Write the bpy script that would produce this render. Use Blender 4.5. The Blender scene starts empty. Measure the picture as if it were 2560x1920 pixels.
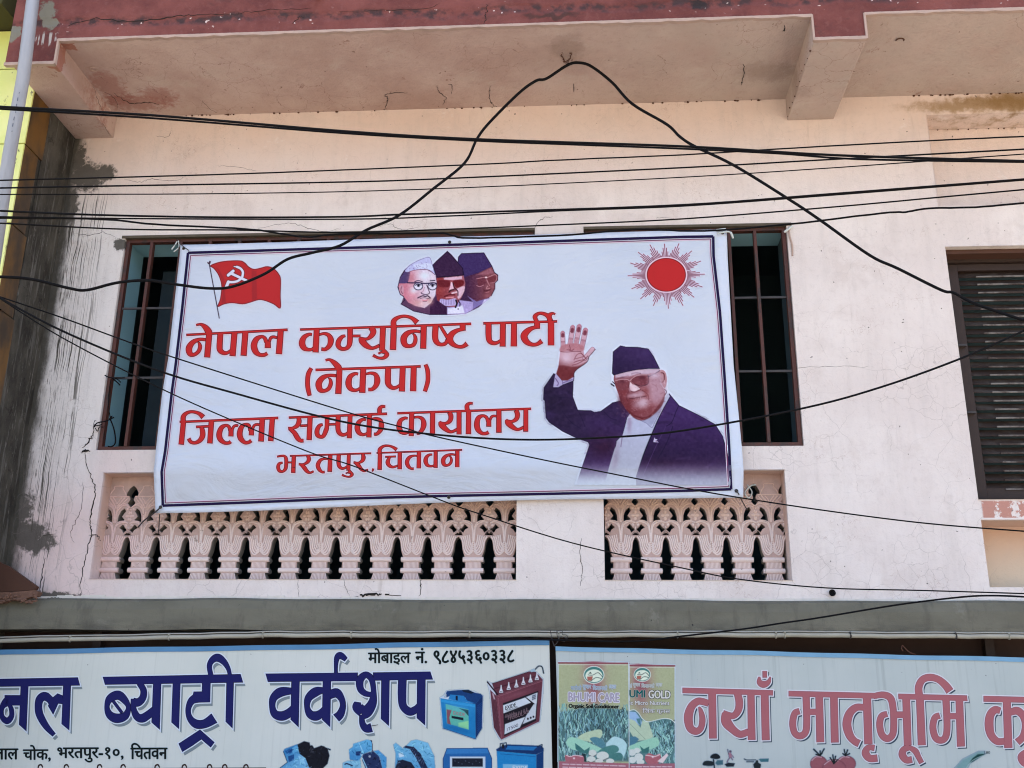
import bpy, bmesh, math, random
import numpy as np
from mathutils import Vector
random.seed(7); rng = np.random.default_rng(7)
D = bpy.data; S = bpy.context.scene; C = S.collection

# ------------------------------------------------------------ camera, sky, sun, exposure
FPX = 2600.0; CAM = np.array([0.40, -6.20, 1.60])
_p, _y, _r = [math.radians(a) for a in (18.22, -3.9, 0.645)]
FW = np.array([math.sin(_y)*math.cos(_p), math.cos(_y)*math.cos(_p), math.sin(_p)])
_rt = np.cross(FW, [0, 0, 1.0]); _rt /= np.linalg.norm(_rt); _up = np.cross(_rt, FW)
RT = math.cos(_r)*_rt + math.sin(_r)*_up; UP = -math.sin(_r)*_rt + math.cos(_r)*_up
cd = D.cameras.new('camera'); cam = D.objects.new('camera', cd); C.objects.link(cam)
from mathutils import Matrix
cam.matrix_world = Matrix(((RT[0], UP[0], -FW[0], CAM[0]), (RT[1], UP[1], -FW[1], CAM[1]), (RT[2], UP[2], -FW[2], CAM[2]), (0, 0, 0, 1)))
cd.sensor_width = 36.0; cd.lens = 36.0*FPX/2560; cd.clip_start = 0.05; cd.clip_end = 600
S.camera = cam

SUN_EL, SUN_AZ = 62.0, 12.0           # the sun stands behind the building: the whole facade is in shade
w = D.worlds.new('World'); S.world = w; w.use_nodes = True
nt = w.node_tree; sky = nt.nodes.new('ShaderNodeTexSky'); sky.sky_type = 'NISHITA'; sky.sun_disc = False
sky.sun_elevation = math.radians(SUN_EL); sky.sun_rotation = math.radians(SUN_AZ)
sky.air_density = 1.0; sky.dust_density = 5.0; sky.ozone_density = 1.0
bg = nt.nodes['Background']; nt.links.new(sky.outputs[0], bg.inputs[0]); bg.inputs[1].default_value = 0.15
sl = D.lights.new('sun', 'SUN'); sl.energy = 4.5; sl.angle = math.radians(0.5); sl.color = (1, 0.93, 0.84)
sun = D.objects.new('sun', sl); C.objects.link(sun)
_az = math.radians(SUN_AZ); _el = math.radians(SUN_EL)
sd = Vector((math.sin(_az)*math.cos(_el), math.cos(_az)*math.cos(_el), math.sin(_el)))
sun.rotation_euler = sd.to_track_quat('Z', 'Y').to_euler(); sun.location = (0, 10, 20)
S.view_settings.view_transform = 'Standard'; S.view_settings.look = 'None'
S.view_settings.gamma = 1; S.view_settings.use_curve_mapping = False
S.view_settings.exposure = 2.02
S.cycles.filter_width = 1.1

# ------------------------------------------------------------ measuring: photo pixel -> point on a real plane
def ray(px, py): return FW*FPX + RT*(px-1280) + UP*(960-py)
def P(px, py, Y=0.0):
    d = ray(px, py); return CAM + d*(Y-CAM[1])/d[1]
def PZ(px, py, z):
    d = ray(px, py); return CAM + d*(z-CAM[2])/d[2]
def PX(px, py, x):
    d = ray(px, py); return CAM + d*(x-CAM[0])/d[0]
def X(px, py, Y=0.0): return float(P(px, py, Y)[0])
def Z(px, py, Y=0.0): return float(P(px, py, Y)[2])

def lin(c):
    c = np.asarray(c, float)/255.0
    return np.where(c <= 0.04045, c/12.92, ((c+0.055)/1.055)**2.4)

# ------------------------------------------------------------ objects
def tag(o, label=None, cat=None, group=None, kind=None):
    if label: o['label'] = label
    if cat: o['category'] = cat
    if group: o['group'] = group
    if kind: o['kind'] = kind
    return o
def empty(name, loc=(0, 0, 0), label=None, cat=None, group=None):
    o = D.objects.new(name, None); C.objects.link(o); o.location = loc; o.empty_display_size = 0.1
    return tag(o, label, cat, group)
def link(name, me, parent=None, mat=None, smooth=False):
    o = D.objects.new(name, me); C.objects.link(o)
    if mat is not None and not me.materials: me.materials.append(mat)
    if smooth:
        for p in me.polygons: p.use_smooth = True
    if parent is not None:
        o.parent = parent; o.matrix_parent_inverse = parent_inv(parent)
    return o
def world_m(o):
    m = Matrix.Translation(o.location) @ o.rotation_euler.to_matrix().to_4x4()
    return m if o.parent is None else world_m(o.parent) @ o.matrix_parent_inverse @ m
def parent_inv(p): return world_m(p).inverted()
class MB:
    def __init__(s): s.v = []; s.f = []
    def add(s, vs, fs):
        b = len(s.v); s.v += [tuple(map(float, q)) for q in vs]; s.f += [tuple(i+b for i in f) for f in fs]; return s
    def box(s, a, b):
        x0, x1 = sorted((a[0], b[0])); y0, y1 = sorted((a[1], b[1])); z0, z1 = sorted((a[2], b[2]))
        vs = [(x, y, z) for x in (x0, x1) for y in (y0, y1) for z in (z0, z1)]
        return s.add(vs, [(0, 1, 3, 2), (4, 6, 7, 5), (0, 4, 5, 1), (2, 3, 7, 6), (0, 2, 6, 4), (1, 5, 7, 3)])
    def prism(s, pts, dvec):
        n = len(pts); pts = [np.asarray(p, float) for p in pts]; d = np.asarray(dvec, float)
        vs = pts + [p+d for p in pts]
        return s.add(vs, [tuple(range(n)), tuple(range(2*n-1, n-1, -1))] + [(i, i+n, (i+1) % n + n, (i+1) % n) for i in range(n)])
    def tube(s, pts, r, n=8, cap=True):
        pts = [np.asarray(p, float) for p in pts]; m = len(pts); rs = r if hasattr(r, '__len__') else [r]*m
        b = len(s.v); up = np.array([0.13, 0.31, 0.94]); 
        for i, p in enumerate(pts):
            t = pts[min(i+1, m-1)] - pts[max(i-1, 0)]; t = t/(np.linalg.norm(t)+1e-12)
            a = np.cross(t, up)
            if np.linalg.norm(a) < 0.2: a = np.cross(t, [1, 0.1, 0])
            a /= np.linalg.norm(a); c = np.cross(t, a)
            for k in range(n):
                q = 2*math.pi*k/n; s.v.append(tuple(p + rs[i]*(math.cos(q)*a + math.sin(q)*c)))
        for i in range(m-1):
            for k in range(n):
                s.f.append((b+i*n+k, b+i*n+(k+1) % n, b+(i+1)*n+(k+1) % n, b+(i+1)*n+k))
        if cap: s.f.append(tuple(b+k for k in range(n))[::-1]); s.f.append(tuple(b+(m-1)*n+k for k in range(n)))
        return s
    def ball(s, c, r, n=6, m=5):
        r = r if hasattr(r, '__len__') else (r, r, r); b = len(s.v)
        for i in range(m+1):
            th = math.pi*i/m
            for k in range(n):
                ph = 2*math.pi*k/n
                s.v.append((c[0]+r[0]*math.sin(th)*math.cos(ph), c[1]+r[1]*math.sin(th)*math.sin(ph), c[2]+r[2]*math.cos(th)))
        for i in range(m):
            for k in range(n): s.f.append((b+i*n+k, b+(i+1)*n+k, b+(i+1)*n+(k+1) % n, b+i*n+(k+1) % n))
        return s
    def mesh(s, name):
        me = D.meshes.new(name); me.from_pydata(s.v, [], s.f); me.validate(); me.update(); return me
    def obj(s, name, mat, parent=None, smooth=False, bevel=0.0):
        me = s.mesh(name)
        if bevel:
            bm = bmesh.new(); bm.from_mesh(me); bmesh.ops.recalc_face_normals(bm, faces=bm.faces)
            bmesh.ops.bevel(bm, geom=[e for e in bm.edges if e.calc_face_angle(0) > 0.5], offset=bevel, segments=2, affect='EDGES', profile=0.6)
            bm.to_mesh(me); bm.free()
        return link(name, me, parent, mat, smooth)

def catmull(pts, per=6, closed=False):
    pts = np.asarray(pts, float); n = len(pts)
    if n < 3 and not closed: return pts
    out = []
    rngi = range(n if closed else n-1)
    for i in rngi:
        g = (lambda k: pts[k % n]) if closed else (lambda k: pts[min(max(k, 0), n-1)])
        p0, p1, p2, p3 = g(i-1), g(i), g(i+1), g(i+2)
        for j in range(per):
            t = j/per
            out.append(0.5*((2*p1) + (-p0+p2)*t + (2*p0-5*p1+4*p2-p3)*t*t + (-p0+3*p1-3*p2+p3)*t**3))
    if not closed: out.append(pts[-1])
    return np.array(out)

# ------------------------------------------------------------ materials
class NM:
    def __init__(s, name, rough=0.85, spec=0.3):
        s.m = D.materials.new(name); s.m.use_nodes = True; s.t = s.m.node_tree; s.b = s.t.nodes['Principled BSDF']
        s.b.inputs['Roughness'].default_value = rough; s.b.inputs['Specular IOR Level'].default_value = spec
        s.pos = s.n('ShaderNodeNewGeometry').outputs['Position']
    def n(s, t, **k):
        q = s.t.nodes.new(t)
        for a, b in k.items(): setattr(q, a, b)
        return q
    def L(s, a, b): s.t.links.new(a, b)
    def setin(s, sock, v):
        if hasattr(v, 'is_output') or isinstance(v, bpy.types.NodeSocket): s.L(v, sock)
        else: sock.default_value = v
    def math(s, op, a, b=0.0, c=None, clamp=False):
        q = s.n('ShaderNodeMath', operation=op, use_clamp=clamp); s.setin(q.inputs[0], a); s.setin(q.inputs[1], b)
        if c is not None: s.setin(q.inputs[2], c)
        return q.outputs[0]
    def mapping(s, scale=(1, 1, 1), loc=(0, 0, 0), vec=None):
        q = s.n('ShaderNodeMapping'); s.L(vec or s.pos, q.inputs[0]); q.inputs['Scale'].default_value = scale; q.inputs['Location'].default_value = loc
        return q.outputs[0]
    def noise(s, scale, detail=4, rough=0.55, vec=None, dist=0.0):
        q = s.n('ShaderNodeTexNoise'); s.L(vec or s.pos, q.inputs['Vector'])
        q.inputs['Scale'].default_value = scale; q.inputs['Detail'].default_value = detail; q.inputs['Roughness'].default_value = rough; q.inputs['Distortion'].default_value = dist
        return q.outputs['Fac']
    def vor(s, scale, feature='DISTANCE_TO_EDGE', vec=None):
        q = s.n('ShaderNodeTexVoronoi', feature=feature); s.L(vec or s.pos, q.inputs['Vector']); q.inputs['Scale'].default_value = scale
        return q.outputs['Distance']
    def ramp(s, v, lo, hi, a=0.0, b=1.0):
        q = s.n('ShaderNodeMapRange'); q.interpolation_type = 'SMOOTHSTEP'; s.L(v, q.inputs[0])
        q.inputs[1].default_value = lo; q.inputs[2].default_value = hi; q.inputs[3].default_value = a; q.inputs[4].default_value = b
        return q.outputs[0]
    def mix(s, f, a, b):
        q = s.n('ShaderNodeMix', data_type='RGBA'); s.setin(q.inputs[0], f)
        for sock, v in ((q.inputs[6], a), (q.inputs[7], b)):
            if isinstance(v, bpy.types.NodeSocket): s.L(v, sock)
            else: sock.default_value = (*v, 1.0) if len(v) == 3 else v
        return q.outputs[2]
    def warp(s, amt=0.05, scale=4, vec=None):
        q = s.n('ShaderNodeTexNoise'); s.L(vec or s.pos, q.inputs['Vector']); q.inputs['Scale'].default_value = scale; q.inputs['Detail'].default_value = 4
        a = s.n('ShaderNodeVectorMath', operation='SCALE'); s.L(q.outputs['Color'], a.inputs[0]); a.inputs['Scale'].default_value = amt
        b = s.n('ShaderNodeVectorMath', operation='ADD'); s.L(vec or s.pos, b.inputs[0]); s.L(a.outputs[0], b.inputs[1])
        return b.outputs[0]
    def blob(s, c, r, edge=0.35, noise=14, amt=0.5):
        """mask around a world point with a ragged rim; r = radii in x, y, z"""
        q = s.n('ShaderNodeVectorMath', operation='SUBTRACT'); s.L(s.warp(0.12, noise), q.inputs[0]); q.inputs[1].default_value = (c[0]+0.06, c[1]+0.06, c[2]+0.06)
        e = s.n('ShaderNodeVectorMath', operation='DIVIDE'); s.L(q.outputs[0], e.inputs[0]); e.inputs[1].default_value = r
        l = s.n('ShaderNodeVectorMath', operation='LENGTH'); s.L(e.outputs[0], l.inputs[0])
        nz = s.noise(noise*2.2, 5, 0.7)
        v = s.math('ADD', l.outputs['Value'], s.math('MULTIPLY', s.math('SUBTRACT', nz, 0.5), amt*2))
        return s.ramp(v, 1.0+edge/2, 1.0-edge/2)
    def bump(s, h, strength=0.3, dist=0.01):
        q = s.n('ShaderNodeBump'); s.L(h, q.inputs['Height']); q.inputs['Strength'].default_value = strength; q.inputs['Distance'].default_value = dist
        s.L(q.outputs[0], s.b.inputs['Normal'])
    def col(s, v):
        if isinstance(v, bpy.types.NodeSocket): s.L(v, s.b.inputs['Base Color'])
        else: s.b.inputs['Base Color'].default_value = (*v, 1)
        return s
def simple(name, c, rough=0.7, var=0.12, scale=12, metal=0.0, bump=0.0, spec=0.3):
    m = NM(name, rough, spec); c = tuple(c)
    if var: m.col(m.mix(m.noise(scale, 5), tuple(x*(1-var) for x in c), tuple(min(1, x*(1+var)) for x in c)))
    else: m.col(c)
    m.b.inputs['Metallic'].default_value = metal
    if bump: m.bump(m.noise(scale*6, 4), bump, 0.004)
    return m.m
def xz(m):
    q = m.n('ShaderNodeSeparateXYZ'); m.L(m.pos, q.inputs[0]); return q.outputs

# pixels of marks on the facade
wpt = lambda px, py, Y=0: tuple(P(px, py, Y))

def facade_material():
    m = NM('facade_paint', 0.9, 0.2); s = xz(m)
    base = m.mix(m.ramp(m.noise(1.3, 5, 0.6), 0.35, 0.68), (0.67, 0.60, 0.565), (0.75, 0.69, 0.65))
    # pinker coat of paint low left; peach above the windows is painted-in bounce light
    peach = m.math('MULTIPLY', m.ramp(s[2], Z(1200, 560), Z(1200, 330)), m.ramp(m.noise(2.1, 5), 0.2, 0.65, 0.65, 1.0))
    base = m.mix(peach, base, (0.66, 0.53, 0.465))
    pinkl = m.math('MULTIPLY', m.ramp(s[0], X(420, 1200), X(180, 1300)), m.ramp(s[2], Z(200, 1000), Z(200, 1200)))
    base = m.mix(m.math('MULTIPLY', pinkl, 0.55), base, (0.66, 0.47, 0.46))
    wl = m.math('MULTIPLY', m.ramp(s[0], X(330, 900), X(240, 900)), m.math('MULTIPLY', m.ramp(s[2], Z(200, 470), Z(200, 600)), m.ramp(s[2], Z(200, 1330), Z(200, 1150))))
    base = m.mix(m.math('MULTIPLY', wl, 0.7), base, (0.72, 0.70, 0.68))
    # streaks of dust
    st = m.ramp(m.noise(5, 5, 0.6, m.mapping((3.0, 1, 0.35))), 0.45, 0.8)
    base = m.mix(m.math('MULTIPLY', st, 0.22), base, (0.42, 0.38, 0.35))
    mot = m.ramp(m.noise(30, 6, 0.7), 0.50, 0.75); base = m.mix(m.math('MULTIPLY', mot, 0.22), base, (0.40, 0.34, 0.32))
    pt = m.math('MULTIPLY', m.ramp(m.noise(2.6, 7, 0.72, m.warp(0.2, 3)), 0.52, 0.66), 0.30); base = m.mix(pt, base, (0.52, 0.44, 0.40))
    pl = m.math('MULTIPLY', m.ramp(m.noise(4.2, 8, 0.78, m.mapping((1, 1, 1.4), (3, 0, 1))), 0.60, 0.63), 0.35); base = m.mix(pl, base, (0.74, 0.69, 0.67))
    ds = m.math('MULTIPLY', m.ramp(m.noise(7, 6, 0.7, m.mapping((2.6, 1, 0.22), (1, 0, 2))), 0.58, 0.72), m.ramp(m.noise(1.4, 3), 0.45, 0.6)); base = m.mix(m.math('MULTIPLY', ds, 0.38), base, (0.34, 0.27, 0.22))
    fk = m.math('MULTIPLY', m.ramp(m.vor(9, vec=m.warp(0.30, 12)), 0.014, 0.004), m.ramp(m.noise(1.7, 4, 0.6, m.mapping((1, 1, 1.6), (2, 0, 5))), 0.54, 0.62)); base = m.mix(m.math('MULTIPLY', fk, 0.45), base, (0.30, 0.17, 0.12))
    # cement smear and run-off on the left end
    lx = m.math('MINIMUM', m.ramp(s[0], X(275, 640), X(225, 640)), m.ramp(m.noise(3.5, 4), 0.38, 0.5))
    run = m.noise(9, 2, 0.45, m.mapping((4.2, 1, 0.055), (0.3, 0, 0), m.warp(0.03, 5)))
    runm = m.math('MULTIPLY', m.ramp(m.math('ABSOLUTE', m.math('SUBTRACT', run, 0.52)), 0.030, 0.012), m.math('MULTIPLY', lx, m.ramp(s[2], Z(200, 470), Z(200, 520))))
    runf = m.math('MULTIPLY', m.ramp(m.noise(26, 6, 0.75, m.mapping((3.2, 1, 0.22))), 0.53, 0.60), m.ramp(s[0], X(255, 700), X(120, 900)))
    runf = m.math('MULTIPLY', runf, m.ramp(s[2], Z(200, 490), Z(200, 540)))
    edge = m.math('ADD', s[0], m.math('MULTIPLY', m.math('SUBTRACT', m.noise(9, 6, 0.7, m.mapping((1, 1, 0.35))), 0.5), -0.16))
    edgem = m.ramp(edge, X(160, 560)+0.085, X(160, 560)+0.0)
    sm = m.math('MAXIMUM', runm, m.math('MAXIMUM', m.math('MULTIPLY', runf, 0.9), edgem))
    for c, r in ((P(215, 442), (0.15, 1, 0.11)), (P(262, 430), (0.085, 1, 0.06)), (P(195, 400), (0.06, 1, 0.12)), (P(175, 520), (0.05, 1, 0.16)), (P(45, 1335), (0.20, 1, 0.085)), (P(92, 1358), (0.11, 1, 0.06)), (P(45, 1270), (0.10, 1, 0.12)),
                 (P(300, 612), (0.05, 1, 0.04)), (P(140, 1492), (0.15, 1, 0.03))):
        sm = m.math('MAXIMUM', sm, m.math('MULTIPLY', m.blob(c, r, 0.5, 18, 0.8), 0.93))
    cem = m.mix(m.noise(14, 6, 0.7), (0.036, 0.034, 0.029), (0.115, 0.106, 0.088))
    base = m.mix(sm, base, cem)
    # brown water stain under the slab on the right
    base = m.mix(m.math('MULTIPLY', m.blob(P(2470, 262), (0.50, 1, 0.055), 0.9), 0.8), base, (0.27, 0.17, 0.07))
    base = m.mix(m.math('MULTIPLY', m.blob(P(2590, 246), (0.40, 1, 0.07), 0.9), 0.8), base, (0.22, 0.13, 0.05))
    # peeled salmon band by the shutter and ochre tint in the lower recess
    pe = m.math('MULTIPLY', m.ramp(s[0], X(2452, 1270), X(2458, 1270)), m.math('MULTIPLY', m.ramp(s[2], Z(2500, 1296), Z(2500, 1293)), m.ramp(s[2], Z(2500, 1250), Z(2500, 1254))))
    base = m.mix(m.math('MULTIPLY', pe, m.ramp(m.noise(11, 7, 0.75), 0.44, 0.47)), base, (0.47, 0.24, 0.19))
    ye = m.math('MULTIPLY', m.ramp(s[0], X(2450, 1400), X(2475, 1400)), m.math('MULTIPLY', m.ramp(s[2], Z(2500, 1300), Z(2500, 1306)), m.ramp(s[1], 0.02, 0.05)))
    base = m.mix(m.math('MULTIPLY', ye, 0.8), base, (0.66, 0.57, 0.40))
    reveal_bounce = m.math('MULTIPLY', m.ramp(s[1], 0.01, 0.04), m.math('MULTIPLY', m.ramp(s[2], Z(1200, 1455), Z(1200, 1300), 0.25, 1.0), m.ramp(s[2], Z(1200, 1170), Z(1200, 1178))))  # warm bounce inside the balustrade openings, painted into the reveal colour
    base = m.mix(m.math('MULTIPLY', reveal_bounce, 0.75), base, (0.60, 0.385, 0.29))
    # hairline crazing
    cw = m.warp(0.10, 7); ve = m.vor(4.5, vec=cw); ve2 = m.vor(11, vec=m.warp(0.05, 15))
    cm = m.math('MULTIPLY', m.ramp(ve, 0.008, 0.002), m.ramp(m.noise(1.6, 3), 0.42, 0.56))
    cm2 = m.math('MULTIPLY', m.ramp(ve2, 0.018, 0.006), m.ramp(m.noise(2.3, 4), 0.50, 0.60))
    base = m.mix(m.math('MULTIPLY', m.math('MULTIPLY', m.math('MAXIMUM', cm, cm2), m.ramp(s[2], Z(1200, 640), Z(1200, 1000), 0.35, 1.0)), 0.34), base, (0.22, 0.18, 0.17))
    # pin holes and specks
    sp = m.math('MULTIPLY', m.ramp(m.vor(16, 'F1', m.warp(0.05, 20)), 0.085, 0.055), m.ramp(m.noise(7, 3), 0.52, 0.56))
    base = m.mix(m.math('MULTIPLY', sp, 0.8), base, (0.07, 0.06, 0.055))
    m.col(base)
    h = m.math('ADD', m.noise(9, 6, 0.65), m.math('MULTIPLY', m.noise(90, 4, 0.6), 0.35))
    h = m.math('SUBTRACT', h, m.math('MULTIPLY', sm, 0.25)); h = m.math('SUBTRACT', h, m.math('MULTIPLY', pl, 0.25)); h = m.math('SUBTRACT', h, m.math('MULTIPLY', fk, 0.3))
    m.bump(h, 0.35, 0.02)
    return m.m
def soffit_material():
    m = NM('soffit_paint', 0.9, 0.2); s = xz(m)
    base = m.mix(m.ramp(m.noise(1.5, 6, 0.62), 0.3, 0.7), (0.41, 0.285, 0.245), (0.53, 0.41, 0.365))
    gp = m.math('MULTIPLY', m.ramp(s[0], X(1100, 150, -0.5), X(1900, 150, -0.5)), m.ramp(m.noise(3.4, 6, 0.65), 0.30, 0.65, 0.5, 1.0))
    base = m.mix(m.math('MULTIPLY', gp, 0.75), base, (0.43, 0.365, 0.32))
    zs = Z(1710, 255)
    for px, py, r in ((270, 215, (0.10, 0.16, 1)), (345, 258, (0.22, 0.09, 1)), (400, 240, (0.10, 0.10, 1)), (300, 250, (0.10, 0.06, 1))):
        base = m.mix(m.math('MULTIPLY', m.blob(PZ(px, py, zs), r, 0.9, 16, 1.1), 0.62), base, (0.31, 0.13, 0.105))
    zb = Z(2020, 300)
    for px, py, r in ((140, 158, (0.07, 0.05, 1)), (160, 175, (0.05, 0.04, 1))):
        base = m.mix(m.math('MULTIPLY', m.blob(PZ(px, py, zb), r, 0.2), 0.9), base, (0.33, 0.14, 0.10))
    for px, py, r in ((1418, 118, (0.10, 0.12, 1)), (1930, 180, (0.2, 0.1, 1))):
        base = m.mix(m.math('MULTIPLY', m.blob(PZ(px, py, zs), r, 0.9), 0.4), base, (0.18, 0.12, 0.09))
    sp = m.math('MULTIPLY', m.ramp(m.vor(13, 'F1', m.warp(0.08, 14)), 0.10, 0.05), m.ramp(m.noise(5, 3), 0.50, 0.56))
    base = m.mix(m.math('MULTIPLY', sp, 0.7), base, (0.13, 0.07, 0.05))
    cr = m.math('MULTIPLY', m.ramp(m.vor(6, vec=m.warp(0.16, 9)), 0.010, 0.003), m.ramp(m.noise(1.9, 3), 0.5, 0.6))
    base = m.mix(m.math('MULTIPLY', cr, 0.6), base, (0.16, 0.08, 0.06))
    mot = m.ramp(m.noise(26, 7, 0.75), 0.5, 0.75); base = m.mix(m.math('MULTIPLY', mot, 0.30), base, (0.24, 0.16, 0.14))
    wp = m.ramp(m.noise(2.8, 7, 0.7, m.warp(0.25, 3)), 0.55, 0.68); base = m.mix(m.math('MULTIPLY', wp, 0.35), base, (0.52, 0.45, 0.40))
    pk = m.math('MULTIPLY', m.ramp(m.noise(9, 7, 0.8, m.warp(0.1, 6)), 0.62, 0.65), m.ramp(m.noise(1.3, 3, 0.5, m.mapping((1, 1, 1), (4, 2, 0))), 0.50, 0.60)); base = m.mix(m.math('MULTIPLY', pk, 0.6), base, (0.24, 0.12, 0.09))
    m.col(base); m.bump(m.math('ADD', m.noise(11, 6, 0.7), m.math('MULTIPLY', m.noise(80, 3), 0.3)), 0.45, 0.02)
    return m.m
def fascia_material():
    m = NM('fascia_red_paint', 0.82, 0.25); s = xz(m)
    base = m.mix(m.ramp(m.noise(3, 6, 0.65), 0.3, 0.7), (0.120, 0.034, 0.030), (0.205, 0.066, 0.056))
    dk2 = m.ramp(m.noise(5, 7, 0.72, m.mapping((1, 1, 1.8))), 0.54, 0.68); base = m.mix(m.math('MULTIPLY', dk2, 0.45), base, (0.075, 0.035, 0.032))
    mot = m.ramp(m.noise(22, 7, 0.7), 0.5, 0.75); base = m.mix(m.math('MULTIPLY', mot, 0.35), base, (0.24, 0.11, 0.10))
    fl = m.math('SUBTRACT', s[2], m.math('MULTIPLY', m.noise(2.2, 6, 0.65), 0.20))
    z0 = Z(600, 48, -0.85) - 0.10
    band = m.ramp(m.math('ABSOLUTE', m.math('SUBTRACT', fl, z0)), 0.045, 0.008)
    base = m.mix(m.math('MULTIPLY', band, m.ramp(m.noise(13, 5), 0.42, 0.60)), base, (0.055, 0.030, 0.030))
    wh = m.math('MULTIPLY', m.ramp(m.vor(19, 'F1', m.warp(0.07, 18)), 0.16, 0.11), m.ramp(m.math('ABSOLUTE', m.math('SUBTRACT', fl, z0-0.01)), 0.08, 0.03))
    base = m.mix(m.math('MULTIPLY', wh, m.ramp(m.noise(6, 3), 0.48, 0.53)), base, (0.62, 0.50, 0.46))
    dk = m.blob(P(1750, 14, -0.85), (0.05, 1, 0.03), 0.9); base = m.mix(dk, base, (0.03, 0.02, 0.02))
    dk = m.blob(P(1380, 42, -0.85), (0.16, 1, 0.02), 0.9); base = m.mix(m.math('MULTIPLY', dk, 0.7), base, (0.04, 0.025, 0.02))
    for px, py, r in ((120, 30, (0.05, 1, 0.09)), (128, 62, (0.055, 1, 0.04)), (38, 85, (0.05, 1, 0.05))):
        base = m.mix(m.blob(P(px, py, -0.85), r, 0.3), base, (0.19, 0.18, 0.14))
    run = m.math('MULTIPLY', m.ramp(m.noise(9, 4, 0.5, m.mapping((7, 1, 0.3))), 0.5, 0.54), m.blob(P(118, 100, -0.85), (0.06, 1, 0.05), 0.5))
    base = m.mix(run, base, (0.42, 0.38, 0.35))
    m.col(base); m.bump(m.math('ADD', m.noise(13, 6, 0.7), m.math('MULTIPLY', band, -0.6)), 0.5, 0.02)
    return m.m
def ledge_material():
    m = NM('ledge_cement', 0.88, 0.2); s = xz(m)
    base = m.mix(m.ramp(m.noise(1.6, 6, 0.6, m.mapping((1, 1, 3))), 0.3, 0.7), (0.125, 0.118, 0.088), (0.165, 0.156, 0.118))
    rn = m.math('MULTIPLY', m.ramp(m.noise(6, 6, 0.7, m.mapping((2.2, 1, 0.5))), 0.50, 0.66), 0.4); base = m.mix(rn, base, (0.075, 0.07, 0.058)); wt = m.ramp(m.noise(3, 7, 0.75), 0.58, 0.66); base = m.mix(m.math('MULTIPLY', wt, 0.3), base, (0.26, 0.245, 0.21))
    d = m.math('MULTIPLY', m.ramp(s[2], Z(1280, 1545), Z(1280, 1580)), m.ramp(m.noise(4, 6, 0.7, m.mapping((1, 1, 3))), 0.40, 0.62))
    base = m.mix(m.math('MULTIPLY', d, 0.65), base, (0.070, 0.067, 0.057))
    sp = m.math('MULTIPLY', m.ramp(m.vor(12, 'F1', m.warp(0.05, 20)), 0.07, 0.04), m.ramp(m.noise(6, 3), 0.50, 0.55))
    base = m.mix(sp, base, (0.03, 0.03, 0.03))
    m.col(base); m.bump(m.math('ADD', m.noise(16, 6, 0.7), m.math('MULTIPLY', m.noise(120, 3), 0.25)), 0.35, 0.015)
    return m.m
def ink_material(name='printed_ink', rough=0.65):
    m = NM(name, rough, 0.12); a = m.n('ShaderNodeAttribute'); a.attribute_name = 'ink'
    g = m.n('ShaderNodeMix', data_type='RGBA', blend_type='MULTIPLY'); g.inputs[0].default_value = 1.0; m.L(a.outputs['Color'], g.inputs[6]); m.L(m.mix(m.noise(6, 6, 0.7), (0.89, 0.90, 0.90), (1.0, 1.0, 1.0)), g.inputs[7]); m.col(g.outputs[2])
    return m.m
MAT = {}
MAT['facade'] = facade_material(); MAT['soffit'] = soffit_material(); MAT['fascia'] = fascia_material(); MAT['ledge'] = ledge_material()
MAT['cream'] = simple('drip_edge_cream', (0.42, 0.31, 0.26), 0.9, 0.2, 18, bump=0.3)
MAT['ink'] = ink_material(); MAT['ink_faded'] = ink_material('faded_printed_ink', 0.6)
MAT['baluster'] = None
def baluster_material():
    m = NM('baluster_paint', 0.9, 0.2); s = xz(m)
    base = m.mix(m.ramp(m.noise(3, 5), 0.3, 0.7), (0.68, 0.57, 0.53), (0.76, 0.66, 0.62))
    up = m.math('MULTIPLY', m.ramp(s[2], Z(1200, 1330), Z(1200, 1265)), 0.8)
    base = m.mix(up, base, (0.62, 0.42, 0.32))  # warm bounce under the opening's head put into the upper baluster colour
    pk = m.ramp(s[0], X(420, 1300), X(250, 1300)); base = m.mix(m.math('MULTIPLY', pk, 0.6), base, (0.66, 0.44, 0.42))
    dirt = m.ramp(m.noise(24, 7, 0.75), 0.52, 0.72); base = m.mix(m.math('MULTIPLY', dirt, 0.28), base, (0.25, 0.17, 0.14))
    oi = m.n('ShaderNodeObjectInfo'); base = m.mix(m.math('MULTIPLY', oi.outputs['Random'], 0.28), base, (0.64, 0.49, 0.46))
    ch = m.ramp(m.noise(17, 6, 0.75, m.warp(0.08, 9)), 0.63, 0.66); base = m.mix(m.math('MULTIPLY', ch, 0.75), base, (0.27, 0.20, 0.17))
    m.col(base); m.bump(m.math('SUBTRACT', m.noise(70, 5, 0.7), ch), 0.5, 0.006); return m.m
MAT['baluster'] = baluster_material()
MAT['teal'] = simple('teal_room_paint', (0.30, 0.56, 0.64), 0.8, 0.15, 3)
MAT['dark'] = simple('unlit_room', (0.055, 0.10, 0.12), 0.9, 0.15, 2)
MAT['rustframe'] = (lambda m: (m.col(m.mix(m.ramp(m.noise(16, 7, 0.75, m.mapping((1, 1, 0.35))), 0.48, 0.62), (0.080, 0.026, 0.018), (0.040, 0.026, 0.022))), m.bump(m.noise(50, 4), 0.3, 0.004), m.m)[-1])(NM('red_oxide_steel', 0.6, 0.4))
MAT['barsteel'] = simple('dark_grille_steel', (0.05, 0.045, 0.045), 0.5, 0.3, 20)
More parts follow.
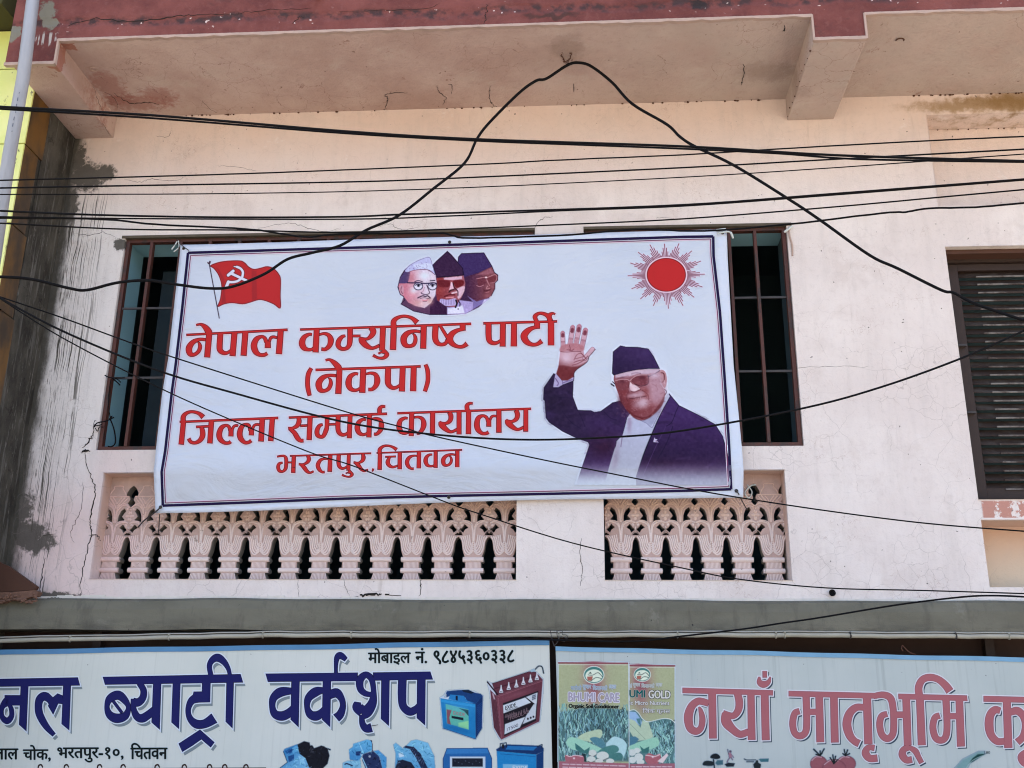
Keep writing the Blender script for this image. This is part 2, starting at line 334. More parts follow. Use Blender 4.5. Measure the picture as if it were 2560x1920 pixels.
MAT['shutter'] = (lambda m: (m.col(m.mix(m.ramp(m.noise(7, 6, 0.7, m.mapping((1, 1, 2.0))), 0.44, 0.66), (0.034, 0.021, 0.016), (0.066, 0.052, 0.044))), m.bump(m.noise(60, 4), 0.3, 0.004), m.m)[-1])(NM('dusty_dark_wood', 0.7, 0.3))
MAT['brownwood'] = simple('dark_brown_wood', (0.036, 0.022, 0.017), 0.6, 0.25, 14, bump=0.2)
MAT['cable'] = simple('black_cable_sheath', (0.005, 0.005, 0.006), 0.7, 0.4, 14, spec=0.1)
MAT['pvc'] = (lambda m: (m.col(m.mix(m.ramp(m.noise(3, 5, 0.6, m.mapping((4, 4, 0.6))), 0.35, 0.75), (0.34, 0.345, 0.355), (0.25, 0.25, 0.25))), m.m)[-1])(NM('grey_pvc', 0.45, 0.4))
MAT['conduit'] = simple('old_cream_conduit', (0.36, 0.34, 0.27), 0.7, 0.3, 9, bump=0.3)
MAT['black'] = simple('crack_shadow_dirt', (0.02, 0.017, 0.015), 0.95, 0.2, 30)
MAT['mud'] = simple('insect_mud', (0.09, 0.04, 0.025), 0.95, 0.3, 30)
MAT['brownpaint'] = simple('brown_painted_sheet', (0.075, 0.034, 0.022), 0.7, 0.12, 6, bump=0.15)
MAT['brick'] = simple('broken_brick_edge', (0.17, 0.095, 0.068), 0.95, 0.5, 25, bump=0.6)
MAT['ribbon'] = simple('white_ribbon', (0.55, 0.60, 0.58), 0.8, 0.1, 20)
MAT['asphalt'] = simple('dusty_asphalt', (0.24, 0.21, 0.17), 0.95, 0.2, 1.2, bump=0.4)
MAT['shopwall'] = simple('dark_shopfront_recess', (0.045, 0.026, 0.020), 0.85, 0.25, 8)
# ------------------------------------------------------------ the setting
bmg = MB().add([(-250, -250, 0), (250, -250, 0), (250, 250, 0), (-250, 250, 0)], [(0, 1, 2, 3)])
tag(bmg.obj('ground', MAT['asphalt']), 'dusty asphalt street and ground', kind='structure')

# ------------------------------------------------------------ the pink building
BL = empty('concrete_building', (0, 0, 0), 'pink and white plastered building front with red slab edge and carved balustrades', 'building')
ZS = Z(1710, 255)                # underside of the upper slab
ZB = Z(2020, 300)                # underside of its beams
ZL = Z(1280, 1500)               # foot of the wall
XJ = X(188, 355)                 # where the neighbour's side wall meets the facade
XR = 5.2
YF = -0.86                       # front of the slab
win_z = (Z(1100, 1120), Z(1100, 579)); bal_z = (Z(1100, 1449), Z(1100, 1178))
W1 = (X(276, 860), X(1336, 850)); W2 = (X(1462, 850), X(1989, 850))
B1 = (X(242, 1310), X(1291, 1320)); B2 = (X(1510, 1320), X(1971, 1310))
holes = [dict(x=W1, z=win_z, d=0.10, back=False), dict(x=W2, z=win_z, d=0.10, back=False),
         dict(x=B1, z=bal_z, d=0.24, back=False), dict(x=B2, z=bal_z, d=0.24, back=False),
         dict(x=(X(2400, 900), 4.6), z=(Z(2450, 1249), Z(2450, 616)), d=0.22, back=False),
         dict(x=(X(2331, 400), 4.6), z=(Z(2400, 514), Z(2400, 285)), d=0.19, back=True),
         dict(x=(X(2463, 1380), 4.6), z=(Z(2500, 1468), Z(2500, 1299)), d=0.24, back=True)]
def wall_mesh():
    xs = sorted({XJ-0.02, XR} | {v for h in holes for v in h['x']}); zs = sorted({ZL-0.1, ZS+0.3} | {v for h in holes for v in h['z']})
    mb = MB()
    for i in range(len(xs)-1):
        for j in range(len(zs)-1):
            cx, cz = (xs[i]+xs[i+1])/2, (zs[j]+zs[j+1])/2
            if any(h['x'][0] < cx < h['x'][1] and h['z'][0] < cz < h['z'][1] for h in holes): continue
            mb.add([(xs[i], 0, zs[j]), (xs[i+1], 0, zs[j]), (xs[i+1], 0, zs[j+1]), (xs[i], 0, zs[j+1])], [(0, 1, 2, 3)])
    for h in holes:
        (a, b), (c, d), e = h['x'], h['z'], h['d']
        mb.add([(a, 0, c), (a, 0, d), (a, e, d), (a, e, c)], [(0, 1, 2, 3)]); mb.add([(b, 0, c), (b, e, c), (b, e, d), (b, 0, d)], [(0, 1, 2, 3)])
        mb.add([(a, 0, d), (b, 0, d), (b, e, d), (a, e, d)], [(0, 1, 2, 3)]); mb.add([(a, 0, c), (a, e, c), (b, e, c), (b, 0, c)], [(0, 1, 2, 3)])
        if h['back']: mb.add([(a, e, c), (b, e, c), (b, e, d), (a, e, d)], [(0, 1, 2, 3)])
    me = mb.mesh('wall'); bm = bmesh.new(); bm.from_mesh(me); bmesh.ops.remove_doubles(bm, verts=bm.verts, dist=1e-5)
    # uneven, hand-trowelled arrises: soften them a little
    ed = [e for e in bm.edges if len(e.link_faces) == 2 and e.calc_face_angle(0) > 0.8]
    bmesh.ops.bevel(bm, geom=ed, offset=0.006, segments=2, affect='EDGES', profile=0.5)
    bm.to_mesh(me); bm.free(); return me
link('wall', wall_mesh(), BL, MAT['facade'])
# shell that closes the rooms: back, sides, floor and the roof above
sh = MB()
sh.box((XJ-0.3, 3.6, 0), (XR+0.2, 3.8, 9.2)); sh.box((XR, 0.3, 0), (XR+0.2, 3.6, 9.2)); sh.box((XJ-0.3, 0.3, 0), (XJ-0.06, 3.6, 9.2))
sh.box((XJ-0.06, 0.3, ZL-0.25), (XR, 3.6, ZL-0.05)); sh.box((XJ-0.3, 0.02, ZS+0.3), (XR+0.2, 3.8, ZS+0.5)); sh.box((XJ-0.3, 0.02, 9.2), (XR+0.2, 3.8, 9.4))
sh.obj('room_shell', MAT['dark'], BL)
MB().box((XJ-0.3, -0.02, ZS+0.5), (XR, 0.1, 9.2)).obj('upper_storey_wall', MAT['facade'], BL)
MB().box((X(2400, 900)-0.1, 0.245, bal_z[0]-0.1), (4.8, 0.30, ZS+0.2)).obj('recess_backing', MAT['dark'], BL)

# upper slab, beams and red edge
XL = float(P(18, 130, YF)[0])
slab = MB()
nseg = 60
for i in range(nseg):
    a = XL + (XR-XL)*i/nseg; b = XL + (XR-XL)*(i+1)/nseg
    slab.add([(a, -0.0005, ZS), (b, -0.0005, ZS), (b, YF+0.015, ZS+0.004), (a, YF+0.015, ZS+0.004)], [(0, 1, 2, 3)])
slab.obj('slab_underside', MAT['soffit'], BL)
beams = [(float(P(188, 352)[0]), float(P(283, 354)[0])), (float(P(1968, 305)[0]), float(P(2084, 297)[0]))]
for k, (a, b) in enumerate(beams):
    mb = MB(); mb.box((a, YF+0.015, ZB), (b, 0.0, ZS+0.03)); mb.obj('beam', MAT['soffit'], BL, bevel=0.006)
def fascia_band(z0f, z1, y0, y1, name, mat):
    mb = MB(); edges = [XL, float(beams[0][1]), float(beams[1][0])-0.0, float(beams[1][1]), XR]
    lows = [ZB, ZS, ZB, ZS]
    for i in range(4):
        lo = lows[i] + z0f; a, b = edges[i], edges[i+1]
        mb.box((a, y0, lo), (b, y1, (lows[i]+z1) if z1 < 1 else z1))
    return mb.obj(name, mat, BL)
fascia_band(0.013, 9.0, YF, YF+0.0125, 'red_slab_edge', MAT['fascia'])
# cream drip edge: ragged strip under the red paint
mb = MB()
def strip(a, b, z, wob=0.004):
    n = max(2, int((b-a)/0.05)); pts = [(a+(b-a)*i/n) for i in range(n+1)]
    hs = [z-0.003+random.uniform(-wob, wob)*1.4 for _ in pts]
    for i in range(n):
        x0, x1 = pts[i], pts[i+1]; l0, l1 = hs[i], hs[i+1]; f = YF-0.012
        vs = [(x0, f, l0), (x1, f, l1), (x1, f, z+0.015), (x0, f, z+0.015), (x0, YF+0.020, l0+0.004), (x1, YF+0.020, l1+0.004)]
        mb.add(vs, [(0, 1, 2, 3), (0, 4, 5, 1)])
        mb.add([(x0, f, z+0.015), (x1, f, z+0.015), (x1, YF+0.001, z+0.026), (x0, YF+0.001, z+0.017)], [(0, 1, 2, 3)])
strip(XL, beams[0][1], ZB); strip(beams[0][1], beams[1][0], ZS); strip(beams[1][0], beams[1][1], ZB); strip(beams[1][1], XR, ZS)
for xx in (beams[0][1], beams[1][0], beams[1][1]):
    mb.box((xx-0.006, YF-0.011, ZB-0.002), (xx+0.006, YF+0.0122, ZS+0.012))
mb.obj('drip_edge', MAT['cream'], BL)

# lower ledge (front strip of the first-floor slab)
LT, LB = ZL, Z(1280, 1579, -0.11)
prof = [(0.0, LT+0.0), (-0.03, LT-0.002), (-0.075, LT-0.02), (-0.098, LT-0.07), (-0.11, LB+0.03), (-0.11, LB), (0.25, LB)]
mb = MB(); xs = np.linspace(XJ-0.8, XR, 90)
for i in range(len(xs)-1):
    for j in range(len(prof)-1):
        w0 = 0.003*math.sin(xs[i]*7+1.3)+0.003*math.sin(xs[i]*3.1); w1 = 0.003*math.sin(xs[i+1]*7+1.3)+0.003*math.sin(xs[i+1]*3.1)
        (ya, za), (yb, zb) = prof[j], prof[j+1]
        wa = (w0, w1) if 0 < j < 5 else (0, 0); wb = (w0, w1) if j+1 < 6 else (0, 0)
        mb.add([(xs[i], ya, za+wa[0]), (xs[i+1], ya, za+wa[1]), (xs[i+1], yb, zb+wb[1]), (xs[i], yb, zb+wb[0])], [(0, 1, 2, 3)])
mb.obj('ledge', MAT['ledge'], BL, smooth=True)
# white line of plaster left along the foot of the wall
mb = MB()
for i in range(150):
    a = XJ-0.3 + i*0.05
    h0 = 0.012+random.uniform(-0.004, 0.010)*(1 if a < -1 else 0.5)
    mb.box((a, -0.006, LT-0.004), (a+0.0495, 0.004, LT+h0))
mb.obj('plaster_lip', simple('plaster_lip_white', (0.66, 0.62, 0.56), 0.9, 0.15, 20, bump=0.4), BL)
# recess above and behind the shop signs, wall below
mb = MB(); mb.box((XJ-0.8, 0.12, 0), (XR, 0.25, LB-0.001)); mb.obj('shopfront_wall', MAT['shopwall'], BL)
for xx in (X(2466, 1600, 0.1), X(250, 1600, 0.1)):
    MB().box((xx-0.025, 0.06, 0), (xx+0.025, 0.119, LB-0.002)).obj('shopfront_post', MAT['brownwood'], BL)

# rooms: teal window linings
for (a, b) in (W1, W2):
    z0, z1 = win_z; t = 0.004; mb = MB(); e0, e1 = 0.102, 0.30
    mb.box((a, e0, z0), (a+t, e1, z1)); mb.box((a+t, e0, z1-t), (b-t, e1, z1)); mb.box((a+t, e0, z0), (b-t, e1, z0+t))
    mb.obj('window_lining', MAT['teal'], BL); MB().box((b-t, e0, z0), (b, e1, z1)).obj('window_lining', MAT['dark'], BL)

def grille(span, mull, bars, name, label):
    a, b = span; z0, z1 = win_z; y0, y1 = 0.02, 0.06; fw = 0.028
    g = empty(name, (a, 0, z0)); g.parent = BL; g.matrix_parent_inverse = Matrix.Identity(4); tag(g, label)
    g.location = (a, 0, z0)
    def ch(nm, mb, mat, bevel=0.0): return mb.obj(nm, mat, g, bevel=bevel)
    mb = MB(); mb.box((a+0.004, y0, z0+0.003), (a+fw, y1, z1-0.002)); mb.box((b-fw, y0, z0+0.003), (b-0.004, y1, z1-0.002))
    mb.box((a+fw, y0, z1-fw), (b-fw, y1, z1-0.004)); mb.box((a+fw, y0, z0+0.003), (b-fw, y1, z0+0.028))
    ch('frame', mb, MAT['rustframe'])
    for xm in mull: ch('mullion', MB().box((xm-0.010, y0-0.006, z0+0.029), (xm+0.010, y1-0.006, z1-fw-0.002)), MAT['rustframe'], 0.002)
    for zb in bars: ch('grille_bar', MB().box((a+fw, 0.036, zb-0.007), (b-fw, 0.046, zb+0.007)), MAT['barsteel'])
    return g
m1 = [X(349, 860, .03), X(424, 860, .03)]
while m1[-1] < W1[1]-0.25: m1.append(m1[-1]+(m1[1]-m1[0]))
m2 = [X(1905, 860, .03), X(1838, 860, .03)]
while m2[-1] > W2[0]+0.3: m2.append(m2[-1]-(m2[0]-m2[1]))
grille(W1, m1, [Z(360, 771, .04), Z(330, 945, .04)], 'window', 'window opening left of the banner with rusted red frame')
grille(W2, m2, [Z(1900, 744, .04), Z(1920, 928, .04)], 'window', 'window opening right of the banner with red frame')
# dark teal panel set just inside the left window
MB().box((X(400, 700, .3), 0.34, win_z[0]), (W1[1], 0.36, win_z[1]-0.1)).obj('inner_panel', simple('dark_teal_panel', (0.016, 0.028, 0.036), 0.9, 0.3, 4), BL)
# lintel lines above the windows
for a, b in ((W1[0]-0.02, W1[1]), (W2[0], W2[1]+0.03)):
    MB().box((a, -0.008, win_z[1]-0.006), (b, 0.03, win_z[1]+0.012)).obj('lintel_strip', simple('weathered_timber', (0.09, 0.075, 0.055), 0.85, 0.4, 18), BL)

# louvred window on the right
hx, hz = holes[4]['x'], holes[4]['z']
LV = empty('louvred_window', (hx[0], 0.1, hz[0])); LV.parent = BL; tag(LV, 'dark brown louvred timber window at the right edge')
mb = MB(); mb.box((hx[0]+0.002, 0.13, hz[0]+0.002), (hx[0]+0.05, 0.21, hz[1]-0.002)); mb.box((hx[0]+0.05, 0.13, hz[1]-0.05), (hx[1], 0.21, hz[1]-0.002)); mb.box((hx[0]+0.05, 0.13, hz[0]+0.002), (hx[1], 0.21, hz[0]+0.035))
mb.obj('frame', MAT['brownwood'], LV)
mb = MB(); mb.box((hx[0]+0.056, 0.15, hz[0]+0.04), (hx[0]+0.115, 0.19, hz[1]-0.056)); mb.box((hx[0]+0.116, 0.15, hz[1]-0.10), (hx[1], 0.19, hz[1]-0.056)); mb.box((hx[0]+0.116, 0.15, hz[0]+0.04), (hx[1], 0.19, hz[0]+0.10))
mb.obj('shutter_leaf', MAT['brownwood'], LV)
zt, zb_ = hz[1]-0.125, hz[0]+0.115; ns = 26; sx0 = hx[0]+0.12
me = MB().add([(0, 0.19, 0.026), (0, 0.197, 0.026), (0, 0.157, -0.024), (0, 0.15, -0.024), (1, 0.19, 0.026), (1, 0.197, 0.026), (1, 0.157, -0.024), (1, 0.15, -0.024)],
              [(0, 1, 2, 3), (4, 7, 6, 5), (0, 4, 5, 1), (1, 5, 6, 2), (2, 6, 7, 3), (3, 7, 4, 0)]).add([(x_, y_, z_) for x_ in (0.06, 1.0) for y_ in (0.143, 0.1495) for z_ in (-0.026, -0.016)], [(0, 1, 3, 2), (4, 6, 7, 5), (0, 4, 5, 1), (2, 3, 7, 6), (0, 2, 6, 4), (1, 5, 7, 3)]).mesh('slat')
me.materials.append(MAT['shutter']); me.materials.append((lambda m: (m.col(m.mix(m.ramp(m.noise(5, 6, 0.7), 0.40, 0.60), (0.05, 0.035, 0.03), (0.19, 0.175, 0.16))), m.m)[-1])(NM('dusty_slat_edge', 0.8, 0.2)))
for p in me.polygons: p.material_index = 1 if p.index > 5 else 0
for i in range(ns):
    o = link('slat', me, LV); o.matrix_parent_inverse = Matrix.Identity(4)
    zz = zt + (zb_-zt)*i/(ns-1)
    o.location = (sx0-hx[0], 0.0-0.1+random.uniform(-.003, .003), zz-hz[0]); o.scale = (hx[1]-sx0, 1, 1); o.rotation_euler = (0, random.uniform(-.003, .003), 0)
    if i % 1 == 0:
        pass
for zz in (hz[0]+0.35*(hz[1]-hz[0]), hz[0]+0.62*(hz[1]-hz[0])):
    MB().box((hx[0]+0.047, 0.118, zz-0.006), (hx[0]+0.10, 0.149, zz+0.006)).obj('hinge', MAT['barsteel'], LV)
mb = MB().box((hx[0]+0.002, 0.04, hz[1]-0.03), (hx[1], 0.129, hz[1]-0.0025)).obj('head_board', MAT['brownpaint'], LV)

# ------------------------------------------------------------ carved balusters
def baluster_mesh():
    Hh = 1385.0; kz = (bal_z[1]-bal_z[0])/Hh; kx = (X(1260, 1445, .16)-X(268, 1445, .16))/13/405.0
    f = lambda u, y: (u*kx, (1555-y)*kz)
    right = [(142, 1555), (120, 1520), (102, 1480), (92, 1450), (94, 1442), (130, 1436), (143, 1408), (130, 1380), (105, 1372), (103, 1305), (128, 1297), (138, 1268), (128, 1240), (112, 1230),
             (128, 1190), (143, 1140), (150, 1080), (158, 1035), (175, 995), (200, 978), (202.5, 955), (150, 955), (172, 908), (202.5, 932), (202.5, 588), (148, 525), (178, 480), (168, 437), (118, 430), (125, 380), (160, 320), (202.5, 287), (202.5, 170)]
    outer = [f(*p) for p in right] + [f(-u, y) for u, y in right[::-1]]
    kid = [(118, 596), (70, 630), (44, 700), (40, 778), (116, 776), (130, 748), (92, 705), (112, 672), (138, 636)]
    dia = [(120, 812), (74, 856), (116, 882), (138, 922), (188, 882), (156, 860)]
    cu = D.curves.new('b', 'CURVE'); cu.dimensions = '2D'; cu.fill_mode = 'BOTH'; cu.extrude = 0.034; cu.bevel_depth = 0.0035; cu.bevel_resolution = 1; cu.offset = -0.0035
    loops = [outer] + [[f(*p) for p in q] for q in (kid, dia)] + [[f(-u, y) for u, y in q] for q in (kid, dia)]
    for lp in loops:
        s = cu.splines.new('POLY'); s.points.add(len(lp)-1); s.use_cyclic_u = True
        for q, (a, b) in zip(s.points, lp): q.co = (a, b, 0, 1)
    o = D.objects.new('b', cu); C.objects.link(o); bpy.context.view_layer.update()
    me = D.meshes.new_from_object(o.evaluated_get(bpy.context.evaluated_depsgraph_get())); C.objects.unlink(o)
    vs = [(v.co[0], -v.co[2], v.co[1]) for v in me.vertices]; fs = [tuple(p.vertices) for p in me.polygons]
    mb = MB(); mb.add(vs, fs); F = -0.0355
    def ridge(pts, r=0.0042, dd=-0.0015, n=6):
        for sg in (1, -1):
            q = catmull([(u*sg, y) for u, y in pts], 4); mb.tube([(f(a, b)[0], F+dd, f(a, b)[1]) for a, b in q], r*1.3, n)
    # tulip ridges
    for k in range(5):
        t = 23*k
        ridge([(172-t*1.25, 975-6*k), (140-t*1.0, 1040-4*k), (128-t*1.02, 1120-10*k), (100-t*.95, 1185-20*k), (62-t*.5, 1205-24*k), (25, 1180-26*k), (4, 1150-26*k)], 0.0040)
    ridge([(4, 1040), (14, 900), (34, 830), (80, 795), (140, 782), (190, 800)], 0.0045)
    ridge([(2, 960), (10, 880), (24, 815), (70, 775), (150, 765)], 0.0030)
    ridge([(2, 790), (14, 690), (30, 620), (80, 565), (140, 552), (190, 590)], 0.0048)
    ridge([(2, 740), (10, 660), (22, 605), (70, 545), (120, 530)], 0.003)
    ridge([(4, 600), (40, 530), (105, 450)], 0.004); ridge([(2, 540), (20, 500), (60, 450)], 0.003); ridge([(30, 570), (90, 520), (150, 450)], 0.003)
    ridge([(0, 440), (80, 437), (160, 437)], 0.0035); ridge([(118, 425), (95, 380), (60, 330), (60, 300), (0, 292)], 0.003)
    # rosettes (half on each side) and scrolls
    def petal(u, y, r, ru=1.0, rz=1.0):
        for sg in (1, -1):
            c = f(u*sg, y); mb.ball((c[0], F, c[1]), (r*ru, 0.007, r*rz), 8, 6)
    petal(168, 700, 0.013, 1.25, .75); petal(188, 658, 0.011, .8, 1.1); petal(188, 742, 0.011, .8, 1.1); petal(196, 700, .007)
    petal(160, 603, 0.0095); petal(160, 822, 0.0095); petal(196, 612, .008, .8, 1); petal(194, 870, .006, .7, 2.2)
    # rings
    for y in (1408, 1268):
        a = f(-134, y); b = f(134, y); n = 10
        mb.tube([(a[0]+(b[0]-a[0])*i/n, F+0.003, a[1]) for i in range(n+1)], 32*kz*1.0, 10)
    for i in range(11):
        u = -80+16*i
        mb.tube([(f(u, 1375)[0], F, f(u, 1375)[1]), (f(u, 1302)[0], F, f(u, 1302)[1])], 0.0030, 5)
        mb.tube([(f(u*1.35, 1553)[0], F, f(u, 1553)[1]), (f(u*1.05, 1445)[0], F, f(u, 1445)[1])], 0.0034, 5)
    D.meshes.remove(me)
    m = mb.mesh('baluster'); nf = len(fs)
    for q in (MAT['baluster'], MAT['baluster_groove_shade'], MAT['baluster_side']): m.materials.append(q)
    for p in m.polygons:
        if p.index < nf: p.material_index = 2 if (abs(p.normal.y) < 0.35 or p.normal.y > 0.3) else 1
    return m
MAT['baluster_groove_shade'] = simple('shaded_pink_ground_coat', (0.47, 0.335, 0.295), 0.95, 0.25, 20, bump=0.4); MAT['baluster_side'] = simple('unpainted_cement_side', (0.22, 0.20, 0.175), 0.95, 0.3, 20, bump=0.4)  # darker plate behind the ridges stands in for shade in the carved grooves
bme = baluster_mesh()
for (span, p0, p1, n, lab) in ((B1, 268, 1260, 14, 'long carved balustrade under the left part of the banner'), (B2, 1554, 1937, 6, 'short carved balustrade under the right end of the banner')):
    g = empty('balustrade', (span[0], 0.16, bal_z[0])); g.parent = BL; tag(g, lab)
    xa, xb = X(p0, 1445, .125), X(p1, 1445, .125)
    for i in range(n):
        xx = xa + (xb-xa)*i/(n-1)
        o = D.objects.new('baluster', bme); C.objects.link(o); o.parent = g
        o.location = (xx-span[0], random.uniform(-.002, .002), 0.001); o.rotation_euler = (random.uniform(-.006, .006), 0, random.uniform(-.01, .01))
# ------------------------------------------------------------ cracks, mud dots and other marks with real relief
def crack(pts, w, plane='wall', name='crack', mat='black'):
    q = catmull([(*p, 0) for p in pts], 7)[:, :2]; q = q + rng.normal(0, 0.75+0.28*min(w, 3.5), q.shape)
    if plane == 'wall': pp = [P(a, b, -0.0005) for a, b in q]
    elif plane == 'ledge': pp = [P(a, b, -0.110) for a, b in q]
    elif plane == 'fascia': pp = [P(a, b, YF-0.0005) for a, b in q]
    else: pp = [PZ(a, b, plane-0.0005) for a, b in q]
    n = len(pp); rs = [w*0.0011*(0.35+0.65*math.sin(math.pi*min(1, max(0, (i+0.6)/n))))*random.uniform(.6, 1.3) for i in range(n)]
    return MB().tube(pp, rs, 5).obj(name, MAT[mat], BL)
for pts, wd in (([(213, 1122), (215, 1150), (232, 1200), (238, 1230), (228, 1280), (225, 1310), (229, 1330), (222, 1365), (208, 1420), (203, 1460), (201, 1490)], 3.2),
                ([(222, 1340), (240, 1338), (252, 1352)], 3.0), ([(208, 1205), (203, 1270), (190, 1300), (177, 1335), (187, 1358)], 1.5),
                ([(205, 1120), (222, 1105), (232, 1085), (238, 1050)], 4.0), ([(205, 1132), (214, 1125), (224, 1128)], 6),
                ([(113, 1392), (107, 1430), (98, 1478)], 2.6), ([(110, 1340), (138, 1336)], 2.2), ([(1050, 1446), (1052, 1468), (1049, 1492)], 2.6),
                ([(860, 1448), (864, 1470), (873, 1488)], 1.2), ([(746, 1448), (744, 1470), (748, 1492)], 1.0), ([(1454, 1346), (1450, 1390), (1456, 1420), (1452, 1466)], 1.6),
                ([(640, 575), (690, 562), (740, 561), (770, 570), (810, 579), (852, 572)], 1.3), ([(1336, 574), (1345, 555), (1362, 545), (1382, 542)], 1.6),
                ([(187, 583), (225, 588), (262, 582), (300, 598)], 1.3), ([(945, 568), (975, 560), (1000, 573), (1050, 568)], 1.2),
                ([(310, 448), (345, 455), (380, 447), (430, 452), (465, 442)], 1.2), ([(1640, 546), (1655, 543), (1700, 549)], 0.8), ([(1990, 920), (2060, 917), (2170, 917)], 0.9),
                ([(545, 415), (600, 418), (640, 428)], 1.0), ([(390, 340), (420, 343), (428, 325)], 1.0)):
    crack(pts, wd)
for pts, wd in (([(897, 1488), (925, 1486), (955, 1484)], 7), ([(962, 1485), (974, 1486)], 8), ([(974, 1488), (1003, 1491)], 2.5), ([(880, 1492), (897, 1491)], 2)):
    crack(pts, wd, name='plaster_gap')
for pts, wd in (([(957, 275), (966, 262), (969, 248), (966, 235), (1018, 231)], 2.2), ([(1105, 262), (1115, 243), (1098, 232), (1092, 214)], 1.8), ([(1128, 235), (1130, 215), (1122, 212)], 1.5),
                ([(1225, 217), (1222, 240), (1232, 262), (1245, 270)], 2.0), ([(1858, 160), (1860, 185), (1852, 210)], 2.2), ([(260, 230), (285, 245), (295, 270)], 1.3),
                ([(285, 235), (330, 258), (370, 256), (400, 262)], 2.0), ([(505, 253), (525, 272), (545, 283)], 1.0), ([(1960, 62), (1962, 75), (1955, 78)], 2), ([(1436, 210), (1434, 230)], 1.5)):
    crack(pts, wd, ZS)
crack([(232, 212), (245, 250), (262, 290)], 1.0, ZB); crack([(255, 305), (268, 328), (275, 340)], 1.2, ZB)
for pts, wd in (([(170, 65), (230, 48), (320, 52), (420, 45), (480, 38), (590, 36)], 3.0), ([(590, 36), (640, 28), (780, 20)], 1.6), ([(850, 30), (960, 26), (1070, 20), (1100, 8)], 1.4), ([(1217, 10), (1215, 35), (1211, 60)], 2.2), ([(730, 60), (745, 45), (760, 40)], 2)):
    crack(pts, wd, 'fascia')
# hook hole with rust on the slab, rod and the wire hanger that carries the arched cable
crack([(1402, 132), (1404, 142), (1411, 153), (1418, 160)], 3, ZS, 'rusty_wire', 'mud'); crack([(1428, 132), (1426, 144), (1420, 152), (1419, 160)], 3, ZS, 'rusty_wire', 'mud')
mb = MB(); 
c = PZ(234, 172, ZS); mb.tube([c+np.array([0.022*math.cos(t), 0.022*math.sin(t), -0.002]) for t in np.linspace(0.3, 5.6, 14)], 0.004, 6); mb.obj('fan_hook_hole', MAT['cream'], BL)
mb = MB(); c = PZ(2250, 100, ZS); mb.tube([c+np.array([0.024*math.cos(t), 0.018*math.sin(t), -0.002]) for t in np.linspace(3.0, 6.6, 10)], 0.004, 6); mb.obj('fan_hook_hole', MAT['mud'], BL)
mud = MB()
for i in range(70):
    px = random.choice([random.uniform(900, 1700), random.uniform(1700, 1950), random.uniform(2280, 2560), random.uniform(450, 900)])
    py = 255-(px-1710)*0.030+random.uniform(-1, 2); r = random.uniform(.003, .008)
    q = P(px, py, -0.004); mud.ball((q[0], q[1]-r*.3, ZS-r*.4-random.uniform(0, .004)), (r*random.uniform(.8, 1.8), r, r*.8), 6, 4)
for k in range(10):
    q = P(2000-k*3.4+random.uniform(-2, 2), 60+k*26, 0); y = YF+0.1+k*0.08
    mud.ball((beams[1][0]-0.002, y, ZB+random.uniform(0, .03)), random.uniform(.003, .007), 6, 4)
for k in range(9):
    mud.ball((X(2340+k*25+random.uniform(-8, 8), 325, .19), 0.186, holes[5]['z'][1]-0.004), random.uniform(.003, .006), 6, 4)
tag(mud.obj('insect_mud', MAT['mud'], BL), 'specks of insect mud along the slab joint', kind='stuff')
# outlet stub on the slab edge and pipe end low on the wall
q0 = P(797, -6, YF); mb = MB(); mb.tube([q0, q0+np.array([-0.005, -0.11, -0.03])], 0.017, 10); mb.obj('drain_stub', MAT['ledge'], BL, smooth=True)
q0 = P(2079, 1483, 0); mb = MB(); n = 14
ring = [q0+np.array([0.016*math.cos(t), -0.02, 0.016*math.sin(t)]) for t in np.linspace(0, 2*math.pi, n+1)]
mb.tube(ring, 0.004, 6); mb.tube([q0+np.array([0, 0.0, 0]), q0+np.array([0, -0.013, 0])], 0.014, 10); mb.obj('pipe_end', MAT['cable'], BL)
# loose mortar heap on the ledge at the left
mb = MB()
for i in range(12):
    px = 95+i*8; h = 14*math.sin(math.pi*min(1, (i+1.5)/12.5))**1.2
    q = P(px, 1502, -0.02); mb.ball((q[0], -0.012, q[2]-0.01), (0.018, 0.02, 0.003+h*0.0022), 8, 6)
mb.obj('mortar_heap', MAT['ledge'], BL, smooth=True)
# ------------------------------------------------------------ neighbouring building on the left
XS = XJ                                            # plane of its side wall
YN = float(PX(85, 230, XS)[1])                     # its front plane
NB = empty('tiled_building', (XS, YN, 0), 'neighbouring building with lime yellow tiled front and bare cement side wall', 'building')
m = NM('bare_cement_side', 0.92, 0.2); s = xz(m)
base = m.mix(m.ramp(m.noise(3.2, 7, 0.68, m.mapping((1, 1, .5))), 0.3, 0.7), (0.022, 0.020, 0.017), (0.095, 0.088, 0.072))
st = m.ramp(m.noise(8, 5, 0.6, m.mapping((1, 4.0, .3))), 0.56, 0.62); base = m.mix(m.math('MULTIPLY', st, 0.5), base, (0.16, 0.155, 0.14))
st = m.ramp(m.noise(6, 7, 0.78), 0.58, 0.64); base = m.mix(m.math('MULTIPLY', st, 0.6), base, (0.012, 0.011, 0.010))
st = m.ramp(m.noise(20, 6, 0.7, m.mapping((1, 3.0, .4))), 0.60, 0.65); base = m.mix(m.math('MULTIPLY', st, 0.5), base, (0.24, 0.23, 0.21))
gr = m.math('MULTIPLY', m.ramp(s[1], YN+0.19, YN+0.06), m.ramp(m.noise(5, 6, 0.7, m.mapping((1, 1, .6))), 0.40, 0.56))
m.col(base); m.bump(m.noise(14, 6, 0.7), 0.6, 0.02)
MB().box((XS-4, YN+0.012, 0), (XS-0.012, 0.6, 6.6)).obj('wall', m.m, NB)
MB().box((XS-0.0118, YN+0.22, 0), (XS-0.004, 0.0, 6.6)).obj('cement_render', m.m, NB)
mt = NM('lime_tile', 0.35, 0.45); sp = m
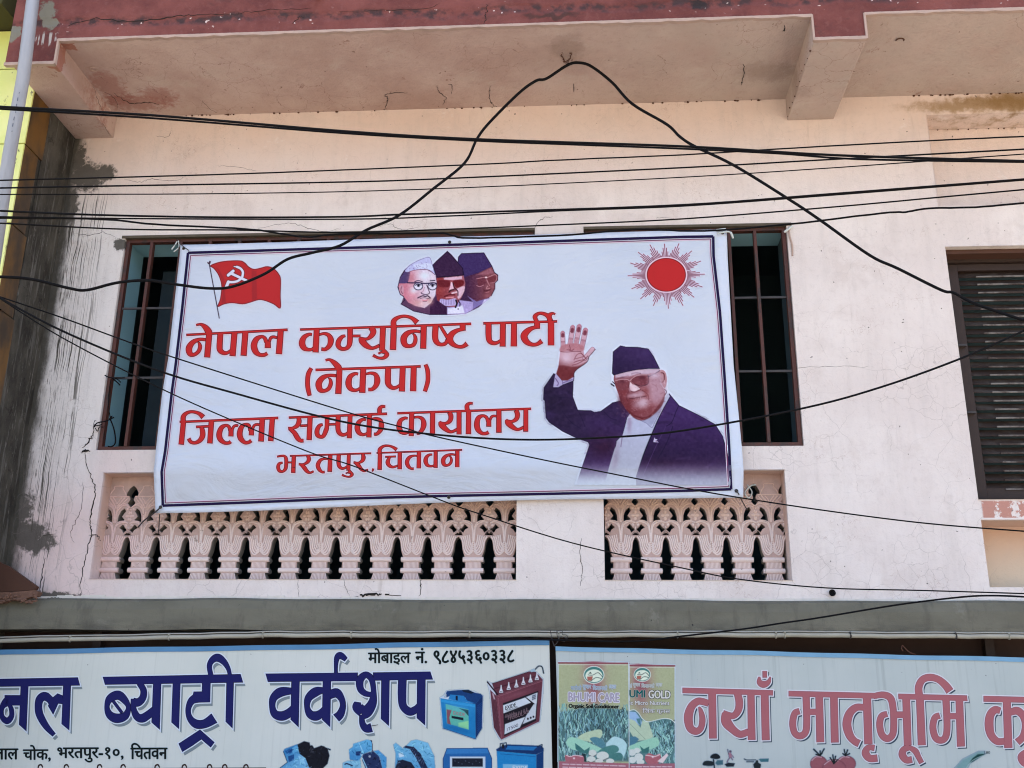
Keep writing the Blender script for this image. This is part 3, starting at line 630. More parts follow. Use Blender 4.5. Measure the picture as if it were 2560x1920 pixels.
t = mt.mix(mt.ramp(mt.noise(4, 5, 0.6), 0.35, 0.7), (0.66, 0.70, 0.20), (0.74, 0.76, 0.30))
t = mt.mix(mt.ramp(mt.noise(13, 7, 0.75, mt.mapping((1, 1, .6))), 0.60, 0.66), t, (0.10, 0.09, 0.04)); mt.col(t)
mo = NM('ochre_tile', 0.5, 0.4)
t = mo.mix(mo.ramp(mo.noise(5, 5, 0.6, mo.mapping((1, 1, .5))), 0.35, 0.66), (0.15, 0.07, 0.012), (0.035, 0.022, 0.012)); mo.col(t)
jz = [Z(60, 172, YN), Z(60, 352, YN), Z(60, 556, YN)]; hgt = (jz[0]-jz[2])/2
zz = [jz[0]+0.30] + [jz[0]-hgt*i for i in range(9)]
for i in range(len(zz)-1):
    g0, g1 = zz[i+1]+0.004, zz[i]-0.004
    for k in range(3):
        a = XS - 0.002 - 0.62*(k+1) + 0.003; b = XS-0.002-0.62*k-(0.003 if k else 0)
        MB().box((a, YN-0.002, g0), (b, YN+0.011, g1)).obj('tile', mt.m, NB, bevel=0.0015)
    if g1 > 3.3:
        MB().box((XS-0.0112, YN+0.0115, g0), (XS, YN+0.20+0.03*math.sin(i*2.1), g1)).obj('tile', mo.m, NB, bevel=0.0015)
mo2 = simple('shaded_olive_wall', (0.055, 0.055, 0.016), 0.9, 0.45, 4, bump=0.4)  # olive darkened: the shade on this upper part is put into its colour
MB().box((XS-4, YN-0.26, jz[0]+0.31), (XS-0.16, 0.5, 8.6)).obj('upper_wall', mo2, NB)

# brown sheet with a broken brick edge lying against the ledge at the left
AW = empty('sheet_cover', tuple(P(20, 1480, -0.12)), 'brown sloping sheet with broken brick edge at the left end of the ledge', 'sheet')
YA = -0.12
mb = MB(); mb.prism([P(a, b, YA) for a, b in ((-160, 1300), (5, 1409), (20, 1414), (92, 1466), (88, 1474), (40, 1478), (-160, 1486))][::-1], (0, 0.03, 0)); mb.obj('sheet', MAT['brownpaint'], AW)
mb = MB(); pts = [(-160, 1487), (40, 1479), (88, 1475), (96, 1480), (90, 1490), (60, 1496), (52, 1503), (20, 1500), (8, 1507), (-160, 1512)]
mb.prism([P(a, b, YA-0.006) for a, b in pts][::-1], (0, 0.05, 0)); mb.obj('brick_edge', MAT['brick'], AW)
mb = MB()
for k in range(46):
    q = P(random.uniform(-60, 98), random.uniform(1484, 1508), YA-0.01); r = random.uniform(.004, .013); mb.ball(tuple(q), (r*random.uniform(1, 2), r, r*random.uniform(.6, 1)), 6, 4)
tag(mb.obj('mortar_crumbs', MAT['brick'], AW), kind='stuff')

# grey drain pipe
YP = -1.0
PA, PB = P(92, -80, YP), P(58, 194, YP); dv = (PB-PA)/np.linalg.norm(PB-PA)
pt = PA - dv*0.3; pb = P(-4, 570, YP); PB2 = pb + (pb-PA)/np.linalg.norm(pb-PA)*2.6
PIPE = empty('drain_pipe', tuple(PB2), 'thick grey plastic pipe running down the left corner', 'pipe')
MB().tube([pt, P(58, 194, YP), P(23, 389, YP), pb, PB2], 0.0375, 24).obj('pipe', MAT['pvc'], PIPE, smooth=True)
def ringat(c, r, h, name, mat):
    MB().tube([c-np.array([0, 0, h/2]), c+np.array([0, 0, h/2])], r, 24).obj(name, mat, PIPE, smooth=False)
for k in range(7):          # maker's small dark print marks on the pipe
    c = P(47-k*3.0+(0 if k % 3 else 1), 232+k*16, YP-0.0377); MB().box((c[0]-.002, c[1]-.0004, c[2]-(.012 if k % 3 else .004)), (c[0]+.002, c[1]+.0006, c[2]+(.012 if k % 3 else .004))).obj('print_mark', simple('pipe_print', (.10, .11, .15)), PIPE)

# conduit along the foot of the ledge, with its clips
CD = empty('cable_conduit', tuple(P(1280, 1590, -0.12)), 'cream plastic conduit clipped along the bottom of the grey ledge', 'conduit')
YC = -0.115; pts = []
for px in range(-60, 2621, 40):
    py = 1585 + (1600-1585)*max(0, (700-px)/760.0) + (4 if px > 2000 else 0)*(px-2000)/500 + random.uniform(-1.2, 1.2); pts.append((px, py))
mb = MB(); mb.tube([P(a, b+3, YC-0.012) for a, b in pts], 0.0125, 10); mb.obj('conduit', MAT['conduit'], CD, smooth=True)
mb = MB(); mb.tube([P(a, b-6, YC-0.004) for a, b in pts], 0.0045, 6); mb.obj('wire', simple('whitish_flat_wire', (0.34, 0.33, 0.29), 0.7, 0.2, 12), CD, smooth=True)
for px in (175, 422, 657, 878, 1174, 1397, 1694, 1940, 1962, 2126, 2390, 2523):
    py = np.interp(px, [q[0] for q in pts], [q[1] for q in pts])
    c = P(px, py+2, YC-0.014); rr = [c+np.array([random.uniform(-.001, .001), 0.016*math.cos(t)+0.004, 0.016*math.sin(t)]) for t in np.linspace(0, 2*math.pi, 11)]
    MB().tube(rr, 0.005, 6).obj('clip', MAT['barsteel'] if px in (2126, 2390) else MAT['conduit'], CD)

# wire bracket between the two shop signs
YB = -0.19
BK = empty('wire_bracket', tuple(P(1395, 1600, YB)), 'twisted wire bracket above the gap between the two shop signs', 'bracket')
mb = MB()
for q in ([(1376, 1575), (1380, 1598), (1386, 1615), (1396, 1622), (1398, 1632), (1394, 1638)], [(1392, 1576), (1394, 1592), (1406, 1592), (1418, 1596), (1417, 1588), (1406, 1586), (1405, 1576), (1391, 1578)], [(1378, 1600), (1400, 1601), (1412, 1604)], [(1384, 1615), (1394, 1605), (1396, 1590)]):
    mb.tube([P(a, b, YB+0.03) for a, b in catmull(np.array(q, float), 4)], 0.0022, 6)
mb.obj('twisted_wire', MAT['barsteel'], BK)
HK = MB(); HK.tube([P(a, b, -0.16) for a, b in catmull(np.array([(2289, 1636), (2274, 1631), (2262, 1620), (2256, 1614), (2254, 1622), (2258, 1628)], float), 4)], 0.003, 6)
tag(HK.obj('hook', MAT['mud']), 'small rusty wire hook above the right shop sign', 'hook')

# ------------------------------------------------------------ flat print engine: everything is laid out on the sign's own surface
class Print:
    """collects coloured shapes on a surface; surf(px, py, lift) -> world point"""
    def __init__(s, surf, base=0.0006): s.surf = surf; s.v = []; s.f = []; s.c = []; s.k = 0; s.base = base
    def lift(s): s.k += 1; return s.base + s.k*0.00003
    def poly(s, pts, col, smooth=False, lift=None):
        if smooth: pts = catmull(np.array(pts, float), 5, True)
        l = s.lift() if lift is None else lift
        from mathutils.geometry import tessellate_polygon
        tri = tessellate_polygon([[Vector((float(a), float(b), 0)) for a, b in pts]])
        b0 = len(s.v); s.v += [tuple(s.surf(a, b, l)) for a, b in pts]; s.f += [(b0+t[0], b0+t[1], b0+t[2]) for t in tri]
        s.c += [lin(col)]*len(pts)
    def stroke(s, pts, col, smooth=True, closed=False, grow=0.0, shift=(0, 0), lift=None, end=None):
        q = np.array(pts, float)
        if smooth: q = catmull(q, 7, closed)
        if closed: q = np.vstack([q, q[:2]])
        q = q.copy(); q[:, 0] += shift[0]; q[:, 1] += shift[1]
        if not closed and grow:
            e = grow/2 if end is None else end
            for i, j in ((0, 1), (-1, -2)):
                d = q[i, :2]-q[j, :2]; d /= (np.linalg.norm(d)+1e-9); q[i, :2] += d*e
        l = s.lift() if lift is None else lift; b0 = len(s.v)
        out = [q[0]]
        for i in range(1, len(q)):
            m_ = max(1, int(np.hypot(*(q[i, :2]-q[i-1, :2]))/14)); out += [q[i-1]+(q[i]-q[i-1])*(k+1)/m_ for k in range(m_)]
        q = np.array(out); n = len(q)
        for i in range(n):
            d = q[min(i+1, n-1), :2]-q[max(i-1, 0), :2]; d /= (np.linalg.norm(d)+1e-9); nn = np.array([-d[1], d[0]]); h = max(0.2, (q[i, 2]+grow)/2)
            a = q[i, :2]+nn*h; b = q[i, :2]-nn*h; l2 = l+i*2e-7
            s.v += [tuple(s.surf(a[0], a[1], l2)), tuple(s.surf(b[0], b[1], l2))]
        s.f += [(b0+2*i, b0+2*i+1, b0+2*i+3, b0+2*i+2) for i in range(n-1)]; s.c += [lin(col)]*(2*n)
    def obj(s, name, mat, parent, label=None):
        me = D.meshes.new(name); me.from_pydata(s.v, [], s.f)
        at = me.color_attributes.new('ink', 'FLOAT_COLOR', 'POINT'); c = np.ones((len(s.v), 4), np.float32); c[:, :3] = np.array(s.c); at.data.foreach_set('color', c.ravel())
        bm = bmesh.new(); bm.from_mesh(me); 
        for f in bm.faces:
            if f.normal.y > 0: f.normal_flip()
        bm.to_mesh(me); bm.free()
        return tag(link(name, me, parent, mat), label)

def parse(txt, ox, oy, sc):
    """'S x,y,w x,y,w ; L ... ; P x,y x,y' in enlarged-tile units -> list of (kind, closed, pts in photo px)"""
    out = []
    for part in txt.replace('\n', ' ').split(';'):
        part = part.split()
        if not part: continue
        k = part[0]; pts = []
        for q in part[1:]:
            v = [float(t) for t in q.split(',')]; pts.append((ox+v[0]/sc, oy+v[1]/sc) + ((v[2]/sc,) if len(v) > 2 else ()))
        out.append((k, pts))
    return out
def expand(pts, g):
    """push a polygon's outline outward by g pixels"""
    q = np.array(pts, float); n = len(q); a = sum(q[i, 0]*q[(i+1) % n, 1]-q[(i+1) % n, 0]*q[i, 1] for i in range(n)); sg = 1 if a > 0 else -1
    out = []
    for i in range(n):
        e0 = q[i]-q[i-1]; e1 = q[(i+1) % n]-q[i]; e0 /= np.linalg.norm(e0)+1e-9; e1 /= np.linalg.norm(e1)+1e-9
        n0 = np.array([e0[1], -e0[0]])*sg; n1 = np.array([e1[1], -e1[0]])*sg; b = n0+n1; b /= max(0.6, np.dot(b, b)**.5)*1.0
        cosh = max(0.45, np.dot(b, n0)); out.append(q[i]+b*g/cosh)
    return out
def letter_layer(pr, shapes, col, grow, shift=(0, 0)):
    pr.k += 6
    for k, pts in shapes:
        if k == 'P':
            q = expand(pts, grow/2) if grow else pts; pr.poly([(a+shift[0], b+shift[1]) for a, b in q], col)
        elif k == 'R': pr.stroke(pts, col, True, True, grow, shift)
        else: pr.stroke(pts, col, k == 'S', False, grow, shift)
def lettering(pr, shapes, fill, line, halo, gl=-2.4, gh=4.5):
    letter_layer(pr, shapes, halo, gh); letter_layer(pr, shapes, line, 0.0); letter_layer(pr, shapes, fill, gl)

def font_text(pr, body, x0, x1, ytop, ybot, col, slope=0.0, bold=0.0, halo=None, hw=0.02, shear=0.0):
    """flat type set into a pixel box on the print surface"""
    def run(off, colr):
        t = D.curves.new('t', 'FONT'); t.body = body; t.offset = off; t.resolution_u = 3; o = D.objects.new('t', t); C.objects.link(o); bpy.context.view_layer.update()
        me = D.meshes.new_from_object(o.evaluated_get(bpy.context.evaluated_depsgraph_get())); C.objects.unlink(o)
        v = np.array([q.co[:2] for q in me.vertices]); f = [tuple(p.vertices) for p in me.polygons]; D.meshes.remove(me); return v, f
    v, f = run(0.0, col); lo, hi = v.min(0), v.max(0); em = (ybot-ytop)/(hi[1]-lo[1])
    def put(colr, sx, sy):
        l = pr.lift(); b0 = len(pr.v)
        for a, b in v:
            u = (a-lo[0])/(hi[0]-lo[0]); w_ = (hi[1]-b)/(hi[1]-lo[1]); px = x0+(x1-x0)*u + shear*(0.5-w_)*(ybot-ytop); py = ytop+(ybot-ytop)*w_+slope*(px-x0)
            pr.v.append(tuple(pr.surf(px+sx, py+sy, l))); pr.c.append(lin(colr))
        pr.f.extend([tuple(i+b0 for i in q) for q in f])
    b_ = bold*em*0.5
    if halo is not None:
        h_ = b_+hw*em*0.5
        for k in range(8): put(halo, h_*math.cos(k*math.pi/4), h_*math.sin(k*math.pi/4))
    if b_ > 0.15:
        for sx, sy in ((-b_, 0), (b_, 0), (0, -b_*.7), (0, b_*.7)): put(col, sx, sy)
    put(col, 0, 0)

class Canvas:
    """painted picture held as one fine mesh of coloured cells on the print surface"""
    def __init__(s, x0, y0, x1, y1, step, ground=(165, 185, 212)):
        s.x0, s.y0, s.step = x0, y0, step; s.w = int((x1-x0)/step)+1; s.h = int((y1-y0)/step)+1
        s.X, s.Y = np.meshgrid(x0+np.arange(s.w)*step, y0+np.arange(s.h)*step); s.c = np.ones((s.h, s.w, 3))*np.array(ground, float); s.a = np.zeros((s.h, s.w))
    def win(s, lo, hi, pad):
        i0 = max(0, int((lo[0]-pad-s.x0)/s.step)); i1 = min(s.w, int((hi[0]+pad-s.x0)/s.step)+2); j0 = max(0, int((lo[1]-pad-s.y0)/s.step)); j1 = min(s.h, int((hi[1]+pad-s.y0)/s.step)+2)
        return slice(j0, max(j0, j1)), slice(i0, max(i0, i1))
    def put(s, sl, m, col, keep=False):
        m = np.clip(m, 0, 1)
        s.c[sl] = s.c[sl]*(1-m[..., None]) + np.asarray(col, float)*m[..., None]
        if not keep: s.a[sl] = np.maximum(s.a[sl], m)
    def mask_poly(s, pts, soft, smooth):
        q = catmull(np.array(pts, float), 5, True) if smooth else np.array(pts, float)
        sl = s.win(q.min(0), q.max(0), soft+1); X_, Y_ = s.X[sl], s.Y[sl]
        if X_.size == 0: return sl, X_
        ins = np.zeros(X_.shape, bool); d2 = np.full(X_.shape, 1e9); n = len(q)
        for i in range(n):
            ax, ay = q[i]; bx, by = q[(i+1) % n]; vx, vy = bx-ax, by-ay; L = vx*vx+vy*vy+1e-9
            t = np.clip(((X_-ax)*vx+(Y_-ay)*vy)/L, 0, 1); d2 = np.minimum(d2, (X_-ax-t*vx)**2+(Y_-ay-t*vy)**2)
            c = ((ay > Y_) != (by > Y_)); ins ^= c & (X_ < (bx-ax)*(Y_-ay)/((by-ay) if by != ay else 1e-9)+ax)
        d = np.sqrt(d2)*np.where(ins, 1, -1); return sl, np.clip(0.5+d/soft, 0, 1)
    def poly(s, pts, col, soft=1.0, smooth=False, alpha=1.0, keep=False, grad=None):
        sl, m = s.mask_poly(pts, soft, smooth)
        if m.size == 0: return
        if grad is not None:            # grad = ((ax, ay), (bx, by), colour at b)
            (ax, ay), (bx, by), cb = grad; vx, vy = bx-ax, by-ay; t = np.clip(((s.X[sl]-ax)*vx+(s.Y[sl]-ay)*vy)/(vx*vx+vy*vy), 0, 1)[..., None]
            col = np.asarray(col, float)*(1-t)+np.asarray(cb, float)*t
        s.put(sl, m*alpha, col, keep)
    def stroke(s, pts, w_, col, soft=1.0, smooth=True, alpha=1.0, keep=True):
        q = catmull(np.array(pts, float), 5) if smooth and len(pts) > 2 else np.array(pts, float)
        sl = s.win(q.min(0), q.max(0), w_+soft+1); X_, Y_ = s.X[sl], s.Y[sl]
        if X_.size == 0: return
        d2 = np.full(X_.shape, 1e9)
        for i in range(len(q)-1):
            ax, ay = q[i]; bx, by = q[i+1]; vx, vy = bx-ax, by-ay; L = vx*vx+vy*vy+1e-9
            t = np.clip(((X_-ax)*vx+(Y_-ay)*vy)/L, 0, 1); d2 = np.minimum(d2, (X_-ax-t*vx)**2+(Y_-ay-t*vy)**2)
        s.put(sl, np.clip(0.5+(w_/2-np.sqrt(d2))/soft, 0, 1)*alpha, col, keep)
    def blob(s, cx, cy, rx, ry, col, alpha=1.0, ang=0.0, hard=1.0, keep=True):
        r = max(rx, ry); sl = s.win((cx-2.2*r, cy-2.2*r), (cx+2.2*r, cy+2.2*r), 1); X_, Y_ = s.X[sl]-cx, s.Y[sl]-cy
        ca, sa = math.cos(ang), math.sin(ang); u = (X_*ca+Y_*sa)/rx; v = (-X_*sa+Y_*ca)/ry
        m = np.exp(-(u*u+v*v)*1.2) if hard <= 1 else np.clip(0.5+(1-np.sqrt(u*u+v*v))*hard, 0, 1)
        s.put(sl, m*alpha, col, keep)
    def speckle(s, amt, cell=3):
        n = rng.normal(0, 1, (s.h//cell+2, s.w//cell+2)); n = np.kron(n, np.ones((cell, cell)))[:s.h, :s.w]
        n = (n+np.roll(n, 1, 0)+np.roll(n, 1, 1)+np.roll(n, -1, 0)+np.roll(n, -1, 1))/5
        s.c += (n*amt)[..., None]
    def obj(s, name, surf, lift, mat, parent, label=None, bgcol=None):
        c = lin(np.clip(s.c, 0, 255)); use = s.a > 0.02
        ca = np.array([[0.0]]) 
        me = D.meshes.new(name); V = np.array([surf(x, y, lift) for x, y in zip(s.X.ravel(), s.Y.ravel())], np.float32)
        idx = np.arange(s.w*s.h).reshape(s.h, s.w); k = use[:-1, :-1] | use[1:, :-1] | use[:-1, 1:] | use[1:, 1:]
        F = np.stack([idx[:-1, :-1][k], idx[1:, :-1][k], idx[1:, 1:][k], idx[:-1, 1:][k]], 1)
        keep = np.unique(F); rem = -np.ones(s.w*s.h, int); rem[keep] = np.arange(len(keep)); V = V[keep]; F = rem[F]
        me.vertices.add(len(V)); me.vertices.foreach_set('co', V.ravel()); me.loops.add(F.size); me.loops.foreach_set('vertex_index', F.ravel().astype(np.int32))
        me.polygons.add(len(F)); me.polygons.foreach_set('loop_start', np.arange(0, F.size, 4, dtype=np.int32)); me.update(calc_edges=True)
        at = me.color_attributes.new('ink', 'FLOAT_COLOR', 'POINT'); q = np.ones((len(V), 4), np.float32); q[:, :3] = c.reshape(-1, 3)[keep]; at.data.foreach_set('color', q.ravel())
        return tag(link(name, me, parent, mat, True), label)
# ------------------------------------------------------------ the big banner
def edge_fn(pts):
    q = catmull(np.array(pts, float), 8); return lambda t: np.array([np.interp(t, np.linspace(0, 1, len(q)), q[:, 0]), np.interp(t, np.linspace(0, 1, len(q)), q[:, 1])])
eT = edge_fn([(451, 612), (620, 606), (850, 598), (1100, 592), (1350, 586), (1600, 579), (1817, 573)])
eB = edge_fn([(389, 1283), (550, 1277), (850, 1266), (1080, 1256), (1300, 1249), (1600, 1247), (1858, 1244)])
def byy(pts): 
    p = np.array(pts, float); return lambda y: np.interp(y, p[:, 1], p[:, 0])
fL = byy([(451, 612), (449, 640), (421, 893), (405, 985), (390, 1122), (384, 1180), (389, 1283)])
fR = byy([(1817, 573), (1819, 640), (1834, 912), (1846, 1029), (1855, 1122), (1859, 1173), (1858, 1244)])
def Yb(px, py):
    a = -0.062
    cre = 1176 - 0.004*(px-400)
    a += 0.040*min(1, max(0, (py-cre)/85.0))
    a += 0.0055*math.sin(px*0.0105+0.8+py*0.002)*(0.4+0.6*abs(math.sin(py*0.006)))
    a += 0.0016*math.sin((px*0.6+py)*0.017) + 0.0005*math.sin((px-1.7*py)*0.033+1)
    for cx, cy in ((451, 612), (1817, 573), (389, 1283), (1858, 1244), (1124, 600), (1122, 1250)):
        d = math.hypot(px-cx, py-cy); ang = math.atan2(py-cy, px-cx); a += (0.007 if cy in (612, 573, 1283, 1244) else 0.0025)*math.exp(-d/95)*math.sin(ang*9)*d/(d+22)
    return a
surfB = lambda px, py, l: P(px, py, Yb(px, py)-l)
BN = empty('banner', tuple(P(1120, 1260, -0.06)), 'wide pale blue printed banner with red lettering tied across the window and balustrade', 'banner')
mbn = NM('banner_vinyl', 0.42, 0.35); s = xz(mbn)
c = mbn.mix(mbn.ramp(mbn.noise(0.9, 3), 0.3, 0.7), (0.60, 0.67, 0.785), (0.66, 0.72, 0.815))
c = mbn.mix(mbn.math('MULTIPLY', mbn.ramp(mbn.noise(14, 6, 0.7), 0.55, 0.8), 0.10), c, (0.40, 0.42, 0.46))
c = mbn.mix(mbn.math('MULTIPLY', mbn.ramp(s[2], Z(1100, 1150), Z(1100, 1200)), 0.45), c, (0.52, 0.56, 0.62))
a_ = mbn.n('ShaderNodeAttribute'); a_.attribute_name = 'hem'
c = mbn.mix(a_.outputs['Fac'], c, (0.68, 0.75, 0.87)); mbn.col(c)
h = mbn.math('ADD', mbn.math('MULTIPLY', mbn.noise(3.0, 3, 0.5, mbn.mapping((1, 1, 1.6))), 1.0), mbn.math('MULTIPLY', mbn.noise(11, 3, 0.5, None, 1.2), 0.12)); h = mbn.math('ADD', h, mbn.math('MULTIPLY', mbn.noise(1.7, 5, 0.55, mbn.mapping((1, 1, 2.4), (0, 0, 3)), 2.2), 0.9)); mbn.bump(h, 0.55, 0.035)
tr = mbn.n('ShaderNodeBsdfTranslucent'); mbn.L(c, tr.inputs[0]); mx = mbn.n('ShaderNodeMixShader'); mx.inputs[0].default_value = 0.16
mbn.L(mbn.b.outputs[0], mx.inputs[1]); mbn.L(tr.outputs[0], mx.inputs[2]); mbn.L(mx.outputs[0], mbn.t.nodes['Material Output'].inputs[0])
NU, NV = 150, 70; V = []; hem = []
for j in range(NV+1):
    for i in range(NU+1):
        u, v = i/NU, j/NV; t, b = eT(u), eB(u); y = t[1]*(1-v)+b[1]*v
        yl = 612+(1283-612)*v; yr = 573+(1244-573)*v
        x = fL(yl)*(1-u)+fR(yr)*u; V.append(tuple(surfB(x, y, 0)))
        hem.append(1.0 if (u < 0.0139 or u > 0.984 or v < 0.028 or v > 0.972) else 0.0)
F = [(j*(NU+1)+i, (j+1)*(NU+1)+i, (j+1)*(NU+1)+i+1, j*(NU+1)+i+1) for j in range(NV) for i in range(NU)]
n0 = len(V); V += [(x, y+0.0016, z) for x, y, z in V]; F += [tuple(k+n0 for k in f[::-1]) for f in F]
ring = [i for i in range(NU+1)] + [j*(NU+1)+NU for j in range(1, NV+1)] + [NV*(NU+1)+i for i in range(NU-1, -1, -1)] + [j*(NU+1) for j in range(NV-1, 0, -1)]
F += [(ring[k], ring[(k+1) % len(ring)], ring[(k+1) % len(ring)]+n0, ring[k]+n0) for k in range(len(ring))]
me = D.meshes.new('sheet'); me.from_pydata(V, [], F); at = me.attributes.new('hem', 'FLOAT', 'POINT'); at.data.foreach_set('value', np.array(hem+hem, np.float32)); me.update()
sheet = link('sheet', me, BN, mbn.m, True)

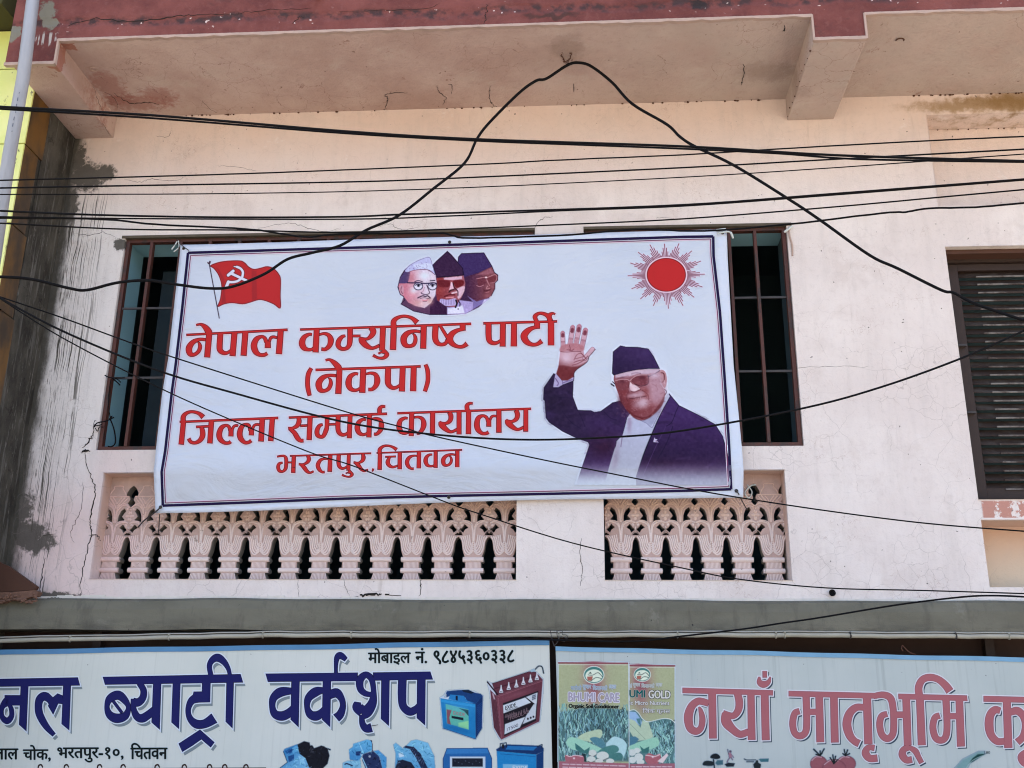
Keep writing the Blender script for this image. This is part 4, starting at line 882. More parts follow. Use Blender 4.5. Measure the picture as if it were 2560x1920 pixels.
RED, DRED, HALO = (188, 40, 40), (88, 16, 28), (226, 208, 222)
LINES = [('top line of large red lettering', [(450, 780, 5.978, '''
L 92,342,38 1610,265,42 ; S 240,195,36 310,185,46 375,225,85 425,290,105 440,330,90 ; L 437,320,95 405,680,95
S 390,415,52 290,410,55 190,455,80 135,540,100 150,620,90 210,637,60 275,590,62 300,520,64 285,465,45 262,450,20
S 605,300,90 592,500,95 600,570,90 650,610,70 710,608,55 770,565,45 ; L 815,300,95 785,660,95 ; L 978,290,95 950,655,95
S 1290,450,70 1265,390,60 1215,368,55 1140,410,85 1105,500,100 1130,590,95 1190,638,65 1260,640,60 1306,615,58 ; L 1312,430,90 1312,540,95
S 1335,440,50 1355,390,50 1395,372,50 1450,385,45 ; L 1505,275,95 1478,630,98'''),
 (730, 770, 5.978, '''L 120,322,38 1500,278,40 2678,236,42
S 300,395,45 250,395,55 180,440,80 150,520,100 175,590,90 230,620,60 290,620,50 325,590,40 ; L 370,310,92 352,665,95
S 405,400,40 480,382,50 550,410,70 580,480,95 560,560,80 500,615,60 437,612,55
S 800,415,40 750,430,60 700,490,80 690,560,80 730,605,65 790,610,60 840,580,70 865,500,85 868,290,88 ; L 895,418,45 1025,418,45
S 1170,290,80 1215,345,95 1190,410,80 1120,462,50 1020,452,50 ; S 1010,440,40 1045,490,100 1110,560,90 1200,600,55 1310,560,55 ; L 1360,280,90 1345,640,90
S 1345,630,90 1400,660,60 1415,700,75 1370,745,55 1290,745,45 1210,705,50 ; S 1290,685,35 1330,662,35 1380,665,50
L 1522,270,95 1508,628,98 ; S 1522,280,92 1520,200,85 1580,145,60 1680,122,50 1790,150,60 1872,220,92
S 1920,355,50 1830,345,55 1730,375,80 1670,450,100 1685,540,90 1750,570,60 1820,545,65 1845,470,65 1830,405,45 1800,385,20 ; L 1970,255,95 1960,610,95'''),
 (1050, 770, 5.978, '''S 235,255,95 225,430,95 250,510,85 310,545,60 380,530,60 410,470,60 ; L 295,255,50 415,450,58
S 650,318,50 560,335,65 480,385,90 445,460,105 480,530,85 560,575,60 640,575,60 705,532,80 ; L 638,240,92 638,340,92
L 945,230,42 2050,200,40 ; S 1025,225,95 1025,400,95 1040,490,85 1100,525,65 1160,515,55 1210,480,45 ; L 1240,215,90 1235,578,92 ; L 1405,215,90 1402,575,98
L 1750,200,92 1750,312,92 ; S 1770,285,50 1680,300,65 1600,350,95 1555,420,110 1590,500,95 1670,545,65 1750,540,60 1822,492,80
L 1958,200,100 1958,560,100 ; S 1750,205,60 1718,130,72 1780,80,52 1860,90,60 1920,130,75 1950,200,90 ; S 1935,160,70 1940,105,70 1985,80,42 2022,95,30''')]),
 ('second line of large red lettering in brackets', [(740, 880, 5.978, '''S 230,240,60 185,330,75 172,450,75 180,550,75 205,655,65 ; L 290,268,42 1865,215,42
S 440,125,40 500,115,46 570,160,80 630,225,100 650,270,90 ; L 650,255,92 632,628,98
S 600,355,52 500,350,55 400,385,80 340,470,100 360,560,90 425,580,60 490,545,65 520,470,65 510,410,45 480,392,22
S 930,330,45 880,325,55 810,370,80 785,460,100 805,535,85 860,570,60 920,565,50 965,530,40 ; L 1005,245,92 990,612,98 ; S 1045,330,40 1120,315,50 1190,340,70 1215,420,95 1195,500,80 1140,555,60 1078,560,55
S 1378,235,92 1372,420,95 1385,490,85 1440,535,65 1500,530,55 1560,490,45 ; L 1595,225,92 1582,592,95 ; L 1760,215,92 1750,588,98
S 1935,185,60 1965,270,72 1972,370,72 1965,460,72 1925,592,65''')]),
 ('third line of large red lettering', [(430, 1005, 5.978, '''L 112,298,38 1588,238,42 ; L 172,290,82 137,638,85 ; S 169,300,82 170,220,78 220,165,58 300,145,50 400,170,60 468,228,84
L 358,372,42 565,362,42 ; S 435,375,60 455,430,80 455,510,85 410,580,70 340,610,55 280,595,58 248,545,62 ; L 590,270,85 565,620,85
S 870,430,60 850,370,55 805,350,50 740,385,75 705,480,90 725,560,85 790,610,60 850,610,55 878,590,60 ; L 885,395,78 880,515,80 ; S 900,410,45 925,365,45 965,350,45 990,360,40
S 1170,430,60 1150,350,55 1100,335,50 1040,375,75 1012,470,90 1030,550,85 1090,605,60 1150,600,55 1185,575,60 ; L 1190,380,78 1185,500,80 ; S 1205,400,45 1230,350,45 1275,335,45 1315,345,40
L 1350,245,85 1330,592,88 ; L 1500,235,82 1475,585,85'''),
 (700, 1000, 5.978, '''L 130,263,38 1600,205,42 ; S 275,260,60 285,320,80 255,385,70 190,420,50 122,428,55 ; S 150,435,55 215,490,75 265,570,80 310,608,62 352,605,60 ; L 300,385,42 410,380,42 ; L 450,240,82 435,600,82
S 640,365,40 590,385,60 555,450,75 560,520,75 605,550,60 650,535,65 685,460,75 700,400,70 705,240,72 ; L 725,365,40 845,362,40
S 872,230,78 865,400,78 880,480,75 930,520,60 985,510,50 1020,480,40 ; L 1048,220,75 1035,572,78
S 1285,300,40 1240,290,50 1180,330,70 1155,410,85 1175,480,78 1225,515,55 1280,510,45 1315,480,40 ; L 1338,210,78 1328,560,80 ; S 1375,285,40 1440,275,45 1500,305,65 1515,380,85 1500,450,72 1450,505,55 1402,510,50
S 1492,215,70 1488,140,72 1520,100,55 1575,98,42'''),
 (970, 990, 5.978, '''L 138,258,38 2140,190,38 ; S 295,335,40 250,330,50 185,370,70 165,450,85 185,520,78 235,555,55 285,550,45 325,520,40 ; L 355,240,78 347,600,80 ; S 390,320,40 455,315,45 515,345,65 535,420,85 515,495,72 470,550,55 428,555,50
L 667,235,80 664,580,80 ; S 915,240,70 940,300,78 925,370,70 860,410,50 770,398,45 ; S 768,380,36 800,430,95 870,500,75 945,535,50 1040,495,50 ; L 1062,225,78 1062,575,78
L 1205,200,80 1202,572,84 ; S 1187,215,75 1180,150,72 1215,112,50 1268,110,40
S 1495,380,60 1470,320,55 1415,295,50 1350,330,75 1328,420,90 1345,500,85 1400,555,60 1460,560,55 1505,540,60 ; L 1507,345,75 1505,460,80 ; S 1525,355,45 1550,310,45 1590,298,42 1625,305,40 ; L 1657,195,80 1657,550,86
S 1908,210,70 1935,270,78 1920,340,70 1855,380,50 1765,368,45 ; S 1763,350,36 1795,400,95 1865,465,75 1940,500,50 2030,465,50 ; L 2060,188,75 2058,535,78''')]),
 ('smaller bottom line of red lettering', [(670, 1090, 8.508, '''L 465,425,40 2195,367,42 ; S 192,440,45 270,425,50 350,430,60 385,490,85 385,620,85 370,700,80 310,755,60 240,735,80 215,660,85 240,590,70 315,565,45
L 420,562,45 520,562,45 ; L 550,415,95 535,788,100 ; S 840,420,70 870,480,95 845,550,80 760,600,55 652,600,55 ; S 680,600,50 760,660,95 830,750,85 900,780,55 972,748,48
S 1300,495,45 1200,485,50 1110,520,80 1060,620,95 1090,710,90 1150,765,60 1208,765,58 ; L 1325,400,95 1312,765,105
S 1505,395,95 1500,560,95 1520,650,85 1580,690,65 1640,675,55 1690,640,45 ; L 1720,385,85 1708,740,90 ; S 1710,735,90 1770,780,60 1785,820,80 1740,865,50 1660,860,45 1572,825,55 ; S 1652,800,35 1690,782,35 1750,785,50
S 2010,375,70 2030,460,100 2000,530,80 1920,570,50 1818,558,55 ; S 1845,565,60 1920,620,90 1980,700,80 2050,740,60 2130,712,40'''),
 (910, 1090, 8.508, '''S 195,690,50 188,730,45 168,755,25 ; L 265,362,38 2088,295,42 ; L 340,370,95 332,722,100 ; S 340,385,95 335,290,90 400,225,65 490,205,55 600,230,60 698,292,88
L 450,443,46 680,435,46 ; S 560,450,50 530,480,70 505,560,100 540,630,85 620,660,60 720,630,50 ; L 762,340,95 758,708,100
S 1150,425,45 1050,420,50 960,460,80 915,550,95 940,640,90 1000,690,60 1060,695,58 ; L 1170,325,95 1165,690,100
S 1455,395,45 1390,400,60 1330,450,85 1310,530,100 1340,610,85 1400,640,60 1470,635,50 1505,600,40 ; L 1525,315,90 1523,680,95
S 1940,400,50 1850,390,55 1740,430,80 1685,510,100 1700,600,90 1765,625,60 1830,590,65 1860,520,65 1845,450,45 1810,438,22 ; L 1985,305,95 1982,665,100''')])]
for lab, tiles in LINES:
    pr = Print(surfB, 0.0024); sh_ = []
    for ox, oy, sc, txt in tiles: sh_ += parse(txt.replace('\n', ' ; '), ox, oy, sc)
    lettering(pr, sh_, RED, DRED, HALO, -3.2, 5.4); pr.obj('lettering', MAT['ink'], BN, lab)
# printed border: navy rule with a thin maroon rule inside
pr = Print(surfB, 0.0024)
cor = [(470, 632), (660, 626), (850, 620), (1100, 613), (1350, 604), (1710, 592), (1783, 591), (1784, 640), (1800, 780), (1812, 950), (1822, 1100), (1828, 1223), (1710, 1227), (1400, 1234), (1100, 1240), (850, 1247), (600, 1257), (407, 1264), (404, 1180), (413, 1126), (430, 975), (439, 912), (455, 775)]
cc = np.array(cor, float); cx, cy = 1120, 925
def inset(d): return [(x+(d if x < 480 else (-d if x > 1780 else 0)), y+(d if (y < 650 and not (480 < x < 1780 and False)) and y < 640 else (-d if y > 1210 else 0))) for x, y in cor]
def rule(pts, w_, col):
    q = [(x, y, w_) for x, y in pts]
    segs = [q[0:7], q[6:12], q[11:18], q[17:23]+[q[0]]]
    pr.k += 6
    for k, sg in enumerate(segs): pr.stroke(sg, col, False, False, w_*0.9 if False else 0.0, end=0)
rule(inset(0), 6.5, (28, 18, 60)); rule(inset(6.5), 2.2, (120, 60, 96)); rule(inset(9), 1.6, (222, 206, 222))
pr.obj('border_rule', MAT['ink'], BN)
BGP = (212, 221, 236)
def flag_picture():
    cv = Canvas(512, 646, 712, 802, 0.8, BGP); fl = [(240, 315), (430, 240), (640, 208), (920, 203), (1030, 250), (1130, 350), (1250, 398), (1400, 370), (1550, 335), (1700, 385), (1820, 520), (1858, 650), (1850, 1000), (1850, 1290), (1700, 1200), (1500, 1120), (1350, 1100), (1150, 1160), (980, 1198), (740, 1170), (550, 1200), (410, 1255), (470, 1080), (500, 800), (465, 620), (400, 480), (310, 370)]
    tp = lambda q: [(500+p[0]/9.217, 630+p[1]/9.217) for p in q]
    sm_ = [tuple(p) for p in catmull(np.array(tp(fl)), 4, True)]
    cv.poly(expand(sm_, 2.2), (226, 206, 218), 1.2); cv.stroke(tp([(210, 262), (444, 1523)]), 4.6, (204, 210, 226), 1, False, keep=False); cv.stroke(tp([(212, 265), (443, 1522)]), 2.4, (46, 36, 54), 1, False, keep=False)
    cv.poly(tp([(165, 225), (205, 242), (215, 202), (250, 213), (242, 262), (210, 288), (172, 262)]), (60, 30, 48), 1)
    cv.poly(expand(sm_, 0.9), (92, 12, 22), 1.0); cv.poly(expand(sm_, -0.9), (182, 42, 44), 1.0)
    for q in ([(1190, 420), (1300, 440), (1310, 1090), (1200, 1130)], [(360, 350), (440, 400), (560, 620), (560, 800), (600, 1160), (500, 1180), (520, 900), (500, 640), (440, 490)]): cv.poly(tp(q), (150, 38, 44), 3, False, .7)
    for g, col in ((3.0, (84, 14, 26)), (0, (214, 214, 230))):
        for q, w_, sm in (([(785, 335), (880, 350)], 2.6, False), ([(850, 343), (930, 378), (985, 450), (985, 520), (965, 585), (900, 650), (830, 682), (740, 695), (650, 688)], 6.0, True), ([(655, 690), (605, 810)], 8.0, False), ([(730, 500), (1075, 662)], 6.6, False), ([(650, 535), (765, 438)], 7.4, False)): cv.stroke(tp(q), w_+g, col, 1.0, sm)
    cv.obj('flag_emblem', surfB, 0.0026, MAT['ink'], BN, 'printed red flag with white hammer and sickle')
flag_picture()
def sun_picture():
    cv = Canvas(1566, 604, 1766, 776, 0.7, BGP); ux = lambda q: (1560+q[0]/8.295, 590+q[1]/8.295); cx, cy = 878, 805
    def ell(rx, ry, n=72): return [ux((cx+rx*math.cos(2*math.pi*k/n), cy+ry*math.sin(2*math.pi*k/n))) for k in range(n)]
    rays = []
    for pk in [(540, 185), (840, 168), (1138, 160), (1400, 312), (1588, 522), (1668, 792), (1620, 1055), (1450, 1268), (1222, 1440), (920, 1500), (612, 1440), (345, 1302), (162, 1092), (85, 825), (138, 562), (300, 340)]:
        an = math.atan2((pk[1]-cy)/0.862, pk[0]-cx); ro = math.hypot(pk[0]-cx, (pk[1]-cy)/0.862)
        for j in range(-3, 4):
            a = an+j*0.056; r1 = ro-abs(j)*88-(10 if j else 0); rays.append((ux((cx+432*math.cos(a), cy+432*math.sin(a)*0.862)), ux((cx+r1*math.cos(a), cy+r1*math.sin(a)*0.862))))
    for (a, b) in rays: cv.stroke([a, b], 4.0, (214, 196, 216), 1.2, False, keep=False)
    for (a, b) in rays: cv.stroke([a, b], 1.7, (96, 22, 40), 0.7, False)
    cv.poly(ell(436, 376), (222, 196, 212), 1); cv.poly(ell(406, 350), (112, 14, 22), 1); cv.poly(ell(388, 334), (184, 40, 42), 1); cv.obj('sun_emblem', surfB, 0.0026, MAT['ink'], BN, 'printed red sun with many thin rays')
sun_picture()

def portrait_main():
    cv = Canvas(1352, 806, 1826, 1222, 1.25, BGP)
    R = lambda q: [(1340+a/3.77, 790+b/3.77) for a, b in q]; H = lambda q: [(1380+a/6.9125, 790+b/6.9125) for a, b in q]
    JK, JD, OL, SH = (66, 46, 92), (40, 28, 66), (26, 16, 52), (176, 180, 208)
    arm = R([(165, 540), (72, 675), (68, 788), (82, 800), (92, 960), (122, 1002), (250, 1090), (380, 1152), (490, 1190), (502, 1215), (440, 1400), (375, 1600), (700, 1600), (760, 1180), (820, 1120), (860, 960), (900, 900), (790, 798), (720, 815), (610, 895), (550, 905), (520, 890), (395, 885), (348, 760), (355, 600)])
    rj = R([(1255, 728), (1350, 842), (1520, 925), (1690, 1020), (1760, 1130), (1800, 1260), (1828, 1400), (1828, 1610), (925, 1610), (950, 1510), (1010, 1310), (1100, 1090), (1170, 930)])
    halo = (205, 212, 232)
    for q in (arm, rj): cv.poly(expand(q, 3.0), halo, 2.0)
    hd = [(718, 540), (725, 335), (795, 278), (850, 290), (1060, 308), (1110, 380), (1168, 498), (1215, 515), (1238, 590), (1220, 690), (1240, 720), (1180, 900), (900, 960), (790, 800), (740, 660), (708, 640), (722, 620)]
    cv.poly(expand(R(hd), 2.6), halo, 2.0)
    hand_out = H([(150, 520), (150, 300), (185, 262), (230, 300), (242, 470), (272, 460), (320, 190), (358, 162), (395, 195), (372, 470), (382, 470), (425, 175), (470, 150), (510, 180), (470, 480), (480, 480), (530, 235), (580, 210), (625, 245), (605, 420), (550, 540), (550, 660), (640, 560), (700, 530), (750, 555), (740, 590), (650, 700), (600, 800), (430, 920), (380, 1000), (370, 1100), (170, 1115), (70, 1000), (110, 880), (125, 700), (140, 600)])
    cv.poly(expand(hand_out, 2.4), halo, 2.0)
    # jacket
    cv.poly(arm, OL, 1.2); cv.poly(expand(arm, -1.4), (64, 46, 84), 1.6, grad=(R([(500, 900)])[0], R([(900, 1150)])[0], (74, 48, 100)))
    cv.poly(rj, OL, 1.2); cv.poly(expand(rj, -1.4), (80, 52, 112), 1.6, grad=(R([(1400, 950)])[0], R([(1350, 1380)])[0], (58, 38, 78)))
    cv.blob(*R([(150, 800)])[0], 26, 50, (52, 38, 70), .6); cv.blob(*R([(620, 1020)])[0], 60, 26, (78, 52, 108), .6, .2); cv.blob(*R([(640, 1230)])[0], 40, 30, (78, 34, 62), .6)
    cv.blob(*R([(1180, 1400)])[0], 60, 16, (46, 20, 54), .8); cv.blob(*R([(1550, 1440)])[0], 70, 16, (50, 26, 62), .7)
    for q in ([(400, 900), (430, 960), (460, 1040)], [(640, 900), (700, 960), (760, 980)], [(250, 900), (330, 1000), (420, 1060)], [(130, 700), (200, 760), (300, 770)]): cv.stroke(R(q), 2.2, (50, 34, 74), 2.0, alpha=.6)
    for k in range(90):
        a, b = random.choice([(random.uniform(110, 350), random.uniform(700, 1050)), (random.uniform(350, 800), random.uniform(920, 1400)), (random.uniform(1150, 1780), random.uniform(900, 1450))]); an_ = random.uniform(-.6, .9); cv.blob(*R([(a, b)])[0], random.uniform(8, 26), random.uniform(2, 5), random.choice([(52, 36, 72), (88, 62, 122), (48, 30, 62)]), .22, an_)
    # lapel and lines
    cv.stroke(R([(1345, 845), (1320, 900), (1280, 1000), (1225, 1040)]), 1.4, JD, 1.3); cv.stroke(R([(1225, 1040), (1130, 1230), (1010, 1500)]), 1.2, (92, 62, 120), 1.5); cv.stroke(R([(1290, 1040), (1230, 1200), (1120, 1400), (1040, 1590)]), 1.6, JD, 1.8, alpha=.8)
    # shirt
    sh_ = R([(920, 950), (862, 965), (820, 1110), (742, 1250), (690, 1420), (640, 1610), (925, 1610), (1010, 1310), (1100, 1088), (1172, 928), (1262, 760), (1245, 722), (1180, 830), (1100, 930), (1000, 980)])
    cv.poly(sh_, SH, 1.4, grad=(R([(960, 1050)])[0], R([(850, 1450)])[0], (168, 170, 188)))
    cv.stroke(R([(815, 1120), (800, 1230)]), 2, (120, 90, 125), 2, False, .8); cv.blob(*R([(880, 1010)])[0], 7, 26, (150, 120, 150), .6); cv.blob(*R([(750, 1350)])[0], 9, 50, (150, 128, 150), .5, .15)
    cv.stroke(R([(1262, 765), (1172, 930), (1100, 1090), (1010, 1312), (945, 1520)]), 1.8, OL, 1.4)
    cv.stroke(R([(985, 985), (1040, 1010), (1092, 1050), (1120, 1000), (1180, 880)]), 1.3, (118, 112, 150), 1.3); cv.poly(R([(1000, 985), (1085, 1040), (1170, 900), (1215, 760), (1150, 860), (1060, 950)]), (150, 152, 184), 2, alpha=.7)
    # face
    fc = R([(738, 545), (732, 600), (748, 660), (775, 730), (795, 800), (850, 885), (915, 945), (1000, 975), (1080, 945), (1160, 850), (1222, 735), (1210, 690), (1170, 640), (1165, 500), (950, 505), (755, 545)])
    cv.poly(fc, (176, 122, 134), 1.4, grad=(R([(1150, 620)])[0], R([(850, 800)])[0], (140, 66, 74)))
    ear = R([(1165, 520), (1190, 508), (1220, 530), (1234, 590), (1228, 650), (1212, 680), (1190, 650), (1172, 600)]); cv.poly(ear, (188, 132, 140), 1.3, True); cv.stroke(R([(1180, 535), (1205, 545), (1208, 600), (1190, 625)]), 2.6, (110, 44, 50), 1.6); cv.stroke(R([(1208, 610), (1215, 640)]), 2, (215, 175, 185), 1.2, False)
    cv.stroke(R([(1212, 690), (1232, 715), (1215, 745)]), 1.6, (70, 34, 60), 1.4)
    cv.poly(R([(850, 870), (930, 930), (1010, 955), (1090, 920), (1180, 800), (1215, 730), (1190, 840), (1090, 945), (1000, 985), (915, 955)]), (116, 44, 50), 3, True, .85)
    cv.blob(*R([(1110, 720)])[0], 22, 32, (190, 140, 152), .8, .4); cv.blob(*R([(1040, 730)])[0], 14, 16, (150, 58, 58), .8); cv.blob(*R([(830, 730)])[0], 12, 16, (142, 60, 66), .8); cv.blob(*R([(1080, 850)])[0], 26, 16, (148, 66, 70), .6, -.6)
    cv.poly(R([(750, 550), (950, 508), (1165, 500), (1150, 530), (1060, 545), (950, 545), (860, 575), (745, 600)]), (188, 158, 178), 1.6); cv.poly(R([(740, 585), (870, 560), (900, 590), (880, 620), (860, 590), (745, 612)]), (156, 96, 108), 2)
    cv.stroke(R([(900, 545), (940, 535), (985, 540)]), 2.6, (110, 70, 92), 1.6); cv.stroke(R([(770, 590), (830, 575)]), 2.2, (120, 72, 88), 1.6)
    cv.poly(R([(748, 612), (800, 602), (858, 600), (880, 635), (872, 680), (820, 700), (772, 690), (750, 655)]), (138, 70, 80), 1.6, True); cv.poly(R([(905, 588), (960, 562), (1050, 558), (1062, 600), (1052, 640), (985, 655), (930, 640), (902, 615)]), (134, 66, 78), 1.6, True); cv.blob(*R([(1000, 580)])[0], 10, 4, (96, 44, 60), .6); cv.blob(*R([(810, 620)])[0], 10, 4, (100, 48, 62), .6); cv.blob(*R([(960, 630)])[0], 9, 4, (160, 92, 100), .5)
    cv.stroke(R([(745, 612), (800, 598), (858, 598), (885, 612), (905, 590), (960, 560), (1055, 556)]), 1.5, (198, 150, 160), 1.2); cv.stroke(R([(1055, 556), (1064, 600), (1052, 642), (985, 660), (930, 640)]), 1.5, (70, 30, 50), 1.3); cv.stroke(R([(1060, 570), (1110, 550), (1166, 515)]), 2.2, (58, 40, 70), 1.3, False); cv.stroke(R([(708, 640), (735, 660)]), 3.2, OL, 1.4, False); cv.stroke(R([(722, 620), (742, 640)]), 2, OL, 1.4, False)
    cv.poly(R([(888, 622), (905, 640), (940, 655), (982, 688), (960, 700), (925, 712), (895, 700), (880, 665)]), (222, 190, 200), 1.6, True); cv.stroke(R([(880, 640), (868, 690), (876, 715)]), 2, (120, 50, 60), 1.8); cv.stroke(R([(890, 708), (930, 716), (985, 692)]), 1.8, (104, 40, 50), 1.6)
    cv.blob(*R([(935, 742)])[0], 20, 6, (178, 134, 148), .8, -.15); cv.blob(*R([(990, 725)])[0], 10, 6, (185, 140, 152), .8); cv.stroke(R([(880, 780), (940, 772), (1000, 762), (1040, 755)]), 1.8, (84, 30, 42), 1.5); cv.stroke(R([(900, 795), (960, 792), (1010, 780)]), 2.2, (166, 92, 98), 2)
    cv.blob(*R([(1010, 815)])[0], 13, 12, (205, 172, 186), .85); cv.blob(*R([(960, 845)])[0], 16, 8, (180, 130, 142), .7); cv.blob(*R([(870, 840)])[0], 12, 14, (126, 50, 56), .6)
    cv.poly(R([(1065, 585), (1165, 540), (1215, 690), (1180, 790), (1110, 830), (1070, 740)]), (186, 142, 158), 16, True, .75); cv.poly(R([(745, 560), (900, 520), (1160, 505), (1120, 535), (1000, 545), (860, 572)]), (204, 178, 198), 8, True, .6)
    cv.blob(*R([(1010, 880)])[0], 34, 12, (134, 56, 62), .55); cv.stroke(R([(1000, 700), (1050, 735), (1062, 790)]), 1.8, (120, 48, 56), 2.4, alpha=.7); cv.stroke(R([(868, 720), (850, 760), (862, 800)]), 1.8, (112, 46, 56), 2.4, alpha=.7); cv.stroke(R([(1090, 640), (1130, 660), (1150, 700)]), 1.6, (160, 110, 124), 2.2, alpha=.6); cv.blob(*R([(1115, 560)])[0], 14, 7, (206, 186, 206), .8)
    cv.blob(*R([(945, 748)])[0], 22, 5, (196, 158, 172), .7, -.12); cv.blob(*R([(1000, 828)])[0], 18, 13, (206, 176, 190), .6); cv.blob(*R([(890, 690)])[0], 5, 6, (206, 160, 172), .8); cv.blob(*R([(800, 800)])[0], 8, 16, (104, 44, 56), .6, -.3)
    for k in range(420):
        a, b = random.uniform(760, 1220), random.uniform(540, 950); cv.blob(*R([(a, b)])[0], random.uniform(1.2, 3), random.uniform(1, 2.4), random.choice([(206, 160, 172), (120, 52, 62), (170, 104, 116)]), .16)
    for k in range(160):
        a, b = random.uniform(870, 1080), random.uniform(720, 880); cv.blob(*R([(a, b)])[0], 1.1, 1.4, (205, 175, 190), random.uniform(.1, .5)*math.exp(-((a-1000)/90)**2-((b-800)/70)**2))
    # cap
    cap = R([(795, 278), (725, 335), (716, 540), (732, 560), (850, 528), (950, 508), (1060, 498), (1168, 498), (1110, 380), (1060, 308), (960, 292), (850, 290)])
    cv.poly(cap, OL, 1.2); cv.poly(expand(cap, -1.3), (74, 52, 104), 1.6, grad=(R([(900, 330)])[0], R([(800, 530)])[0], (60, 42, 84)))
    cv.blob(*R([(1040, 350)])[0], 16, 10, (84, 60, 118), .5)
    # hand, wrist and cuff
    cv.poly(H([(60, 985), (20, 1235), (110, 1235), (190, 1190), (372, 1120), (378, 1040), (270, 1110), (170, 1112)]), (170, 158, 200), 1.4); cv.stroke(H([(60, 1080), (110, 1160), (90, 1200)]), 2.5, (118, 96, 146), 1.6); cv.stroke(H([(178, 1120), (190, 1190)]), 1.6, (110, 92, 140), 1.5, False); cv.stroke(H([(200, 1150), (350, 1100)]), 2.5, (120, 100, 150), 2.0, False)
    cv.stroke(H([(20, 1240), (110, 1238), (190, 1192), (374, 1120), (380, 1040)]), 1.8, OL, 1.3, False)
    palm = H([(148, 520), (140, 620), (122, 780), (110, 880), (75, 995), (170, 1112), (270, 1112), (372, 1050), (382, 980), (430, 920), (520, 860), (600, 795), (640, 700), (560, 680), (545, 590), (560, 500), (400, 470), (240, 490)])
    cv.poly(palm, (198, 150, 164), 1.4, grad=(H([(300, 760)])[0], H([(230, 960)])[0], (132, 58, 64)))
    for a, b, w_, in (((185, 300), (192, 530), 10.6), ((356, 205), (312, 500), 11.6), ((470, 190), (412, 500), 12.0), ((578, 252), (520, 520), 12.2), ((700, 575), (570, 730), 10.5)):
        A, B = H([a])[0], H([b])[0]; cv.stroke([A, B], w_+1.2, (120, 80, 105), 1.2, False, keep=False); cv.stroke([A, B], w_-0.6, (204, 160, 176), 1.4, False, keep=False)
        t = lambda u: (A[0]+(B[0]-A[0])*u, A[1]+(B[1]-A[1])*u)
        if w_ != 10.5:
            dx, dy = (B[1]-A[1]), -(B[0]-A[0]); L_ = math.hypot(dx, dy); dx, dy = dx/L_*w_*.4, dy/L_*w_*.4
            cv.stroke([t(-.06), t(.10)], w_*.8, (192, 118, 136), 2.0, False, .8); cv.stroke([t(.10), t(.20)], w_*.74, (130, 54, 74), 1.8, False, .85)
            for u in (.24, .60, .66): cv.stroke([(t(u)[0]-dx, t(u)[1]-dy), (t(u)[0]+dx, t(u)[1]+dy)], 1.2, (140, 76, 96), 1.4, False, .8)
            cv.stroke([t(.70), t(.95)], w_*.7, (186, 124, 138), 4, False, .7)
    cv.poly(H([(150, 530), (240, 490), (400, 475), (545, 520), (540, 600), (400, 590), (150, 615)]), (188, 116, 126), 3, True, .8)
    for q, w_ in (([(150, 615), (250, 625), (380, 610), (500, 612)], 2), ([(500, 640), (430, 670), (380, 760)], 1.6), ([(400, 740), (480, 720), (540, 700)], 1.4), ([(380, 800), (470, 770), (560, 750), (620, 690)], 2), ([(300, 500), (320, 590), (290, 570)], 1.8), ([(260, 580), (330, 600), (380, 570)], 1.8), ([(500, 640), (540, 680), (590, 740)], 2.4), ([(350, 850), (450, 820), (560, 760)], 1.8)): cv.stroke(H(q), w_, (136, 62, 76), 1.6, alpha=.85)
    cv.poly(H([(115, 860), (200, 850), (330, 880), (450, 870), (600, 790), (430, 925), (382, 980), (372, 1050), (270, 1108), (170, 1108), (78, 995)]), (130, 54, 60), 4, False, .85); cv.blob(*H([(250, 720)])[0], 14, 16, (214, 186, 204), .8)
    cv.stroke(H([(640, 700), (600, 800), (430, 922), (384, 985), (376, 1050)]), 1.6, (60, 26, 50), 1.3); cv.stroke(H([(750, 575), (650, 690)]), 1.5, (80, 34, 56), 1.3, False)
    # lapel pin
    cv.poly(R([(1118, 1140), (1122, 1158), (1150, 1165), (1132, 1172), (1156, 1192), (1105, 1188), (1112, 1160)]), (190, 178, 214), 1.0); cv.stroke(R([(1122, 1176), (1140, 1184)]), 1.2, (120, 60, 90), 1, False)
    # print fades out at its foot
    g_ = cv.c.mean(2, keepdims=True); cv.c = np.clip(118+((g_*0.26+cv.c*0.74)-118)*1.18-13, 4, 240)*(cv.a[..., None] > .9)+cv.c*(cv.a[..., None] <= .9)
    t = np.clip((cv.Y-1150)/62.0, 0, 1); t = t*t*(3-2*t)
    t = t*np.where(cv.X > 1590, 0.80, 1.0)
    fade = np.array([196, 206, 222])*np.ones_like(cv.c); mid = np.array([120, 90, 130.0]); tt = np.clip((cv.Y-1135)/34.0, 0, 1)[..., None]*0.35
    dark = (cv.c.sum(2, keepdims=True) < 330); cv.c = np.where(dark, cv.c*(1-tt)+mid*tt, cv.c)
    cv.c = cv.c*(1-t[..., None])+fade*t[..., None]; cv.a = np.where(cv.Y > 1213, 0, cv.a); cv.speckle(2.2, 6); cv.speckle(1.6)
    cv.obj('portrait', surfB, 0.0026, MAT['ink'], BN, 'printed portrait of a waving person in dark cap, glasses and navy jacket')
portrait_main()
